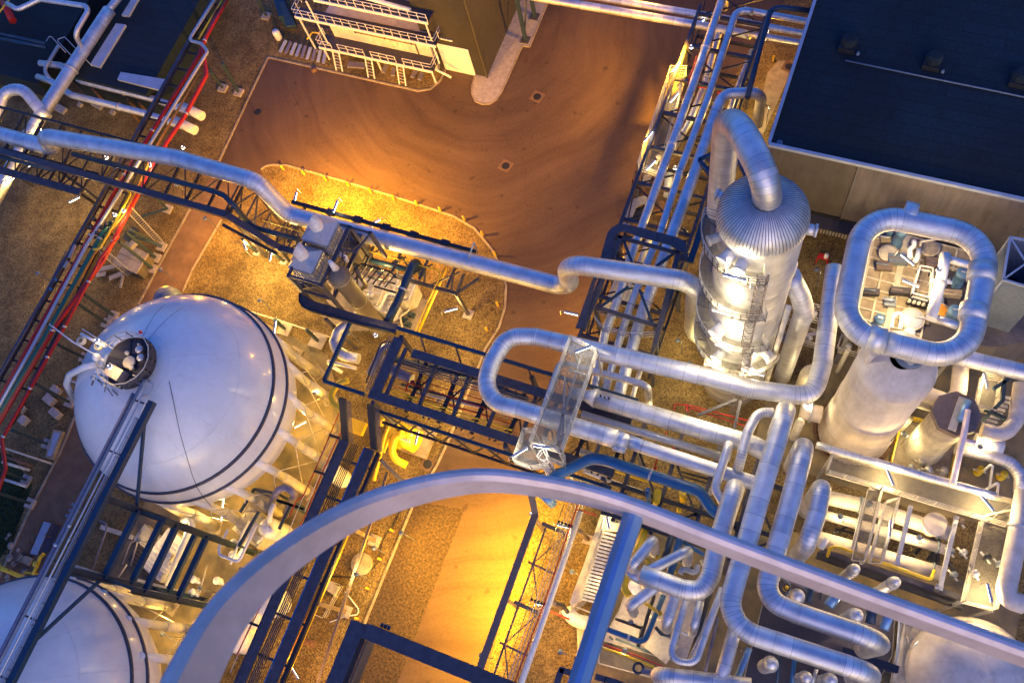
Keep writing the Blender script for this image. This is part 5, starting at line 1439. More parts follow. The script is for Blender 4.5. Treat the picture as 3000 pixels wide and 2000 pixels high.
pipe('middle of the three silver rack pipes, turning right at the top', "a4 20,105,8.8 a3 2200,85 1950,850 1720,1450 b3 1560,560 1430,870 1300,1200 1210,1480 c3 1060,620", 66, R=.9, flange=(.48,), bandm='aluminium')
pipe('right and thickest of the three silver rack pipes, hooking down at the top', "a4 55,1060,4.0 ^9.0 a3 2090,800 2020,960 1850,1450 b3 1650,600 1540,900 1430,1180 1330,1500 c3 1180,640", 100, R=1.2)
pipe('thin silver pipe under the big loop right of the rack pipes', "c3 1390,330,7 1300,640", 46)
pipe('lit pink pipe under the upper end of the silver rack pipes', "a3 2060,240,6 1930,720 1790,1060 1640,1300", 62, flange=(.4,))
pipe('slim pink pipe inside the right side of the silver pipe rack', "a3 2330,430,6 2190,790 2120,1000", 46)
pipe('slim cream pipe between the silver rack pipes near the blue frame', "b3 1460,650,6.5 1370,860 1240,1200", 60, m='white_steel')
pipe('orange lit pipe below the blue frame', "b3 1330,640,5 1250,850 1150,1080 1090,1230", 52, m='pink_cream')
t = thing('red_separator', 'red tube shaped vessel on the yard side of the silver pipe rack', 'vessel', pt("a3 1850,600,7.8"))
MB().tube(pts("a3 1875,490,8.2 1850,580 1815,670"), .27, 16).build('body', 'red_paint', t)
MB().tube(pts("a3 1815,660,8.2 1800,720,7.5"), .16, 12).build('outlet', 'red_paint', t)
for i, s_ in enumerate(("a3 1880,738,7 1960,748", "a3 2040,790,7 2130,765")):
    pipe(('left', 'right')[i] + ' short red cross pipe between the silver rack pipes', s_, 22, m='red_paint')
pv_ = pt("b3 1620,190,5")
tag(MB().tube([pv_ + Vector((-.3, 1.2, 0)), pv_ + Vector((.3, -1.0, 0))], .42, 18).build('teal_vessel', 'sky_panel'), 'pale teal vessel glimpsed between the silver rack pipes', 'vessel')
tag(MB().tube([pt("b3 1570,330,4.5"), pt("b3 1530,420,4.5")], .4, 18).build('motor', 'rust'), 'rusty motor body under the silver rack pipes', 'motor')
# blue frame round the pipes
bf = thing('steel_gantry', 'blue steel frame with a flat rounded tray arching over the three silver pipes', 'frame', (-12.2, 28.5, 0))
zf = 11.4
MB().prism(pts("b3 830,1395,11.4 1050,770 1100,590 1140,540 1200,508 1260,515 1400,545 1700,625 1775,665 1765,760 1690,730 1640,690 1400,625 1240,572 1190,580 1155,640 1140,800 1000,1000 910,1400"), zf - .12, zf).build('tray', 'navy_steel', bf)
fb = [("b3 1170,615,11 1700,760", .26), ("b3 1000,1215,10.6 1510,1375", .26), ("b3 1060,1215,10.6 1010,1200", .2), ("b3 1720,700,11 1500,1560", .4), ("b3 1215,620,11 1130,830", .4), ("b3 1080,960,11 900,1420", .22)]
for s_, w_ in fb:
    q_ = pts(s_); MB().beam(q_[0], q_[1], w_, .3).build('beam', 'navy_steel', bf)
db_ = MB()
for s_ in ("b3 1235,640,10.9 1320,860", "b3 1690,745,10.9 1480,900", "b3 1280,1045,10.5 1050,1210", "b3 1375,1070,10.5 1485,1360", "b3 1700,760,10.9 1640,1150"):
    q_ = pts(s_); db_.beam(q_[0], q_[1], .2, .2)
db_.build('brace', 'blue_steel', bf)
for s_ in ("b3 1190,615,11", "b3 1700,760,11", "b3 1000,1215,10.6", "b3 1510,1375,10.6"):
    p_ = pt(s_); MB().beam((p_.x, p_.y, .1), p_, .3, .3).build('column', 'navy_steel', bf)
MB().beam(pt("b3 1960,370,10"), pt("b3 1805,840,10"), .5, .3).build('beam', 'blue_steel', bf)
MB().beam(pt("b3 1790,800,10"), pt("b3 1700,800,10"), .7, .3).build('beam', 'navy_steel', bf)
rl_ = MB(); rl_.rail(pts("b3 1010,1275,9.2 1140,1290 1330,1340 1520,1400"), 1.1, .9, .03); rl_.rail(pts("b3 1000,1330,9.2 1060,1420 1300,1480 1510,1470"), 1.1, .9, .03)
rl_.build('railing', 'galvanised', bf)
ot = thing('cable_tray', 'orange lit rounded cable tray beside the yard under the silver pipes', 'tray', pt("b3 1300,400,5"))
MB().prism(pts("b3 1200,520,5.4 1290,330 1340,290 1400,272 1460,280 1450,335 1390,345 1350,365 1300,480 1285,540"), 5.25, 5.4).build('cover', 'pale_slab', ot)
MB().prism(pts("b3 1310,480,5.1 1345,380 1440,350 1400,520"), 5.0, 5.1).build('underside', 'black_steel', ot)
# gratings left of the rack
def platform(label, spec, z, holes=(), rail=True, m='grating', steelm='cream', name='grating_platform', edges=None, legs=False):
    ps = pts(spec)
    for v in ps: v.z = z
    c = sum(ps, Vector()) / len(ps)
    t = thing(name, label, 'platform', c)
    MB().sheet(ps, z).build('deck', m, t)
    fr = MB()
    for a, b in zip(ps, ps[1:] + ps[:1]): fr.beam(a + Vector((0, 0, -.1)), b + Vector((0, 0, -.1)), .08, .2)
    fr.build('frame', steelm, t)
    if rail:
        rm = MB()
        n = len(ps)
        for i in range(n):
            if edges is None or i in edges: rm.rail([ps[i], ps[(i + 1) % n]], 1.1, 1.2, .022, rails=(1.0, .66, .33), kick=False)
        rm.build('railing', steelm, t)
    return t
p1_ = platform('long grating walkway with railing on the yard side of the silver pipes', "a3 1640,625,6.5 1775,625 1530,1500 1360,1440", 6.5)
bs = MB(); bs.beam(pt("a3 1600,850,6.2"), pt("a3 1720,900,6.2"), .15, .2); bs.beam(pt("a3 1500,1080,6.2"), pt("a3 1640,1170,6.2"), .15, .2); bs.beam(pt("a3 1590,860,6.1"), pt("a3 1620,1170,6.1"), .1, .15)
bs.build('joist', 'black_steel', p1_)
for k, s_ in enumerate(("a3 1720,740,7", "a3 1560,1280,7", "a3 1540,1340,7")):
    p_ = pt(s_); t = thing('valve', ('upper', 'middle', 'lower')[k] + ' small pale valve on the grating walkway by the yard', 'valve', p_)
    MB().lathe([(0, .5), (.12, .5), (.12, .3), (.3, .28), (.3, .2), (.1, .18), (.1, -.4)], p_, 12).build('body', 'cream', t)
    MB().tube([p_ + Vector((.1, .5, -.2)), p_ + Vector((-.1, -.6, -.2))], .09, 8).build('stub', 'cream', t)
rfm = thing('stair_landing', 'rusty railed stair head below the grating walkway', 'stairs', pt("b3 1380,130,4"))
MB().rail(pts("b3 1540,100,5 1360,65 1320,185 1420,240"), 1.0, 1.2, .04).build('railing', 'rust', rfm)
st = MB(); a, b = pt("b3 1450,230,5"), pt("b3 1320,540,1.2")
st.beam(a, b, .08, .25); st.beam(a + Vector((.8, 0, 0)), b + Vector((.8, 0, 0)), .08, .25)
for k in range(14): c_ = a.lerp(b, (k + .5) / 14); st.beam(c_ + Vector((0, 0, .05)), c_ + Vector((.8, 0, .05)), .26, .03)
st.build('flight', 'rust', rfm)
MB().prism(pts("b3 1420,90,4.9 1480,100 1440,200 1380,190"), 4.85, 4.9).build('landing', 'pale_slab', rfm)
# ================================================================= TALL COLUMN
cx, cy = -2.95, 27.75
co = thing('distillation_column', 'tall shining column with a ribbed cap and three ring platforms', 'column', (cx, cy, 0))
RC = 2.62
prof = []
zz_ = [0.02, 1.2, 3, 5, 7, 9, 11, 13, 15, 17, 19, 21, 23, 25, 29.3]
sh_ = MB()
pr_ = []
for i, z_ in enumerate(zz_):
    pr_.append((RC, z_))
    if 0 < i < len(zz_) - 1: pr_ += [(RC + .006, z_ + .01), (RC + .006, z_ + .03), (RC, z_ + .04)]
sh_.lathe(pr_, (cx, cy, 0), 72)
for i_ in range(len(sh_.f)):
    k_ = i_ // 72; j_ = i_ % 72
    sh_.sh[i_] = ((k_ // 4) * 37 % 11 / 11 + ((j_ + (k_ // 4) % 2 * 4) // 9) * 23 % 7 / 7) / 2
sh_.build('shell', ['aluminium', 'seam'], co)
capm = MB(); nr = 76; base = len(capm.v)
prof = [(2.66, 29.3), (2.70, 29.33), (2.70, 29.8), (2.62, 30.25), (2.4, 30.65), (1.9, 31.15), (1.3, 31.5), (.8, 31.65)]
for r_, z_ in prof:
    for j in range(nr * 2):
        a = 2 * math.pi * j / (nr * 2); rr = r_
        capm.v.append(Vector((cx + rr * math.cos(a), cy + rr * math.sin(a), z_)))
for i in range(len(prof) - 1):
    for j in range(nr * 2):
        k = (j + 1) % (nr * 2)
        capm.face([base + i * nr * 2 + j, base + i * nr * 2 + k, base + (i + 1) * nr * 2 + k, base + (i + 1) * nr * 2 + j], True, 0, (j // 2 * 29 % 13) / 13)
cap = capm.build('cap', ['aluminium', 'seam'], co)
rs_ = MB()
for j in range(nr):
    a = 2 * math.pi * (j + .5) / nr
    pv = None
    for r_, z_ in prof[2:]:
        q = Vector((cx + (r_ + .01) * math.cos(a), cy + (r_ + .01) * math.sin(a), z_ + .012))
        if pv is not None: rs_.beam(pv, q, .042, .03)
        pv = q
rs_.build('cap_rib', 'lead', cap)
gp_ = at(2122, 450, 28)
el = [Vector((cx + .05, cy + .1, 31.4)), Vector((cx + .05, cy + .1, 33.1)), Vector((gp_.x, gp_.y, 33.1)), Vector((gp_.x, gp_.y, 21.0))]
pipe('great arched pipe rising from the ribbed column cap and dropping behind it', el, r=.86, R=2.6, seams=.9, n=26)
gv = thing('downcomer', 'grey tapering downcomer below the great arched pipe behind the column', 'pipe', (gp_.x, gp_.y, 0))
MB().lathe([(.86, 20.97), (.84, 20.4), (.5, 19.2), (.48, .02)], (gp_.x, gp_.y, 0), 28).build('shell', ['aluminium', 'seam'], gv)
vf = MB()
for s_ in ("a3 1880,1360,16 1990,1310", "a3 1880,1360,16 2010,1510", "b3 1900,0,15 2060,210", "b3 2200,0,15 2060,210", "b3 2060,200,15 2040,300", "a3 2210,1350,16 2280,1500"):
    q_ = pts(s_); vf.beam(q_[0], q_[1], .26, .26)
vf.build('stay', 'blue_steel', gv)
# ring platforms
for (z_, a0, a1, ro) in ((27.5, 176, 290, 3.55), (21.7, 172, 300, 3.5), (15.7, 168, 312, 3.55), (10.8, 180, 338, 3.6)):
    A0_, A1_ = math.radians(a0), math.radians(a1)
    rp_ = MB().lathe([(RC + .03, 0), (ro, 0), (ro, -.12), (RC + .03, -.12)], (cx, cy, z_), 24, a0=A0_, a1=A1_, smooth=False).build('ring_platform', 'grating', co)
    arc = [Vector((cx + ro * math.cos(A0_ + (A1_ - A0_) * k / 14), cy + ro * math.sin(A0_ + (A1_ - A0_) * k / 14), z_)) for k in range(15)]
    MB().rail([Vector((cx + RC * math.cos(A0_), cy + RC * math.sin(A0_), z_))] + arc + [Vector((cx + RC * math.cos(A1_), cy + RC * math.sin(A1_), z_))], 1.1, 1.0, .026, rails=(1.0, .66, .33), kick=False).build('railing', 'cream', rp_)
    bk = MB()
    for k in range(0, 15, 2): bk.beam(arc[k] + Vector((0, 0, -.2)), Vector((cx + (arc[k].x - cx) * RC / ro, cy + (arc[k].y - cy) * RC / ro, z_ - 1.0)), .08, .1)
    bk.build('bracket', 'brown_steel', rp_)
for (a_, zt_, zb_) in ((287, 28.6, 21.8), (284, 22.9, 15.8), (288, 16.8, 10.9), (286, 11.9, .2)):
    a = math.radians(a_); ro = 3.35
    top_ = Vector((cx + ro * math.cos(a), cy + ro * math.sin(a), zt_)); bo_ = Vector((top_.x, top_.y, zb_))
    lm = MB(); lm.ladder(bo_, top_, .6, .3, (-math.sin(a), math.cos(a), 0))
    nrm = Vector((math.cos(a), math.sin(a), 0)); sd2 = Vector((-math.sin(a), math.cos(a), 0)); n_ = int((zt_ - zb_) / .9)
    for k in range(2, n_ + 1):
        c_ = bo_.lerp(top_, k / n_); pr = None
        for q in range(7):
            g_ = math.pi * q / 6; r_ = c_ + sd2 * (.36 * math.cos(g_)) + nrm * (.7 * math.sin(g_))
            if pr is not None: lm.beam(pr, r_, .05, .02)
            pr = r_
    lm.build('ladder', 'brown_steel', co)
def radial_nozzle(a_, z_, ln=1.0, r_=.4, m_='aluminium'):
    a = math.radians(a_); n = Vector((math.cos(a), math.sin(a), 0)); p = Vector((cx, cy, z_)) + n * (RC - .1)
    MB().tube([p, p + n * ln], r_, 20).tube([p + n * (ln), p + n * (ln + .14)], r_ * 1.2, 20).build('nozzle', m_, co)
for a_, z_, l_, r_, m_ in ((243, 28.5, .8, .42, 'white_steel'), (262, 28.4, .7, .36, 'white_steel'), (245, 17.0, .9, .45, 'white_steel'), (292, 12.2, .9, .4, 'white_steel'), (165, 29.6, .5, .3, 'aluminium'), (5, 29.0, .6, .35, 'aluminium'), (215, 28.6, .7, .3, 'cream'), (325, 12.2, .8, .4, 'white_steel'), (250, 12.0, .7, .4, 'white_steel')):
    radial_nozzle(a_, z_, l_, r_, m_)
gz = thing('side_nozzle', 'dark flanged elbow on the right flank of the tall column', 'nozzle', pt("b4 330,850,20"))
MB().tube(pts("b4 310,750,21.5 340,780,21.5 365,850,20.5 340,930,19.5"), .28, 14, .4).build('elbow', 'white_steel', gz)
MB().tube([pt("b4 300,880,20"), pt("b4 260,870,20") + Vector((-.4, 0, 0))], .42, 16).build('flange', 'rubber', gz)
pipe('thick ribbed pipe leaving the right flank of the column and bending down', [pt("b4 330,940,19.0"), pt("b4 420,1120,17.5"), pt("b4 455,1250,16"), Vector((pt("b4 455,1250,16").x, pt("b4 455,1250,16").y, 1.5))], r=.72, R=2.2, seams=.8, n=20)
pipe('straight cream standpipe on the right flank of the column', [Vector((cx + 2.9, cy - 1.2, 20.5)), Vector((cx + 2.9, cy - 1.2, .3))], r=.2, m='cream')
pipe('shining vertical pipe between the column and the cream tank', "c4 330,300,2 ^12", 85)
cbm = thing('bracket_gantry', 'dark bracket frame between the column foot and the bending pipe', 'frame', pt("c4 250,80,9"))
q_ = MB(); q_.beam(pt("c4 240,90,9.5"), pt("c4 560,50,9.5"), .18, .2); q_.beam(pt("c4 230,80,9.5"), pt("c4 330,140,8"), .2, .2); q_.beam(pt("c4 260,0,10"), pt("c4 330,130,8"), .2, .2); q_.beam(pt("c4 150,-60,11"), pt("c4 250,70,9.5"), .2, .2)
q_.build('bar', 'purple_steel', cbm)
tag(MB().lathe([(0, 5.2), (.6, 5.0), (.9, 4.6), (.95, 4.2), (.95, .02)], (cx + 6.2, cy + .6, 0), 28).build('cream_drum', 'cream'), 'cream drum standing between the column and the loop', 'drum')
for i, s_ in enumerate(("b4 280,1300,4", "b4 530,1300,6", "c4 490,110,4", "c4 820,180,5")):
    p_ = pt(s_); t = thing('equipment_stand', ORD[i] + ' small cream stand with valves from the left beside the column foot', 'stand', p_, 'stands by the column foot')
    MB().rail([p_ + Vector((-.8, -.5, 0)), p_ + Vector((.8, -.5, 0)), p_ + Vector((.8, .7, 0)), p_ + Vector((-.8, .7, 0))], 1.0, .7, .035, closed=True).build('railing', 'cream', t)
    MB().lathe([(0, .9), (.25, .85), (.28, .3), (.1, .2), (.1, 0)], p_, 12).build('valve', 'galvanised', t)
# ================================================================= U LOOP AND ITS NEIGHBOURS
pipe('huge aluminium pipe looping back on itself right of the middle', "b4 715,880,14 c4 610,300 555,490 500,560 410,575 c3 2323,520 2000,430 490,75 250,70 120,290 60,470 140,640 350,690 850,850 1190,950", r=.70, R=2.0, seams=1.0, n=22)
pipe('narrower pipe continuing the huge loop after its reducer', "c3 1270,960,14 1400,1010 2323,1310 c4 130,1380", 128)
rd = pts("c3 1180,945,14 1285,975")
tag(MB().tube(rd, .70, 22, r2=.56).build('reducer', ['aluminium', 'seam']), 'conical reducer on the lower limb of the huge looping pipe', 'reducer')
tag(MB().tube(pts("c3 1150,1012,14 1260,1040"), .3, 12).build('patch_plate', 'galvanised'), 'bright patch plate hanging under the reducer', 'plate')
pipe('straight fat pipe with a coned end inside the looping pipe', "c3 1000,600,12.2 2323,990 c4 120,1050", 165, seams=1.1, n=22)
cn_ = pts("c3 900,570,12.2 1005,600"); tag(MB().tube(cn_, .38, 22, r2=.78).build('cone_end', 'aluminium'), 'coned end of the straight fat pipe at the grating walkway', 'cone')
pipe('fat grey pipe end behind the grating walkway', "c3 810,550,12 900,575", 110, m='galvanised')
dn_ = thing('nozzle_group', 'three tiny dark nozzles on top of the straight fat pipe', 'nozzles', pt("c3 1070,590,13"))
for s_ in ("c3 1045,585,13", "c3 1080,600,13", "c3 1115,605,13"):
    p_ = pt(s_); MB().tube([p_, p_ + Vector((0, 0, .35))], .07, 8).build('nozzle', 'rubber', dn_)
pipe('slim dull pipe parallel below the straight fat pipe', "c3 885,735,11.6 2070,1095", 74, m='galvanised')
pipe('slim pale pipe above the straight fat pipe, turning down at its right end', "c3 760,310,11 1390,475 1445,510 ^7", 66, R=.8)
pipe('curved light blue pipe climbing left of the grating walkway', "c3 740,300,10 690,320,12.4 600,580 560,690", 58, m='blue_rail', R=.7)
pipe('thick blue pipe arching over towards the lower right', "c3 620,1280,12.4 780,1200 960,1110 1080,1125 1890,1390 2000,1560 d3 2120,160", 98, m='blue_paint', R=1.4, n=18, flange=(.55,))
gw = platform('long grating walkway crossing over the looping pipes', "c3 795,105,15.6 1018,220 715,1065 450,990", 15.6)
jb = MB()
for s_ in ("c3 770,360,15.4 930,400", "c3 620,690,15.4 840,750", "c3 740,420,15.3 720,1000", "c3 900,180,15.3 640,1030", "c3 720,690,15.2 690,960"):
    q_ = pts(s_); jb.beam(q_[0], q_[1], .14, .2)
jb.build('joist', 'galvanised', gw)
for s_ in ("c3 795,105,15.6", "c3 1018,220,15.6", "c3 700,1065,15.6", "c3 450,990,15.6"):
    p_ = pt(s_); MB().beam((p_.x, p_.y, .2), (p_.x, p_.y, 15.5), .16, .16).build('post', 'galvanised', gw)
g2 = platform('small railed stair platform at the foot of the grating walkway', "c3 400,885,14.4 490,890 620,1180 460,1200 310,1150", 14.4)
lp2 = pt("c3 540,1110,15.4"); cage_ladder('white hooped ladder dropping from the stair platform', lp2, Vector((lp2.x, lp2.y, 6)), (1, 0, 0), m='white_steel')
for k in range(3):
    p_ = pt("c3 %d,%d,15" % (480 + k * 45, 1070 + k * 35))
    pass
g3 = platform('small dark grating beside the thick blue arching pipe', "c3 560,940,13 740,1080 740,1180 600,1120", 13, steelm='cream')
rr_ = thing('red_rail_pipes', 'pair of thin red fire pipes on posts left of the upright elbow', 'pipes', pt("c3 1900,750,8"))
MB().tube(pts("c3 1670,700,8 1670,650 1780,655 2300,790"), .07, 8, .15).build('pipe', 'red_paint', rr_)
MB().tube(pts("c3 1760,690,7.6 1800,680 2290,840"), .07, 8, .15).build('pipe', 'red_paint', rr_)
MB().tube(pts("c3 1770,650,8 1790,715"), .09, 8).build('pipe', 'red_paint', rr_)
for s_ in ("c3 2235,620,9 2180,860,9", "c3 2200,610,8.6 1870,745,8.6", "c3 1790,660,8 1780,740,6"):
    q_ = pts(s_); MB().beam(q_[0], q_[1], .22, .22).build('bracket', 'navy_steel', rr_)
for i, s_ in enumerate(("c3 1600,880,9 1600,930", "c3 1560,990,8 1490,1230", "c3 1660,1010,9 1690,1070", "c3 1520,1180,8 1500,1260")):
    pipe(ORD[i] + ' short thin red riser from the left below the slim dull pipe', s_, 14, m='red_paint', group='red risers under the looping pipes')
# rack continuing below the pipes
k2 = thing('pipe_rack', 'shadowed dark rack under the parallel pipes right of the grating walkway', 'rack', (0, 14, 0))
for y_, z_ in ((13.6, 9.2), (17.2, 9.2), (11.2, 9.2)):
    MB().beam((-9, y_, z_), (4, y_, z_), .3, .36).build('chord', 'black_steel', k2)
for x_ in (-8, -5, -2, 1):
    MB().beam((x_, 10.8, 8.9), (x_, 19.5, 8.9), .3, .34).build('crossbeam', 'navy_steel', k2)
    b = MB(); b.beam((x_, 11.2, 9.0), (x_ + 3, 13.6, 9.0), .16, .16); b.beam((x_, 17, 9.0), (x_ + 3, 13, 9.0), .16, .16); b.build('brace', 'black_steel', k2)
for x_ in (-8, 1):
    for y_ in (11.2, 17.2): MB().beam((x_, y_, 0), (x_, y_, 9), .34, .34).build('column', 'navy_steel', k2)
for i, (s_, m_, w_) in enumerate((("c3 870,1050,8.4 1500,1240 2000,1400", 'cream', 60), ("c3 820,1100,8 1460,1310", 'yellow_paint', 26), ("c3 900,1210,7.4 1200,1330 1400,1400", 'white_steel', 44), ("c3 1180,1210,7.8 1640,1370", 'yellow_paint', 20), ("c3 1720,1220,8 2060,1310", 'black_steel', 20), ("c3 1740,1260,8 2050,1350", 'black_steel', 16))):
    pipe(('wide cream', 'upper yellow', 'white', 'lower yellow', 'upper black', 'lower black')[i] + ' line half hidden below the thick blue arching pipe', s_, w_, m=m_)
for i, (s_, m_, w_) in enumerate((("c3 1460,1500,8 ^13.2 1440,1390", 'blue_paint', 46), ("c3 1500,1560,7 1530,1400,11", 'yellow_paint', 66), ("c3 1740,1390,9.5 1745,1470,8", 'yellow_paint', 56), ("c3 1715,1500,8 1710,1568", 'yellow_paint', 40), ("c3 560,1420,11 640,1500,10", 'blue_rail', 80))):
    pipe(('upright blue', 'upright yellow', 'right short yellow', 'lowest short yellow', 'pale blue tipped')[i] + ' pipe end beside the big pale guard rail', s_, w_, m=m_)
# ================================================================= HIGH BLUE-LIT PIPES (lower right)
def drop(spec, z0, z1=None):
    ps = pts(spec)
    if z0 is not None: ps = [Vector((ps[0].x, ps[0].y, z0))] + ps
    if z1 is not None: ps = ps + [Vector((ps[-1].x, ps[-1].y, z1))]
    return ps
pipe('left of the two long high pipes bending right at the bottom, its top turned down', drop("c4 318,640,19 105,1330 d3 2275,420 2175,760 2140,900 2200,1060 2323,1150 d4 500,1315 1060,1500", 11, 12), 180, R=1.9, seams=1.0, n=22)
pipe('right of the two long high pipes bending right at the bottom, its top turned down', drop("c4 470,960,18.6 330,1490 d4 180,560 130,760 200,890 400,975 1140,1225", 11, 12), 178, R=1.9, seams=1.0, n=22)
pipe('short high pipe with both ends turned down right of the two long ones', drop("c4 615,1330,18.4 470,440 d4 470,400", 10, 10) if False else drop("c4 612,1340,18.4 565,1568 d4 478,390", 10, 10), 158, R=1.3, n=20)
pipe('high pipe hooking left in a wide bend near the bottom', drop("c3 2195,1340,18 2120,1568 d3 2040,380 1985,650 1900,790 1740,770 1385,640", 11), 170, R=1.6, seams=.9, n=20)
pipe('slim high pipe with an elbow beside the pipe hooking left', drop("c3 2140,975,16.5 2015,1370 2110,1530 d3 2200,120", 12), 78, R=.8)
pipe('upright slim elbow left of the two long high pipes', drop("c4 190,720,15.5 60,720 c3 2290,900 2225,1160", None, 9), 86, R=.9)
for i, (s_, w_) in enumerate((("d3 1490,350,16 1310,570", 92), ("d3 1790,440,16 1400,640", 92), ("d3 1575,700,15 1300,910", 96), ("d3 1705,740,15 1605,1060", 96))):
    pipe(('uppermost short', 'longest short', 'middle short', 'upright short')[i] + ' capped pipe in the cluster below the wide bend', drop(s_, 10, 10), w_, R=.55, seams=.8, n=18)
pipe('short fat collector behind the cluster of capped pipes', "d3 1290,560,14 1300,640 1420,700", 90, R=.5)
pipe('slim pale pipe dropping from the wide bend and hooking right', "d3 1775,860,15 1640,1300 1690,1380 1850,1400 1990,1000 2080,760", 62, R=.7)
pipe('grey pipe end standing right of the upright short capped pipe', drop("d3 1890,870,15 1840,1090", None, 9), 78, R=.5)
pipe('small grey pipes tangled above the wide bend', "d3 1870,560,12 1860,640 1740,590 1720,640", 50, m='galvanised', R=.3)
for i, (s_, w_, m_) in enumerate((("d3 1985,1000,13 1790,1400", 44, 'galvanised'), ("d3 2040,1010,12.5 1930,1480", 30, 'purple_steel'), ("d3 2190,1100,14 2060,1568", 120, 'aluminium'), ("d3 2310,1270,13 2190,1568", 56, 'blue_rail'))):
    pipe(('thin grey', 'thinnest mauve', 'wide silver', 'narrow light blue')[i] + ' pipe running down below the left long high pipe', s_, w_, m=m_)
pipe('fat horizontal pipe with a rounded end at the bottom edge', drop("d3 1540,1500,14 2323,1600", 10), 150, R=1.0)
pipe('blue painted pipe bending left along the cream floor', "d3 1580,820,9 1425,1195 1380,1215 1130,1120 1060,1090", 48, m='blue_paint', R=.5, flange=(.7,))
pipe('upright blue painted pipe above the cluster of capped pipes', "d3 1725,330,11 1635,640", 66, m='blue_paint')
pipe('dark blue painted pipe beside the upright blue one', "d3 1655,300,10 1560,600", 60, m='blue_steel')
pipe('blue branch crossing under the wide bend', "d3 1740,370,10.5 1880,450 1920,480", 36, m='blue_paint')
pipe('small teal branch beside the blue painted pipe', "d3 1510,1090,9 1560,1150 1640,1165", 30, m='teal_steel')
pipe('dark frame bar left of the blue painted pipe', "d3 1500,820,8 1360,1260", 34, m='black_steel', name='bar', cat='bar')
pipe('dark cross bar on the cream floor', "d3 1170,1020,8 1390,1100", 26, m='black_steel', name='bar', cat='bar')
pipe('long dark beam running down beside the thin grey pipe', "d3 1990,760,9 1790,1400", 44, m='black_steel', name='beam', cat='beam')
pipe('olive green pipe running behind the blue rail post', "d3 1440,230,9 1360,420 1270,620 1240,760 1290,830", 62, m='yellow_paint', R=.7)
for i, s_ in enumerate(("d3 1440,520,11 1460,560", "d3 1520,490,11 1540,520", "d3 1660,610,11 1680,640", "d3 1540,960,11 1560,990", "d3 1410,880,10 1530,960")):
    pipe(('first', 'second', 'third', 'fourth', 'long')[i] + ' yellow painted stub among the capped pipes', s_, 36 if i < 4 else 26, m='yellow_paint', name='pipe_stub')
pipe('red line edging the lower cream floor', "d3 1065,1240,7 1340,1330 1600,1435", 14, m='red_paint')
pipe('yellow line beside the red line on the cream floor', "d3 1065,1270,7 1160,1300 1500,1430", 22, m='yellow_paint')
tag(MB().lathe([(0, .4), (.45, .35), (.55, .2), (.55, 0)], pt("d3 1335,755,6"), 20).build('floor_hatch', 'white_steel'), 'rounded white hatch between the capped pipes and the olive pipe', 'hatch')
tag(MB().box(pt("d3 1560,1260,5"), 2.0, 1.6, .5, -.3).build('cream_box', 'cream'), 'flat cream box on the pale floor by the blue painted pipe', 'box')
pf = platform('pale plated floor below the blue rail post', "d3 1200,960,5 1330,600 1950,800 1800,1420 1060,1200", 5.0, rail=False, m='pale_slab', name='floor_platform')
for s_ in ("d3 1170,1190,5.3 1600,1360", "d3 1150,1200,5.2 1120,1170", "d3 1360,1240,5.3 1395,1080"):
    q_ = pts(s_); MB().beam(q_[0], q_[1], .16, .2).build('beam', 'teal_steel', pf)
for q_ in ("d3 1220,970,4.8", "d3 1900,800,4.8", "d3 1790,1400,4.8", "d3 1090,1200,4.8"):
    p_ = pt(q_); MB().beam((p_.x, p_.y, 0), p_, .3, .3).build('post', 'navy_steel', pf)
lgp = platform('lower railed grating strip at the bottom of the pale floor', "d3 1040,1250,4 1520,1440 1480,1520 1030,1400", 4.0, steelm='cream')
bl = thing('ring_valve', 'dark blue ring shaped valve near the bottom edge', 'valve', pt("d3 1365,1440,10"))
rg = MB(); p_ = pt("d3 1365,1440,11")
rg.tube([p_ + Vector((.34 * math.cos(a * math.pi / 10), .34 * math.sin(a * math.pi / 10), 0)) for a in range(21)], .09, 8, .01)
rg.build('ring', 'blue_steel', bl); MB().tube(pts("d3 1390,1460,11 1540,1490"), .2, 12).build('neck', 'purple_steel', bl)
for i, (s_, w_, m_) in enumerate((("d3 1960,880,8 1880,1230", 22, 'galvanised'), ("d3 2000,900,8 1905,1330", 18, 'blue_steel'), ("d3 1850,1180,6 1700,1120 1660,1180", 24, 'galvanised'), ("d3 1450,990,7 1560,1030 1600,1010", 26, 'cream'), ("d3 1900,520,9 1960,650 1930,760", 30, 'galvanised'), ("d3 1680,520,8 1800,560 1850,640", 22, 'teal_steel'), ("d3 1340,520,9 1400,470 1500,480", 26, 'galvanised'), ("d3 2230,1290,7 2323,1310", 26, 'brown_steel'), ("d4 60,1260,7 330,1330 560,1420", 30, 'black_steel'), ("d4 320,700,6 480,760 640,800", 26, 'purple_steel'), ("d4 700,1040,6 900,1110 1080,1150", 24, 'black_steel'), ("d4 820,830,7 950,870 1010,900", 24, 'cream'), ("d4 560,1290,6 800,1370 1000,1440", 26, 'navy_steel'), ("d4 270,1220,6 240,1400 220,1568", 30, 'blue_steel'), ("d4 380,1260,6 350,1568", 40, 'blue_paint'), ("d4 560,1450,6 520,1568", 34, 'galvanised'), ("d4 40,300,10 -10,520", 26, 'rust'), ("d4 370,470,9 330,620", 30, 'galvanised'), ("d4 590,420,8 640,340", 60, 'white_steel'), ("d4 250,640,8 330,740 300,840", 30, 'lead'))):
    pipe(ORD[i] + ' slim service line from the left, packed between the high pipes', s_, w_, m=m_, R=.3, name='service_line', group='service lines between the high pipes')
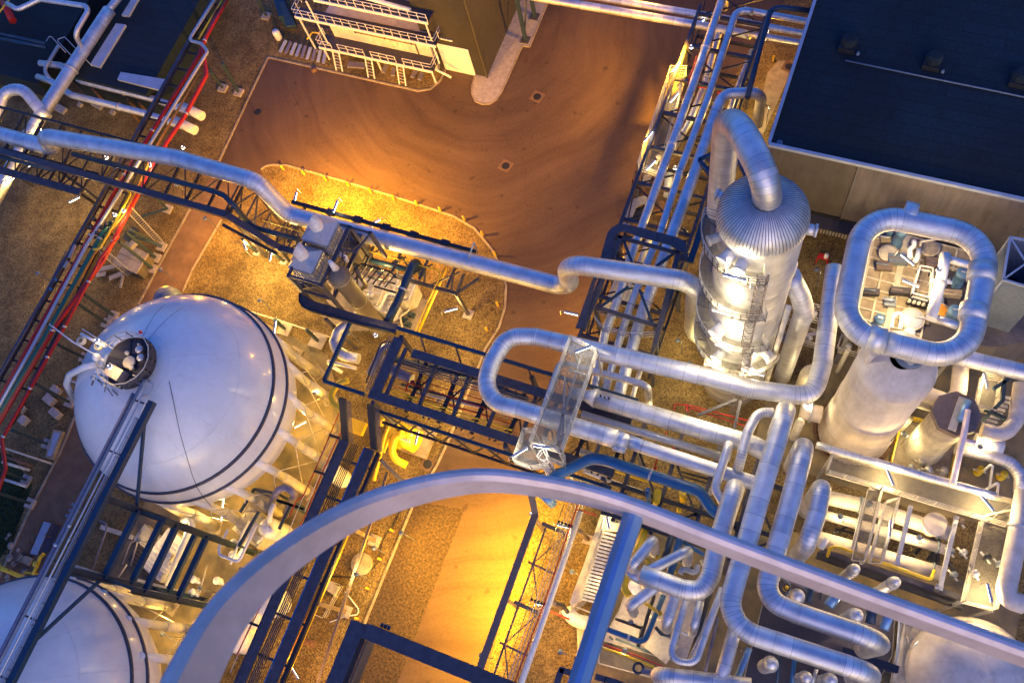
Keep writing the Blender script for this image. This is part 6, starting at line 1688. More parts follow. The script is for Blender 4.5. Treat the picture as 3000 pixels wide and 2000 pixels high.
for i, s_ in enumerate(("d3 1890,1140,7", "d3 1690,1170,6", "d3 1600,1010,7", "d3 1930,640,9", "d4 480,760,6", "d4 900,1110,6", "d4 330,1330,7", "d4 660,790,7", "d4 300,760,8")):
    p_ = pt(s_); t = thing('hand_valve', ORD[i] + ' small hand valve on the service lines between the high pipes', 'valve', p_, 'hand valves between the high pipes')
    MB().lathe([(0, .55), (.06, .55), (.06, .3), (.2, .25), (.24, .1), (.24, -.1), (.2, -.25), (0, -.28)], p_, 12).build('body', ('galvanised', 'lead', 'yellow_paint')[i % 3], t)
    MB().lathe([(.16, .5), (.26, .5), (.26, .44), (.16, .44)], p_, 14).build('handwheel', ('red_paint', 'blue_paint', 'black_steel')[i % 3], t)
# stubs and pots under the guard rail
for i, (s_, w_, z_) in enumerate((("d4 405,820", 130, 11), ("d4 905,985", 130, 11), ("d4 180,1400", 130, 10), ("d4 480,1520", 110, 10), ("d4 690,1540", 120, 10), ("d4 895,590", 96, 11), ("d4 1240,700", 100, 11))):
    p_ = pt(s_ + ",%d" % z_); r_ = rad(p_, w_)
    t = thing('pipe_riser', ('left upper', 'middle', 'lower left', 'lower middle', 'lower right', 'upper small', 'right small')[i] + ' upright silver riser with a rounded top around the two bent high pipes', 'riser', (p_.x, p_.y, 0), 'risers around the bent pipes')
    MB().lathe([(0.02, z_), (r_ * .6, z_ - .08), (r_ * .9, z_ - .35), (r_, z_ - .7), (r_, .02)], (p_.x, p_.y, 0), 22).build('shell', ['aluminium', 'seam'], t)
    MB().lathe([(r_ + .02, z_ - 1.2), (r_ + .05, z_ - 1.2), (r_ + .05, z_ - 1.4), (r_ + .02, z_ - 1.4)], (p_.x, p_.y, 0), 22).build('band', 'galvanised', t)
for i, (s_, w_, m_) in enumerate((("d4 760,780,9 660,910", 90, 'blue_rail'), ("d4 520,700,8 490,880", 54, 'blue_steel'), ("d4 1040,870,9 1015,1060", 84, 'blue_steel'), ("d4 1200,920,9 1130,1110", 80, 'blue_rail'), ("d4 620,720,8 590,860", 24, 'navy_steel'))):
    pipe(('sloping light blue', 'left dark blue', 'middle dark blue', 'right light blue', 'thin navy')[i] + ' pipe showing between the two bent high pipes', s_, w_, m=m_)
bbm = thing('girder', 'black sloping girder below the right bent high pipe', 'girder', pt("d4 1100,1390,9"))
MB().ibeam(pt("d4 780,1290,9"), pt("d4 1250,1455,9"), .5, .6, .06).build('web', 'black_steel', bbm)
MB().prism(pts("d4 1140,1470,9.1 1230,1480 1260,1430 1200,1420"), 8.6, 9.2).build('end_plate', 'navy_steel', bbm)
fl2 = platform('dark plated floor seen under the two bent high pipes', "d4 300,620,4 1230,900 1200,1330 1000,1700 -100,1700 100,900", 4.0, rail=False, m='dark_deck', name='floor_platform')  # dark deck colour stands in for the deep shade between the pipes
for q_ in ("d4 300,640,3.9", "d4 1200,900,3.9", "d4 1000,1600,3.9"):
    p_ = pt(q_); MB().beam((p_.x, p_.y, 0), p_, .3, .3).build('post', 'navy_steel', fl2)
# ================================================================= TANK WITH RING LOOP
tx, ty = 7.96, 26.07
tk = thing('cream_tank', 'tall cream tank with a bluish domed top under the ring shaped pipe', 'tank', (tx, ty, 0))
MB().lathe([(.8, 18.3), (1.6, 17.9), (2.3, 17.3), (2.62, 16.8), (2.66, 16.3), (2.66, 9.0), (2.72, 8.9), (2.74, 8.7), (2.74, 4.2), (2.82, 4.1), (2.85, 3.9), (2.95, .02)], (tx, ty, 0), 56).build('shell', 'pink_cream', tk)
MB().lathe([(.72, 19.4), (.72, 18.2)], (tx + .4, ty + .3, 0), 28).build('neck', 'galvanised', tk)
MB().lathe([(.7, .12), (1.0, .12), (1.0, -.12), (.7, -.12)], (tx + .4, ty + .3, 18.55), 28).build('neck_flange', 'lead', tk)
for s_ in ("c4 1010,250,18.2", "c4 1330,320,18.2"):
    p_ = pt(s_); MB().tube([p_ + Vector((0, 0, -.8)), p_ + Vector((.1, .1, .6))], .22, 14).build('lug', 'pink_cream', tk)
hk = MB(); a_ = math.radians(-100)
hk.tube([pt("c4 1030,545,14.6"), pt("c4 1070,540,14.8"), pt("c4 1115,565,14.6")], .06, 8, .2); hk.build('lifting_hook', 'black_steel', tk)
sk = MB()
for k in range(20):
    a = math.radians(200 + k * 8); sk.box((tx + 3.05 * math.cos(a), ty + 3.05 * math.sin(a), .05), .25, .25, .3, a)
sk.lathe([(3.0, .35), (3.3, .35), (3.3, .05)], (tx, ty, 0), 40); sk.build('base_ring', 'rust', tk)
LR = [pt("b4 1150,1520,20.6")] + pts("b4 760,1424,20.6 973,415 2040,635 1826,1690") + [pt("b4 1152,1522,20.6")]
lpz = pipe('closed ring of thick aluminium pipe hovering over the cream tank', LR, r=.80, R=2.4, seams=.75, n=24)
for i, (s_, e_) in enumerate((("b4 1290,420", "b4 1400,450"), ("b4 1975,860", "b4 1955,1000"), ("b4 1905,1210", "b4 1880,1330"), ("b4 1000,1470", "b4 1130,1510"))):
    a, b = pt(s_ + ",20.6"), pt(e_ + ",20.6")
    tag(MB().tube([a, b], .90, 26).build('pipe_sleeve', ['aluminium', 'seam']), ('upper', 'right upper', 'right lower', 'lower')[i] + ' wider sleeve on the closed ring pipe', 'sleeve', 'sleeves on the ring pipe')
for s_ in ("b4 1900,1000,20", "b4 960,430,20", "b4 800,1300,20"):
    pass
# deck inside the ring
dkp = thing('equipment_deck', 'yellow lit plated deck with pots and pipes seen through the ring pipe', 'deck', pt("b4 1300,1000,8.5"))
zd = 8.5
MB().prism(pts("b4 1050,540,8.5 1900,760 1720,1620 860,1390"), zd - .2, zd).build('floor', 'concrete', dkp)
gb = MB()
e00, e10, e11, e01 = pts("b4 1050,540,8.52 1900,760 1720,1620 860,1390")
for k in range(11):
    a, b = e00.lerp(e01, k / 10), e10.lerp(e11, k / 10); gb.beam(a + Vector((0, 0, .04)), b + Vector((0, 0, .04)), .12, .1)
for k in range(7):
    a, b = e00.lerp(e10, k / 6), e01.lerp(e11, k / 6); gb.beam(a + Vector((0, 0, .045)), b + Vector((0, 0, .045)), .14 if k != 2 else .5, .1)
gb.build('floor_rib', 'cream', dkp)
MB().rail([e00 + Vector((.1, 0, 0)), e01 + Vector((.1, 0, 0))], 1.1, 1.2, .035).build('railing', 'cream', dkp)
MB().rail([e01, e11], 1.1, 1.2, .035).build('railing', 'cream', dkp)
for s_ in ("b4 1050,540,8.3", "b4 1900,760,8.3", "b4 1720,1620,8.3", "b4 860,1390,8.3"):
    p_ = pt(s_); MB().beam((p_.x, p_.y, 0), p_, .3, .3).build('post', 'galvanised', dkp)
MB().prism(pts("b4 1600,880,8.5 1850,960 1720,1560 1450,1480"), zd + .05, zd + .12).build('dark_grating', 'dark_deck', dkp)
for i, (s_, r_, h_) in enumerate((("b4 1290,560", .46, 2.6), ("b4 1810,920", .48, 2.2), ("b4 1740,1240", .50, 2.2), ("b4 1100,1310", .42, 1.9), ("b4 1195,560", .3, 1.4))):
    p_ = pt(s_ + ",%f" % (zd + h_)); t = thing('blue_pot', ('top', 'right upper', 'right lower', 'left lower', 'top left small')[i] + ' blue cylindrical motor pot on the deck inside the ring pipe', 'motor', (p_.x, p_.y, zd), 'blue pots inside the ring')
    MB().lathe([(0, h_), (r_ * .8, h_), (r_, h_ - .1), (r_, h_ - .5), (r_ * .9, h_ - .55), (r_ * .9, .3), (r_ * 1.1, .28), (r_ * 1.1, .03)], (p_.x, p_.y, zd), 22).build('shell', 'motor_blue', t)
    MB().beam((p_.x - r_ * .4, p_.y, zd + h_ + .06), (p_.x + r_ * .4, p_.y, zd + h_ + .06), .08, .1).build('lug', 'galvanised', t)
for i, (s_, r_, m_) in enumerate((("b4 1170,760,9", .68, 'cream'), ("b4 1520,720,9", .66, 'stone'), ("b4 1370,1320,9", .85, 'sky_panel'), ("b4 1610,1250,9.4", .56, 'orange_pipe'))):
    p_ = pt(s_); t = thing('round_hatch', ('cream', 'brown', 'pale green', 'orange')[i] + ' round lid on the deck inside the ring pipe', 'lid', p_, 'round lids inside the ring')
    MB().lathe([(0, .18), (r_ * .85, .18), (r_, .12), (r_, -.4)], p_, 28).build('disc', m_, t)
    MB().lathe([(r_ * 1.0, .1), (r_ * 1.12, .1), (r_ * 1.12, 0)], p_, 28).build('rim', 'cream', t)
pipe('tall white lit pipe standing over the deck inside the ring', "b4 1655,770,14 1630,930 1585,1120 1530,1320", 92, m='white_paint', n=18, flange=(.45,))
pipe('upper branch from the white pipe to the ring', "b4 1640,800,13.5 1870,865", 66)
pipe('lower branch from the white pipe to the ring', "b4 1540,1305,13.5 1760,1375", 76)
pipe('short bright cross piece on the white pipe inside the ring', "b4 1530,990,14 1590,1000 1710,1010", 34, m='white_paint')
pipe('thin cream pipe bending along the top of the deck', "b4 1440,700,10 1445,660 1620,635", 22, m='cream')
for i, s_ in enumerate(("b4 1355,800,10.5 1350,730 1390,690 1385,650", "b4 1395,830,10.5 1415,800 1430,730", "c4 1195,-10,10.5 1210,-100 1250,-130 1290,-110 1270,0")):
    pipe(('left upper', 'right upper', 'lower')[i] + ' small white elbow group on the deck inside the ring', s_, 42 if i < 2 else 32, m='white_paint', R=.3)
wb = thing('white_bench', 'white tubular bench frame in the middle of the deck inside the ring', 'frame', pt("b4 1440,1050,9"))
MB().rail(pts("b4 1405,930,9 1510,950 1490,1200 1340,1160"), 1.4, .9, .05, closed=True, kick=False).build('frame', 'white_steel', wb)
MB().prism(pts("b4 1330,1150,8.9 1490,1190 1470,1220 1320,1180"), 8.62, 9.3).build('base', 'black_steel', wb)
cl = MB()
for k in range(4):
    p_ = pt("b4 %d,%d,9.5" % (1345 + 40 * k, 1170 + 10 * k)); cl.lathe([(0, .3), (.12, .28), (.14, 0)], p_, 8)
cl.build('clamp', 'cream', wb)
tag(MB().lathe([(0, .7), (.35, .62), (.45, .4), (.45, 0)], pt("c4 1340,50,8.5"), 20).build('white_dome', 'white_paint'), 'white dome peeping over the lower limb of the ring pipe', 'dome')
for i, s_ in enumerate(("b4 1150,650,8.7", "b4 1130,880,8.7", "b4 1260,1100,8.7", "b4 1180,1180,8.7", "b4 1450,560,8.7", "b4 1560,860,8.7", "b4 1650,1010,8.7", "b4 1560,1180,8.7", "b4 1690,1120,8.7", "b4 1460,1330,8.7", "b4 1020,1100,8.7", "b4 1240,830,8.7")):
    p_ = pt(s_); t = thing('deck_fitting', ORD[i] + ' small pipe fitting from the top on the deck inside the ring', 'fitting', p_, 'fittings on the ring deck')
    MB().box(p_, .9 + .3 * (i % 3), .5 + .25 * (i % 2), .25 + .2 * (i % 3), .2).build('casing', ('concrete', 'brown_steel', 'dark_deck', 'lead')[i % 4], t)
    MB().tube([p_ + Vector((-.7, -.1, .6)), p_ + Vector((.2, .0, .6)), p_ + Vector((.3, .5, .1))], .08, 8, .2).build('tube', ('galvanised', 'lead', 'brown_steel')[i % 3], t)
# hopper and annex at the right edge
hp = thing('hopper', 'open blue grey square hopper with crossed struts at the right edge', 'hopper', pt("b4 2300,800,6"))
q_ = pts("b4 2205,625,13 2560,690 2500,1090 2145,985")
z0h = 9
MB().prism([Vector((v.x, v.y, 0)) for v in q_], 5, 9).build('casing', 'lead', hp)
hw = MB(); c_ = sum(q_, Vector()) / 4
for a, b in zip(q_, q_[1:] + q_[:1]): hw.beam(a, b, .16, .16); hw.beam(Vector((a.x, a.y, 9)), a, .12, .12)
n = len(hw.v)
hw.beam(q_[0], q_[2], .12, .12); hw.beam(q_[1] + Vector((0, 0, .02)), q_[3] + Vector((0, 0, .02)), .12, .12)
hw.build('rim', 'sky_panel', hp)
iw = MB()
for a, b in zip(q_, q_[1:] + q_[:1]):
    k = len(iw.v); m_ = c_ + (a - c_) * .25; m2 = c_ + (b - c_) * .25
    iw.v += [a.copy(), b.copy(), Vector((m2.x, m2.y, 9.5)), Vector((m_.x, m_.y, 9.5))]; iw.face([k, k + 1, k + 2, k + 3])
    k = len(iw.v); iw.v += [a.copy(), b.copy(), Vector((b.x, b.y, 9)), Vector((a.x, a.y, 9))]; iw.face([k, k + 1, k + 2, k + 3])
iw.build('funnel', 'lead', hp)
an = thing('annex', 'low grey panelled annex at the right edge below the hopper', 'building', pt("b4 2200,1250,0"))
MB().prism([Vector((v.x, v.y, 0)) for v in pts("b4 2050,1060,5 2600,1150 2600,1450 2100,1560 1935,1540")], 0, 4.8).build('wall', 'wall_panel', an)
MB().prism([Vector((v.x, v.y, 0)) for v in pts("b4 2050,1060,5 2600,1150 2600,1450 2100,1560 1935,1540")], 4.803, 5.0).build('roof', 'wall_panel', an)
pipe('horizontal fat pipe leaving the ring towards the right edge', "c4 1700,230,11 2500,420", 148, n=20)
pipe('cream pipe bending under the ring towards the cream tank', "c4 1790,260,7 1765,560 1700,640 1520,570 1300,520", 135, m='pink_cream', R=1.1, n=20)
pipe('second cream pipe below the bending one', "c4 1320,610,5 1600,690", 90, m='cream')
bt = thing('tank_bracket', 'dark tray bracket on the right side of the cream tank', 'bracket', pt("c4 1400,600,9"))
MB().prism(pts("c4 1380,480,9 1545,505 1400,690 1310,650 1330,620 1390,640 1490,530 1370,510"), 8.8, 9.0).build('tray', 'teal_steel', bt)
MB().beam(pt("c4 1300,600,9"), pt("c4 1230,890,6"), .22, .3).build('strut', 'teal_steel', bt)
MB().beam(pt("c4 1230,890,6"), pt("c4 1110,1040,1"), .3, .3).build('strut', 'teal_steel', bt)
MB().prism(pts("c4 1200,700,3 1260,720 1230,860 1120,960 1050,960"), 2.8, 3.0).build('chute', 'pink_cream', bt)
for i, s_ in enumerate(("c4 420,800,5", "c4 1340,770,3", "c4 830,180,6")):
    p_ = pt(s_); t = thing('cream_post', ('left', 'right', 'upper')[i] + ' short cream cylinder standing beside the cream tank', 'post', (p_.x, p_.y, 0), 'cylinders beside the cream tank')
    r_ = .36 if i < 2 else .2
    MB().lathe([(0, p_.z), (r_, p_.z - .03), (r_, .02)], (p_.x, p_.y, 0), 20).build('shell', 'cream', t)
    MB().lathe([(r_ + .06, .5), (r_ + .06, .3)], (p_.x, p_.y, 0), 20).build('band', 'lead', t)
pipe('fat cream pipe stub left of the cream tank', "c4 420,700,4 600,740", 150, m='pink_cream', flange=(.5,))
# octagonal tank
ox, oy = 13.6, 26.5
oc = thing('octagonal_tank', 'cream tank with a brown octagonal lid on a railed base', 'tank', (ox, oy, 0))
MB().lathe([(1.45, 9.3), (1.45, .6), (1.6, .5), (1.6, .02)], (ox, oy, 0), 32).build('shell', 'cream', oc)
MB().lathe([(0, 9.9), (1.75, 9.9), (1.75, 9.3), (1.4, 9.25)], (ox, oy, 0), 8, smooth=False, a0=.2).build('lid', 'brown_steel', oc)
MB().beam((ox - .1, oy - 1.4, 9.97), (ox + .15, oy + 1.3, 9.97), .55, .14).build('lid_plate', 'cream', oc)
MB().tube([(ox + .25, oy - .6, 10.2), (ox + .5, oy + 1.1, 10.2)], .26, 16).build('nozzle', 'blue_rail', oc)
MB().span((ox - 2.2, oy - 2.6, .02), (ox + 2.2, oy + 1.8, .3)).build('plinth', 'concrete', oc)
MB().rail([(ox - 2.3, oy - 2.7, .3), (ox + 2.3, oy - 2.7, .3), (ox + 2.3, oy + 1.9, .3), (ox - 2.3, oy + 1.9, .3)], 1.0, 1.1, .05, closed=True).build('railing', 'yellow_paint', oc)
for k, (dx, dy) in enumerate(((-.7, -2.1), (0, -2.3), (.7, -2.1))):
    MB().lathe([(0, .9), (.2, .85), (.25, .6), (.15, .5), (.15, .3)], (ox + dx, oy + dy, 0), 12).build('valve', 'galvanised', oc)
pipe('lilac pipe running down from the octagonal lid', "c4 1845,700,10.4 1815,890 1715,1330", 54, m='rail_paint')
pipe('short lilac branch on the pipe below the octagonal lid', "c4 1815,960,9.8 1910,985", 46, m='rail_paint')
pipe('cream pipe curving round right of the octagonal tank', "c4 2300,480,8 2255,790 2150,920 1960,870", 130, m='pink_cream', R=1.2, n=20)
pipe('bright white fat pipe end under the curving cream pipe', "c4 1900,960,6 2140,1030", 140, m='white_paint')
pipe('blue grey pipe sweeping down to the right edge below the octagonal tank', "c4 1740,1020,6 2050,1090 2220,1150 2300,1260 2290,1400", 110, m='aluminium', R=1.3, n=20)
t = thing('white_bracket', 'thin white bent bracket right of the lilac pipe', 'bracket', pt("c4 2050,1250,6"))
MB().tube(pts("c4 1985,1210,6 2060,1150,7 2030,1350,5"), .1, 8, .1).build('frame', 'white_steel', t)
t = thing('white_bracket', 'second white bent bracket at the walkway end', 'bracket', pt("c4 2080,1380,8"))
MB().tube(pts("c4 1970,1390,8 2110,1310,9 2090,1450,8"), .1, 8, .1).build('frame', 'white_steel', t)
for i, s_ in enumerate(("c4 1990,1180,2", "c4 2190,1220,2", "c4 1450,1130,1", "c4 1510,1200,1", "c4 1640,1210,1")):
    p_ = pt(s_); t = thing('floor_valve', ('upper', 'right', 'left', 'middle', 'lower')[i] + ' small valve stand on the floor around the octagonal tank', 'valve', (p_.x, p_.y, 0), 'valve stands by the octagonal tank')
    MB().lathe([(0, 1.2), (.3, 1.15), (.3, 1.0), (.1, .95), (.12, .4), (.35, .3), (.35, .02)], (p_.x, p_.y, 0), 14).build('body', ('yellow_paint', 'yellow_paint', 'cream', 'galvanised', 'cream')[i], t)
    MB().beam((p_.x - .5, p_.y, .6), (p_.x + .5, p_.y, .6), .14, .14).build('arm', 'cream', t)
sg = platform('glass like grating shaft right of the octagonal tank', "c4 1950,420,7 2110,450 2060,740 1900,690", 7, steelm='cream')
tb = thing('teal_bracket', 'dark teal steel bracket over the grating shaft', 'bracket', pt("c4 2130,600,8"))
for s_ in ("c4 2060,520,8.4 2190,440", "c4 2155,450,8.4 2140,620", "c4 2140,620,8.4 1970,790,7", "c4 1990,690,7.4 2200,790"):
    q_ = pts(s_); MB().beam(q_[0], q_[1], .26, .34).build('bar', 'teal_steel', tb)
t = thing('stair_flight', 'short cream stair flight under the teal bracket', 'stairs', pt("c4 2080,760,4"))
a, b = pt("c4 2170,590,6"), pt("c4 2020,820,4")
sm2 = MB()
for k in range(8): c_ = a.lerp(b, k / 7); sm2.beam(c_ + Vector((-.5, 0, 0)), c_ + Vector((.5, 0, 0)), .25, .05)
sm2.build('tread', 'cream', t)
# ---- walkways of the right bottom
pipe('long silver pipe along the upper railing of the right walkway', "c4 555,995,9.2 2090,1435", 70)
w1 = platform('long grating walkway crossing the lower right below the silver pipe', "c4 690,1085,8.2 2240,1500 2170,1690 1100,1370 640,1235", 8.2, steelm='cream')
w2 = platform('narrow side walkway dropping from the long one, left of the cream pipes', "c4 1000,1370,8.0 1105,1372 d4 960,530 860,520", 8.0, steelm='cream', edges=(0, 1))
w3 = platform('middle side walkway between the cream pipe groups', "d4 1130,40,8.0 1245,10 1100,550 1000,540", 8.0, steelm='cream', edges=(0, 1, 3), m='grating')
w4 = platform('broad right side walkway beside the thick upright cream pipe', "d4 1955,160,8.0 2235,100 2060,950 1790,880", 8.0, steelm='cream')
for s_ in ("c4 690,1085,8", "c4 2240,1500,8", "d4 2060,950,7.8", "d4 1790,880,7.8", "d4 960,530,7.8"):
    p_ = pt(s_); MB().beam((p_.x, p_.y, .1), p_, .2, .2).build('post', 'galvanised', w1)
for i, (s_, w_) in enumerate((("d4 600,-20,5 1000,70 1700,300", 128), ("d4 580,130,5 1000,240 1680,440", 88), ("d4 560,330,5 950,440 1630,640", 122))):
    pipe(('upper fat', 'middle slim', 'lower fat')[i] + ' cream exchanger pipe under the walkways', s_, w_, m='pink_cream', flange=(.3, .92), n=20, fm='lead')
p_ = pt("d4 1570,218,7")
t = thing('round_cover', 'large round pale cover on the upper cream exchanger pipe', 'cover', p_)
MB().lathe([(0, .1), (.8, .1), (.86, .04), (.86, -.2), (.6, -.3), (.6, -1.8)], p_, 36).build('disc', 'pink_cream', t)
MB().lathe([(.87, .05), (.9, .05), (.9, -.1)], p_, 36).build('rim', 'cream', t)
pipe('bright yellow handrail pipe bent at both ends over the lower exchanger pipe', "d4 650,490,6.8 680,408,7.6 760,415 1530,690 1560,610,6.8", 27, m='yellow_paint', R=.35)
for i, s_ in enumerate(("d4 975,0,7.4 865,440", "d4 1360,60,7.4 1240,560", "d4 1750,150,7.4 1610,750")):
    q_ = pts(s_); t = thing('beam', ('left', 'middle', 'right')[i] + ' pale grey beam over the cream exchanger pipes', 'beam', q_[0], 'beams over the exchangers')
    MB().beam(q_[0], q_[1], .3, .3).build('web', 'galvanised', t)
    MB().box(q_[1] + Vector((0, 0, -.3)), .5, .4, .15).build('end_plate', 'galvanised', t)
gx = thing('long_girder', 'dark girder running below the yellow handrail pipe', 'girder', pt("d4 1200,640,6"))
MB().ibeam(pt("d4 590,440,6.4"), pt("d4 1770,840,6.4"), .4, .5).build('web', 'navy_steel', gx)
MB().ibeam(pt("d4 560,480,5.6"), pt("d4 1800,920,5.6"), .5, .4).build('flange', 'black_steel', gx)
t = thing('support_saddles', 'dark crooked supports under the cream exchanger pipes', 'supports', pt("d4 1500,400,3"))
for s_, w_ in (("d4 1330,290,3 1420,310 1440,420 1400,470", .16), ("d4 1540,330,3 1600,420 1500,520", .16), ("d4 1560,360,3 1545,560", .2), ("d4 1600,350,3 1585,570", .16), ("d4 1680,540,4 1750,640", .14), ("d4 700,300,3 830,230", .12), ("d4 720,260,3 900,300", .1)):
    ps_ = pts(s_); lowp = MB()
    for a, b in zip(ps_, ps_[1:]): lowp.beam(a, b, w_ * 1.6, w_ * 1.6)
    lowp.build('saddle', 'black_steel', t)
pipe('thick upright cream pipe at the right edge of the broad walkway', "d4 2330,-60,9.5 2280,250 2170,780 2200,860 2323,900", 165, m='pink_cream', R=1.2, n=20, flange=(.3,))
for i, s_ in enumerate(("d4 1690,450,6", "d4 1800,460,6.5", "d4 1720,650,6", "d4 1780,200,6.5", "d4 1000,50,6", "d4 2000,500,8.6", "d4 1900,640,8.6", "d4 2110,560,8.6")):
    p_ = pt(s_); t = thing('valve', ORD[i] + ' greyish valve counted across the ends of the exchanger pipes and broad walkway', 'valve', p_, 'valves around the exchangers')
    MB().lathe([(0, .5), (.25, .48), (.25, .35), (.12, .3), (.2, .1), (.2, -.3), (0, -.35)], p_, 12).build('body', ('lead', 'galvanised', 'lead', 'brown_steel', 'lead', 'black_steel', 'galvanised', 'lead')[i], t)
    MB().tube([p_ + Vector((-.4, .3, -.1)), p_ + Vector((.4, -.3, -.1))], .09, 8).build('stub', 'galvanised', t)
# bottom right corner
dm = pt("d4 2000,1500,9.5")
t = thing('pale_tank', 'large pale tank with a smooth domed top in the bottom right corner', 'tank', (dm.x, dm.y, 0))
MB().lathe([(0.01, 9.9), (1.5, 9.6), (2.8, 8.9), (3.7, 7.8), (4.05, 6.6), (4.1, 5.5), (4.1, .02)], (dm.x, dm.y, 0), 56).build('shell', 'pink_cream', t)
MB().lathe([(4.12, 5.6), (4.16, 5.55), (4.12, 5.5)], (dm.x, dm.y, 0), 56).build('band', 'cream', t)
bw = platform('grating strip with a pale railing below the guard rail at the lower right', "d4 1300,1010,4.5 1500,1080 1400,1568 1190,1568", 4.5, steelm='cream', m='cream', name='floor_strip')
pipe('thin pale bent conduit on the grating strip', "d4 1310,1150,4.8 1340,1200 1350,1310", 14, m='cream')
pipe('bright horizontal rail pipe below the guard rail', "d4 1620,1080,4 1900,1180", 40, m='cream')
pipe('pale green gutter pipe along the grating strip', "d4 1270,1010,5 1240,1400", 26, m='sky_panel')
for i, s_ in enumerate(("d4 1750,1100,4 1740,1200,2", "d4 1820,1150,4 1900,1280,2", "d4 1350,980,5 1330,1020", "d4 1480,1000,5 1470,1080")):
    pipe(ORD[i] + ' thin dark post from the left below the guard rail at the lower right', s_, 14, m='brown_steel', name='post', cat='post')
pipe('small black capped pipe pointing down in the lower right', "d4 1890,1190,4 1960,1270,3", 60, m='black_steel', name='pipe_stub')
# ---- cable frame and stairs at the bottom centre
xf = pt("d3 250,800,6.4").x
cf = thing('cable_trestle', 'slender brown frame holding taut wires and pipes beside the orange road', 'frame', (xf + 2, 5, 0))
yt_, yb2 = pt("d3 540,150,6.4").y, -12.0
MB().beam((xf, yt_, 6.4), (xf, yb2, 6.4), .56, .3).build('main_beam', 'brown_steel', cf)
MB().beam((xf, yt_, 6.4), pt("c3 450,1400,7.4"), .5, .3).build('knee', 'brown_steel', cf)
xg = pt("d3 600,190,5.4").x; xh = pt("d3 620,850,5.4").x
MB().beam((xg, yt_ - .5, 5.4), (xg, yb2, 5.4), .14, .2).build('chord', 'brown_steel', cf)
MB().beam((xh, yt_ - 2, 5.4), (xh, yb2, 5.4), .16, .2).build('chord', 'brown_steel', cf)
for k in range(7):
    y_ = yt_ - .4 - k * 3.25
    MB().beam((xg - .4, y_, 5.5), (xh, y_ - .2, 5.5), .16 if k % 2 else .3, .16).build('crossbeam', 'brown_steel', cf)
    b = MB(); 
    if k % 2 == 0: b.beam((xh - .6, y_ - .3, 5.45), (xg, y_ - 3.2, 5.45), .09, .09)
    else: b.beam((xg, y_, 5.45), (xh - .6, y_ - 3.2, 5.45), .09, .09)
    b.build('brace', 'brown_steel', cf)
for s0_, s1_ in (("d3 860,270,5.4", "d3 935,345,.3"), ("d3 640,890,5.4", "d3 740,950,.3")):
    leg(cf, pt(s0_), pt(s1_), .16, 'brown_steel', pad=.8)
for y_ in (yt_ - .3, yt_ - 7, -10): MB().beam((xf, y_, 6.2), (xf, y_, .1), .3, .3).build('post', 'brown_steel', cf)
ins = MB()
for s_ in ("d3 690,190,6", "d3 460,850,6"):
    p_ = pt(s_)
    for k in range(6): ins.lathe([(0, .3), (.1, .3), (.13, 0)], p_ + Vector((k * .28, -.05, -.2)), 8)
ins.build('insulator', 'black_steel', cf)
for k in range(6):
    x_ = xg + 1.0 + k * .26 + (0 if k else -.15)
    tag(MB().tube([(x_, yt_ + 4, 6.0), (x_, yb2, 6.0)], .03, 6).build('wire', 'green_paint' if k == 0 else 'galvanised'), ('green first', 'second', 'third', 'fourth', 'fifth', 'sixth')[k] + ' taut wire from the left on the brown cable frame', 'wire', 'taut wires on the cable frame')
pipe('red pipe beside the taut wires on the cable frame', "d3 870,-40,6.2 835,90 560,900 310,1568", 12, m='red_paint')
pipe('red branch crossing right from the top of the cable frame', "d3 835,90,6.2 1010,140", 14, m='red_paint')
pipe('lower red branch running to the white duct', "d3 620,960,4 780,1025", 16, m='red_paint')
pipe('thick pale pipe on the right side of the cable frame', "d3 875,110,6.3 620,850 370,1568", 52, m='white_steel')
pipe('dark corrugated hose reaching from the frame to the white duct', "d3 640,880,5 720,900,4.4 760,960,3", 40, m='black_steel', R=.6, name='hose', cat='hose')
sr = thing('stair_tower', 'steep cream stair with many treads beside the gravel', 'stairs', pt("d3 1000,600,0"))
a, b = pt("d3 1130,285,7.5"), pt("d3 935,880,3.2")
wv = Vector((1.15, 0.1, 0))
sm3 = MB(); sm3.beam(a - wv * .5, b - wv * .5, .08, .32); sm3.beam(a + wv * .5, b + wv * .5, .08, .32); sm3.build('stringer', 'cream', sr)
for k in range(20):
    c_ = a.lerp(b, (k + .5) / 20); MB().beam(c_ - wv * .48, c_ + wv * .48, .17, .05).build('tread', 'white_steel', sr)
hr = MB(); hr.beam(a - wv * .55 + Vector((0, 0, 1)), b - wv * .55 + Vector((0, 0, 1)), .06, .06); hr.beam(a + wv * .55 + Vector((0, 0, 1)), b + wv * .55 + Vector((0, 0, 1)), .06, .06)
for k in range(7):
    c_ = a.lerp(b, k / 6)
    for s_ in (-.55, .55): hr.beam(c_ + wv * s_, c_ + wv * s_ + Vector((0, 0, 1)), .05, .05)
hr.build('handrail', 'cream', sr)
MB().prism(pts("d3 1090,110,7.5 1280,150 1240,290 1060,270"), 7.4, 7.5).build('landing', 'cream', sr)
MB().rail(pts("d3 1060,270,7.5 1100,110 1285,150"), 1.1, 1.0, .035).build('railing', 'cream', sr)
for s_ in ("d3 1100,120,7.4", "d3 1270,160,7.4", "d3 1060,270,7.4"):
    p_ = pt(s_); MB().beam((p_.x, p_.y, 0), p_, .18, .18).build('post', 'cream', sr)
sp_ = thing('stair_screen', 'tall pale side panel along the left of the cream stair', 'panel', pt("d3 900,600,0"))
MB().prism([Vector((v.x, v.y, 0)) for v in pts("d3 1060,90,4 1085,100 960,500 880,850 800,920 780,880 900,560")], .2, 4).build('sheet', 'pink_cream', sp_)
MB().beam(pt("d3 1040,250,4.2"), pt("d3 860,860,4.2"), .3, .2).build('coping', 'cream', sp_)
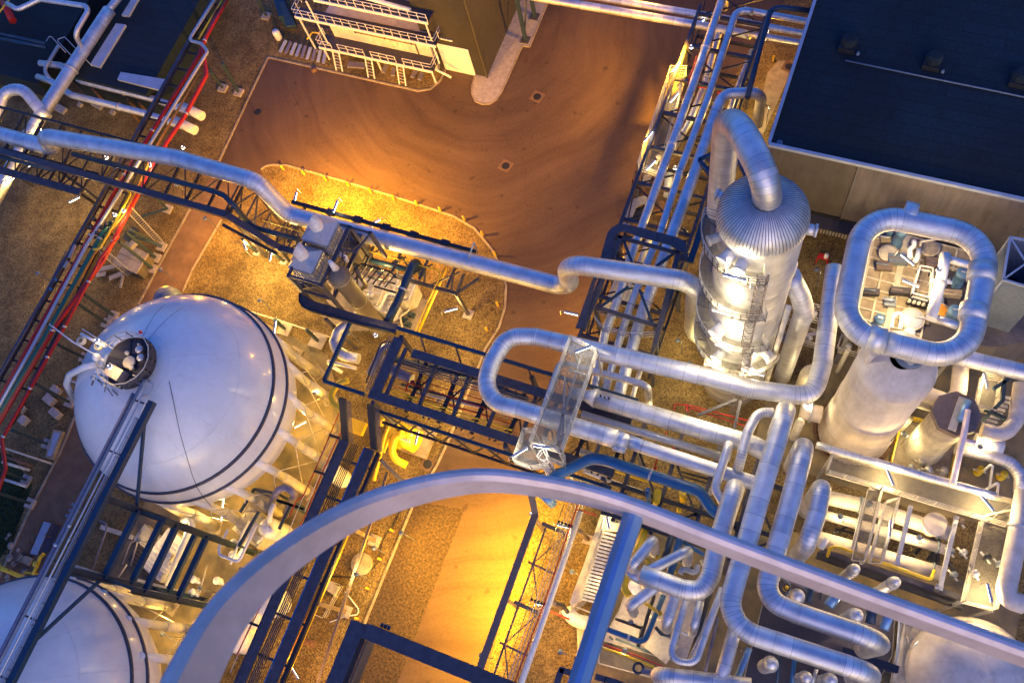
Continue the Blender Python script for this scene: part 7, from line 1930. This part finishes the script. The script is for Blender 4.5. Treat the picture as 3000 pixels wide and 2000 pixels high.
pipe('white rounded duct at the foot of the stair', "d3 760,930,2.5 800,1010 860,1040 960,1060 970,1100", 115, m='white_steel', R=.7, name='duct', n=18)
t = thing('low_landing', 'railed cream landing below the stair', 'platform', pt("d3 950,1150,2"))
MB().rail(pts("d3 850,930,2.5 1000,990 960,1100 850,1330"), 1.1, 1.2, .04).build('railing', 'cream', t)
MB().prism(pts("d3 840,1070,2 980,1000 1020,1010 900,1330 850,1320"), 1.9, 2.0).build('deck', 'pale_slab', t)
# ================================================================= FOREGROUND STEEL
def sweep(ps, wd, ht):
    mb = MB(); ps = [Vector(p) for p in ps]
    # smooth catmull-rom
    out = []
    for i in range(len(ps) - 1):
        p0 = ps[max(0, i - 1)]; p1 = ps[i]; p2 = ps[i + 1]; p3 = ps[min(len(ps) - 1, i + 2)]
        for k in range(8):
            t = k / 8
            out.append(.5 * ((2 * p1) + (p2 - p0) * t + (2 * p0 - 5 * p1 + 4 * p2 - p3) * t * t + (3 * p1 - p0 - 3 * p2 + p3) * t ** 3))
    out.append(ps[-1])
    n0 = len(mb.v); b = min(wd, ht) * .36
    sec = [(-wd / 2 + b, ht / 2), (wd / 2 - b, ht / 2), (wd / 2, ht / 2 - b), (wd / 2, -ht / 2 + b), (wd / 2 - b, -ht / 2), (-wd / 2 + b, -ht / 2), (-wd / 2, -ht / 2 + b), (-wd / 2, ht / 2 - b)]
    for i, p in enumerate(out):
        d = (out[min(i + 1, len(out) - 1)] - out[max(i - 1, 0)]).normalized(); sx = d.cross(Vector((0, 0, 1))).normalized()
        for x, z in sec: mb.v.append(p + sx * x + Vector((0, 0, z)))
    for i in range(len(out) - 1):
        for j in range(8):
            k = (j + 1) % 8
            mb.face([n0 + i * 8 + j, n0 + i * 8 + k, n0 + (i + 1) * 8 + k, n0 + (i + 1) * 8 + j], False)
    mb.face([n0 + j for j in reversed(range(8))]); mb.face([n0 + (len(out) - 1) * 8 + j for j in range(8)])
    return mb
fg = thing('guard_rail', 'big pale curved guard rail sweeping across the foreground', 'rail', pt("p 1600,2300,60"))
zr = 66.0
arc = pts("p 400,2420,72.4 548,2020,71.7 695,1765,70.7 893,1592,69.5 1122,1470,68.3 1377,1410,67.4 1594,1425,66.9 1824,1480,66.5 2168,1612,66.2 2551,1755,66 3000,1920,66 3500,2105,66")
sweep(arc, .18, .92).build('hoop', 'rail_paint', fg)
sweep(pts("p 1858,1505,66.4 1775,1755 1690,2020 1600,2300"), .28, .45).build('post', 'blue_rail', fg)
MB().box((pt("p 1600,2300,66").x, pt("p 1600,2300,66").y - .6, 0), 1.6, 1.6, 66).build('stack', 'rail_paint', fg)
sf = thing('steel_gantry', 'dark steel corner frame with bolts at the bottom edge', 'frame', pt("p 1000,2100,0"))
zq = 26.0
ka = pt("p 1052,1838,26"); kb_ = pt("p 900,2130,26"); kc = pt("p 1560,2040,26")
kb_.x = ka.x; kc.y = ka.y
ML_ = MB().ibeam(ka + Vector((0, .3, 0)), kb_, .95, 1.0, .06).build('beam', 'navy_steel', sf)
MB().ibeam(ka + Vector((.5, 0, 0)), kc, .85, 1.0, .06).build('beam', 'navy_steel', sf)
MB().beam(ka + Vector((.6, -3.4, -1.2)), kc + Vector((0, -3.4, -1.2)), .5, .5).build('beam', 'blue_steel', sf)
MB().span((ka.x + .5, ka.y - 8, zq - 2.0), (ka.x + .62, ka.y - .5, zq - .5)).build('web_plate', 'brown_steel', sf)
bo = MB()
for k in range(3): bo.tube([ka + Vector((1.3 + k * .22, .5, .2)), ka + Vector((1.3 + k * .22, .75, .2))], .1, 8)
bo.build('bolt', 'blue_steel', sf)
MB().beam((kb_.x, kb_.y - 1, 0), (kb_.x, kb_.y - 1, zq), .8, .8).build('column', 'navy_steel', sf)
s2f = thing('steel_gantry', 'small dark blue frame corner left of the rail post at the bottom edge', 'frame', pt("d3 750,1600,10"))
for s_ in ("d3 700,1450,14 840,1495", "d3 715,1440,14 660,1600", "d3 1000,1510,14 1090,1540", "d3 1080,1530,14 1250,1590"):
    q_ = pts(s_); MB().beam(q_[0], q_[1], .4, .4).build('beam', 'navy_steel', s2f)
p_ = pt("d3 650,1640,14"); MB().beam((p_.x, p_.y, 0), p_, .4, .4).build('column', 'navy_steel', s2f)
# ================================================================= LAMPS
L = lamp
S = SODIUM
W_ = (1.0, 0.60, 0.14)
# top left
L('bright tube lamp on the pale pipe at the left edge', "a1 340,1090,6.5 345,1150", 350, W_)
L('tube lamp low over the lower cable bridge at the far left', "b1 70,140,5.5 120,120", 450, W_)
L('tube lamp over the gravel left of the red rack', "b1 630,305,4.5 690,275", 800, W_)
L('small round lamp at the blue bridge tray, far left', "a1 275,1362,7.5", 60, W_, 'bulb')
L('second small round lamp at the blue bridge tray', "a1 248,1405,7.5", 60, W_, 'bulb')
L('round lamp under the long pipe left of the red pipes', "a1 903,1340,8.5", 120, W_, 'bulb')
L('short lamp glowing among the red pipes under the bridge', "a1 1275,1395,7.6 1272,1375", 260, (1, .6, .25), length=.7)
L('left round lamp above the red rack valves', "b1 973,430,7.6", 120, W_, 'bulb')
L('right round lamp above the red rack valves', "b1 1050,398,7.6", 120, W_, 'bulb')
L('little warm lamp behind the long pipe on the yard side', "a1 1555,1255,8", 260, S, 'bulb')
# island and vent tower
L('bright tube lamp over the orange lit gravel behind the long pipe', "b2 478,290,7.5 488,250", 26000, S, drop=.4, aim=(-.5, 1.8, -1))
L('tube lamp seen edge on behind the vent stacks', "b2 820,365,8.5 830,340", 26000, S, drop=.4, aim=(.2, 1.7, -1))
L('pair lamp glowing on the gravel side of the long pipe', "b2 1165,490,6.5 1185,480", 7000, S, length=.9, aim=(.3, .7, -1))
L('tiny round lamp next to the pair lamp', "b2 1120,530,6.5", 60, S, 'bulb')
L('left lamp on the splayed bridge leg', "b2 50,705,4 65,735", 1400, W_, length=.8)
L('right lamp on the splayed bridge leg', "b2 268,785,4 275,745", 1900, W_, length=1.0)
L('tube lamp above the concrete footings at the sphere', "b2 305,1385,4.5 312,1330", 700, W_)
L('tube lamp over the gravel beside the trestle leg', "b2 1805,1240,4 1750,1255", 800, W_)
L('lamp inside the vent tower above the housings', "b2 1190,930,7.5 1220,940", 700, W_)
L('lamp below the vent tower deck beside the sphere', "b2 930,1440,5 940,1400", 300, W_, length=.7)
L('small lamp on the rear tray of the dark rack', "c2 1160,60,9.5", 200, W_, 'bulb')
L('white flare like lamp inside the yellow compressor', "c2 1512,935,4.2 1520,900", 160, (1, .85, .4))
L('lamp under the dark rack over the red lines', "c2 1700,620,5.5 1730,630", 500, (1, .72, .2))
# spheres
for i, (s_, e_) in enumerate((("d1 1882,130,4 1890,60", 350), ("d1 1500,262,3.5", 250), ("d1 1415,1060,4", 450), ("d1 1700,760,4", 125), ("c1 1890,1500,4 1900,1450", 450), ("c2 520,820,2.5 540,810", 350), ("d1 2050,600,4 2060,560", 350), ("d1 1380,1150,3 1400,1120", 300), ("d1 1180,350,3.4 1200,330", 130))):
    lb_ = ('tube lamp below the big sphere near the white bent pipe', 'round lamp at the top of the bright white pipe between the machines', 'round lamp beside the legs of the cut off sphere', 'lamp by the white hand valves', 'tube lamp right under the lower band of the big sphere', 'tube lamp between the sphere legs facing the red tubes', 'lamp beside the hooking white pipe', 'lamp at the lower legs of the cut off sphere', 'lamp above the cream cooler')[i]
    L(lb_, s_, e_, W_, 'bulb' if len(s_.split()) == 2 else 'tube', group='lamps around the spheres')
L('left round lamp on the sphere top arm', "c1 820,110,21.2", 60, W_, 'bulb')
L('right round lamp at the sphere top cabinet', "c1 930,330,22", 110, W_, 'bulb')
L('tube lamp at the lower end of the cable rack pipes', "d2 470,1480,4.6 455,1455", 900, S)
L('lamp over the gravel beside the cable rack', "d2 1000,640,5 1010,610", 900, (1, .68, .2))
# yard
L('street lamp head on the dark rack above the yard', "a3 1815,400,9.5", 26000, S, 'bulb', soft=.25, aim=(-1, -.25, -.42))
L('upper tube lamp leaning over the yard from the grating walkway', "a3 1685,570,8.4 1650,610", 1500, S, aim=(-1, 0, -.7))
L('lower tube lamp leaning over the yard from the grating walkway', "a3 1450,1160,8.4 1415,1205", 1500, S, aim=(-1, 0, -.7))
L('tube lamp inside the upper grating walkway', "a3 1670,830,7.6 1640,865", 90, W_)
L('tube lamp inside the lower grating walkway', "a3 1470,1405,7.6 1435,1440", 90, W_)
L('tube lamp sticking out over the yard from the blue frame', "b3 795,1270,8 740,1258", 5000, S, aim=(-1, 0, -1))
L('lamp under the silver pipes beside the blue frame', "b3 1745,560,7", 500, W_, 'bulb')
L('bulb between the silver rack pipes near the walkway', "a3 1680,1425,7.5", 260, W_, 'bulb')
L('bulb behind the silver pipes near the arched pipe', "a3 2075,985,6.5", 400, W_, 'bulb')
L('lamp low under the silver pipe rack', "b3 1200,760,4 1215,720", 900, S)
L('lamp low under the dark roof corner', "a4 120,900,4 130,870", 650, (1, .70, .22))
L('amber lamp at the rear of the hall pipes', "a4 130,300,5 140,270", 900, S)  # added to brighten the hall corner, no known source
L('sodium lamp by the two pipes at the top edge', "a3 1880,190,6.5 1900,180", 350, S)  # added fill light for the top edge
L('warm floodlight on the road at the far top', "p 1900,-60,8 1920,-70", 900, S)  # added out of view to light the far road
# orange road at the bottom
L('white flood lamp at the top of the cable frame over the orange road', "d3 455,125,6.4", 10000, (1.0, .48, .02), 'bulb', soft=.25, aim=(-.8, .2, -1))
L('sodium lamp on the brown beam over the orange road', "d3 175,960,5.4", 12000, (1.0, .5, .02), 'bulb', soft=.25, aim=(-.9, 0, -1))
L('sodium lamp under the middle of the brown beam', "d3 320,560,5.4", 11000, (1.0, .5, .02), 'bulb', soft=.25, aim=(-.9, 0, -1))
L('tube lamp on the first insulator bar of the cable frame', "d3 740,235,5.6 700,225", 700, (1, .7, .2))
L('tube lamp on the second insulator bar of the cable frame', "d3 560,900,5.6 520,890", 700, (1, .7, .2))
L('tube lamp at the stair landing', "d3 1105,190,8.8 1115,240", 160, W_)
L('tube lamp at the middle of the cream stair', "d3 1050,770,5.6 1075,740", 160, W_)
# column
for i, (az, z_, e_) in enumerate(((262, 28.4, 1000), (255, 22.6, 750), (262, 16.9, 900), (300, 12.0, 650), (252, 11.9, 500))):
    a = math.radians(az); p = Vector((cx + 3.9 * math.cos(a), cy + 3.9 * math.sin(a), z_ + .3))
    q = p + Vector((.8, .1, 0))
    t = thing('lamp', ORD[i] + ' tube lamp from the top on the ring platforms of the column', 'lamp', p, 'lamps on the column')
    MB().beam(p + Vector((-.7, 0, .07)), p + Vector((.7, 0, .07)), .17, .06).build('housing', 'galvanised', t)
    MB().tube([p + Vector((-.65, 0, 0)), p + Vector((.65, 0, 0))], .085, 10).build('tube', 'lamp_glow', t)
    MB().tube([p + Vector((.7, 0, .1)), p + Vector((1.0, 0, .1)), p + Vector((1.0, 0, -1.2))], .025, 6, .1).build('bracket', 'cream', t)
    ld = bpy.data.lights.new('lamp_light', 'POINT'); ld.energy = e_ * LAMP_GAIN; ld.color = (1, .80, .46); ld.shadow_soft_size = .15
    lo = bpy.data.objects.new('lamp_light', ld); C.objects.link(lo); lo.parent = t; lo.location = (0, -.1, -.3)
L('lamp on the gravel between column and hall', "b4 560,900,4 580,900", 180, (1, .74, .28))
L('lamp at the foot of the column on the yard side', "b3 1700,1500,3 1720,1510", 210, (1, .74, .26))
W_ = (1.0, 0.68, 0.27)
# ring deck
L('upper tube lamp on the deck inside the ring', "b4 1335,815,14.5 1270,760", 1300, W_)
L('lower tube lamp on the deck inside the ring', "b4 1360,1015,14.5 1290,985", 1300, W_)
L('round lamp at the white pipe inside the ring', "b4 1600,900,16", 225, W_, 'bulb')
L('lamp at the foot of the ring deck', "c4 1250,60,11 1280,70", 250, W_)
W_ = (1.0, 0.68, 0.27)
# walkways right
L('tube lamp at the upper end of the grating walkway over the looping pipes', "c3 895,180,17.2 830,205", 110, (1, .85, .6))
L('tube lamp at the left of the stair platform', "c3 360,1055,16 310,1085", 70, (1, .85, .6))
L('tube lamp over the hooped ladder', "c3 540,1010,16.6 600,1018", 70, (1, .85, .6))
L('lamp under the looping pipes beside the red risers', "c3 1050,1360,6.5 1080,1370", 350, (1, .78, .4))
L('lamp below the straight fat pipe', "c3 1560,780,6.5 1600,790", 400, (1, .72, .25))
L('lamp at the floor between column and looping pipe', "c3 1800,300,4 1830,310", 250, (1, .72, .25))
L('tube lamp sticking out at the middle of the long silver pipe', "c4 1185,1270,9.8 1210,1330", 675, W_)
L('tube lamp at the right end of the long silver pipe', "c4 2010,1490,9.8 2060,1550", 675, W_)
L('tube lamp at the grating shaft right of the octagonal tank', "c4 2000,450,8.6 2010,490", 450, W_)
L('lamp low beside the octagonal tank', "c4 1950,1010,7.6 1980,1015", 450, W_)
L('lamp on the floor left of the octagonal tank', "c4 1300,900,4 1320,905", 350, (1, .78, .36))
L('lamp beside the foot of the cream tank', "c4 480,640,5 500,640", 350, (1, .78, .36))
L('lamp over the exchanger pipes', "d4 1430,330,7.0 1440,300", 600, W_)
L('lamp between the exchanger pipe groups', "d4 760,150,7.0 780,150", 525, W_)
L('tube lamp leaning at the broad walkway', "d4 2030,800,9.6 2050,880", 750, W_)
L('tube lamp sticking out below the guard rail at the lower right', "d4 1455,1205,6.5 1400,1245", 900, W_)
L('lamp hidden behind the pale tank dome', "d4 1600,1250,6 1620,1240", 975, W_)
L('upright lamp rod between exchanger pipes', "d4 1185,250,9 1180,320", 75, W_)
L('lamp over the pale floor below the capped pipes', "d3 1300,1050,8 1330,1060", 337, W_)
L('lamp over the lower end of the pale floor', "d3 1250,1290,7 1280,1300", 262, W_)
L('lamp under the olive pipe', "d3 1330,470,8 1350,480", 250, W_)
L('lamp under the two bent high pipes', "d4 1000,1000,7 1030,1010", 375, (1, .72, .45))

L('lamp on the bridge leg over the path', "p 600,640,4.5 620,640", 2200, S)  # this lamp and all below are added fill for the ground
L('lamp over the gravel above the sphere beside the path', "p 760,880,4 780,880", 700, WARM)
L('lamp under the left bridge beside the red rack', "b1 1500,180,5 1520,180", 600, SODIUM)

L('lamp on the gravel between the cable trestle and the cream stair', "d3 800,620,4 820,620", 900, S)
L('lamp on the gravel below the white duct', "d3 700,1300,4 720,1300", 1000, S)
L('lamp beside the path behind the big sphere', "p 470,790,4 490,790", 700, S)
L('lamp on the gravel at the left rail of the red rack', "p 110,800,4 130,800", 350, WARM)

L('lamp on the gravel beside the round concrete cover', "d2 1150,420,4 1170,420", 700, S)
L('lamp on the ground under the middle of the dark rack', "c2 1850,560,4 1870,560", 700, WARM)
L('lamp on the ground between sphere and dark rack', "c2 640,560,4 660,560", 500, WARM)

L('lamp on the cable trestle at the lower edge of the orange road', "d3 30,1330,5.6 50,1330", 9000, (1.0, .5, .02), aim=(-.9, .1, -1), soft=.25)
L('lamp on the far side of the road facing the brown beam', "p 1175,1560,5 1190,1560", 4200, (1.0, .5, .03), aim=(1, 0, -1), soft=.25)
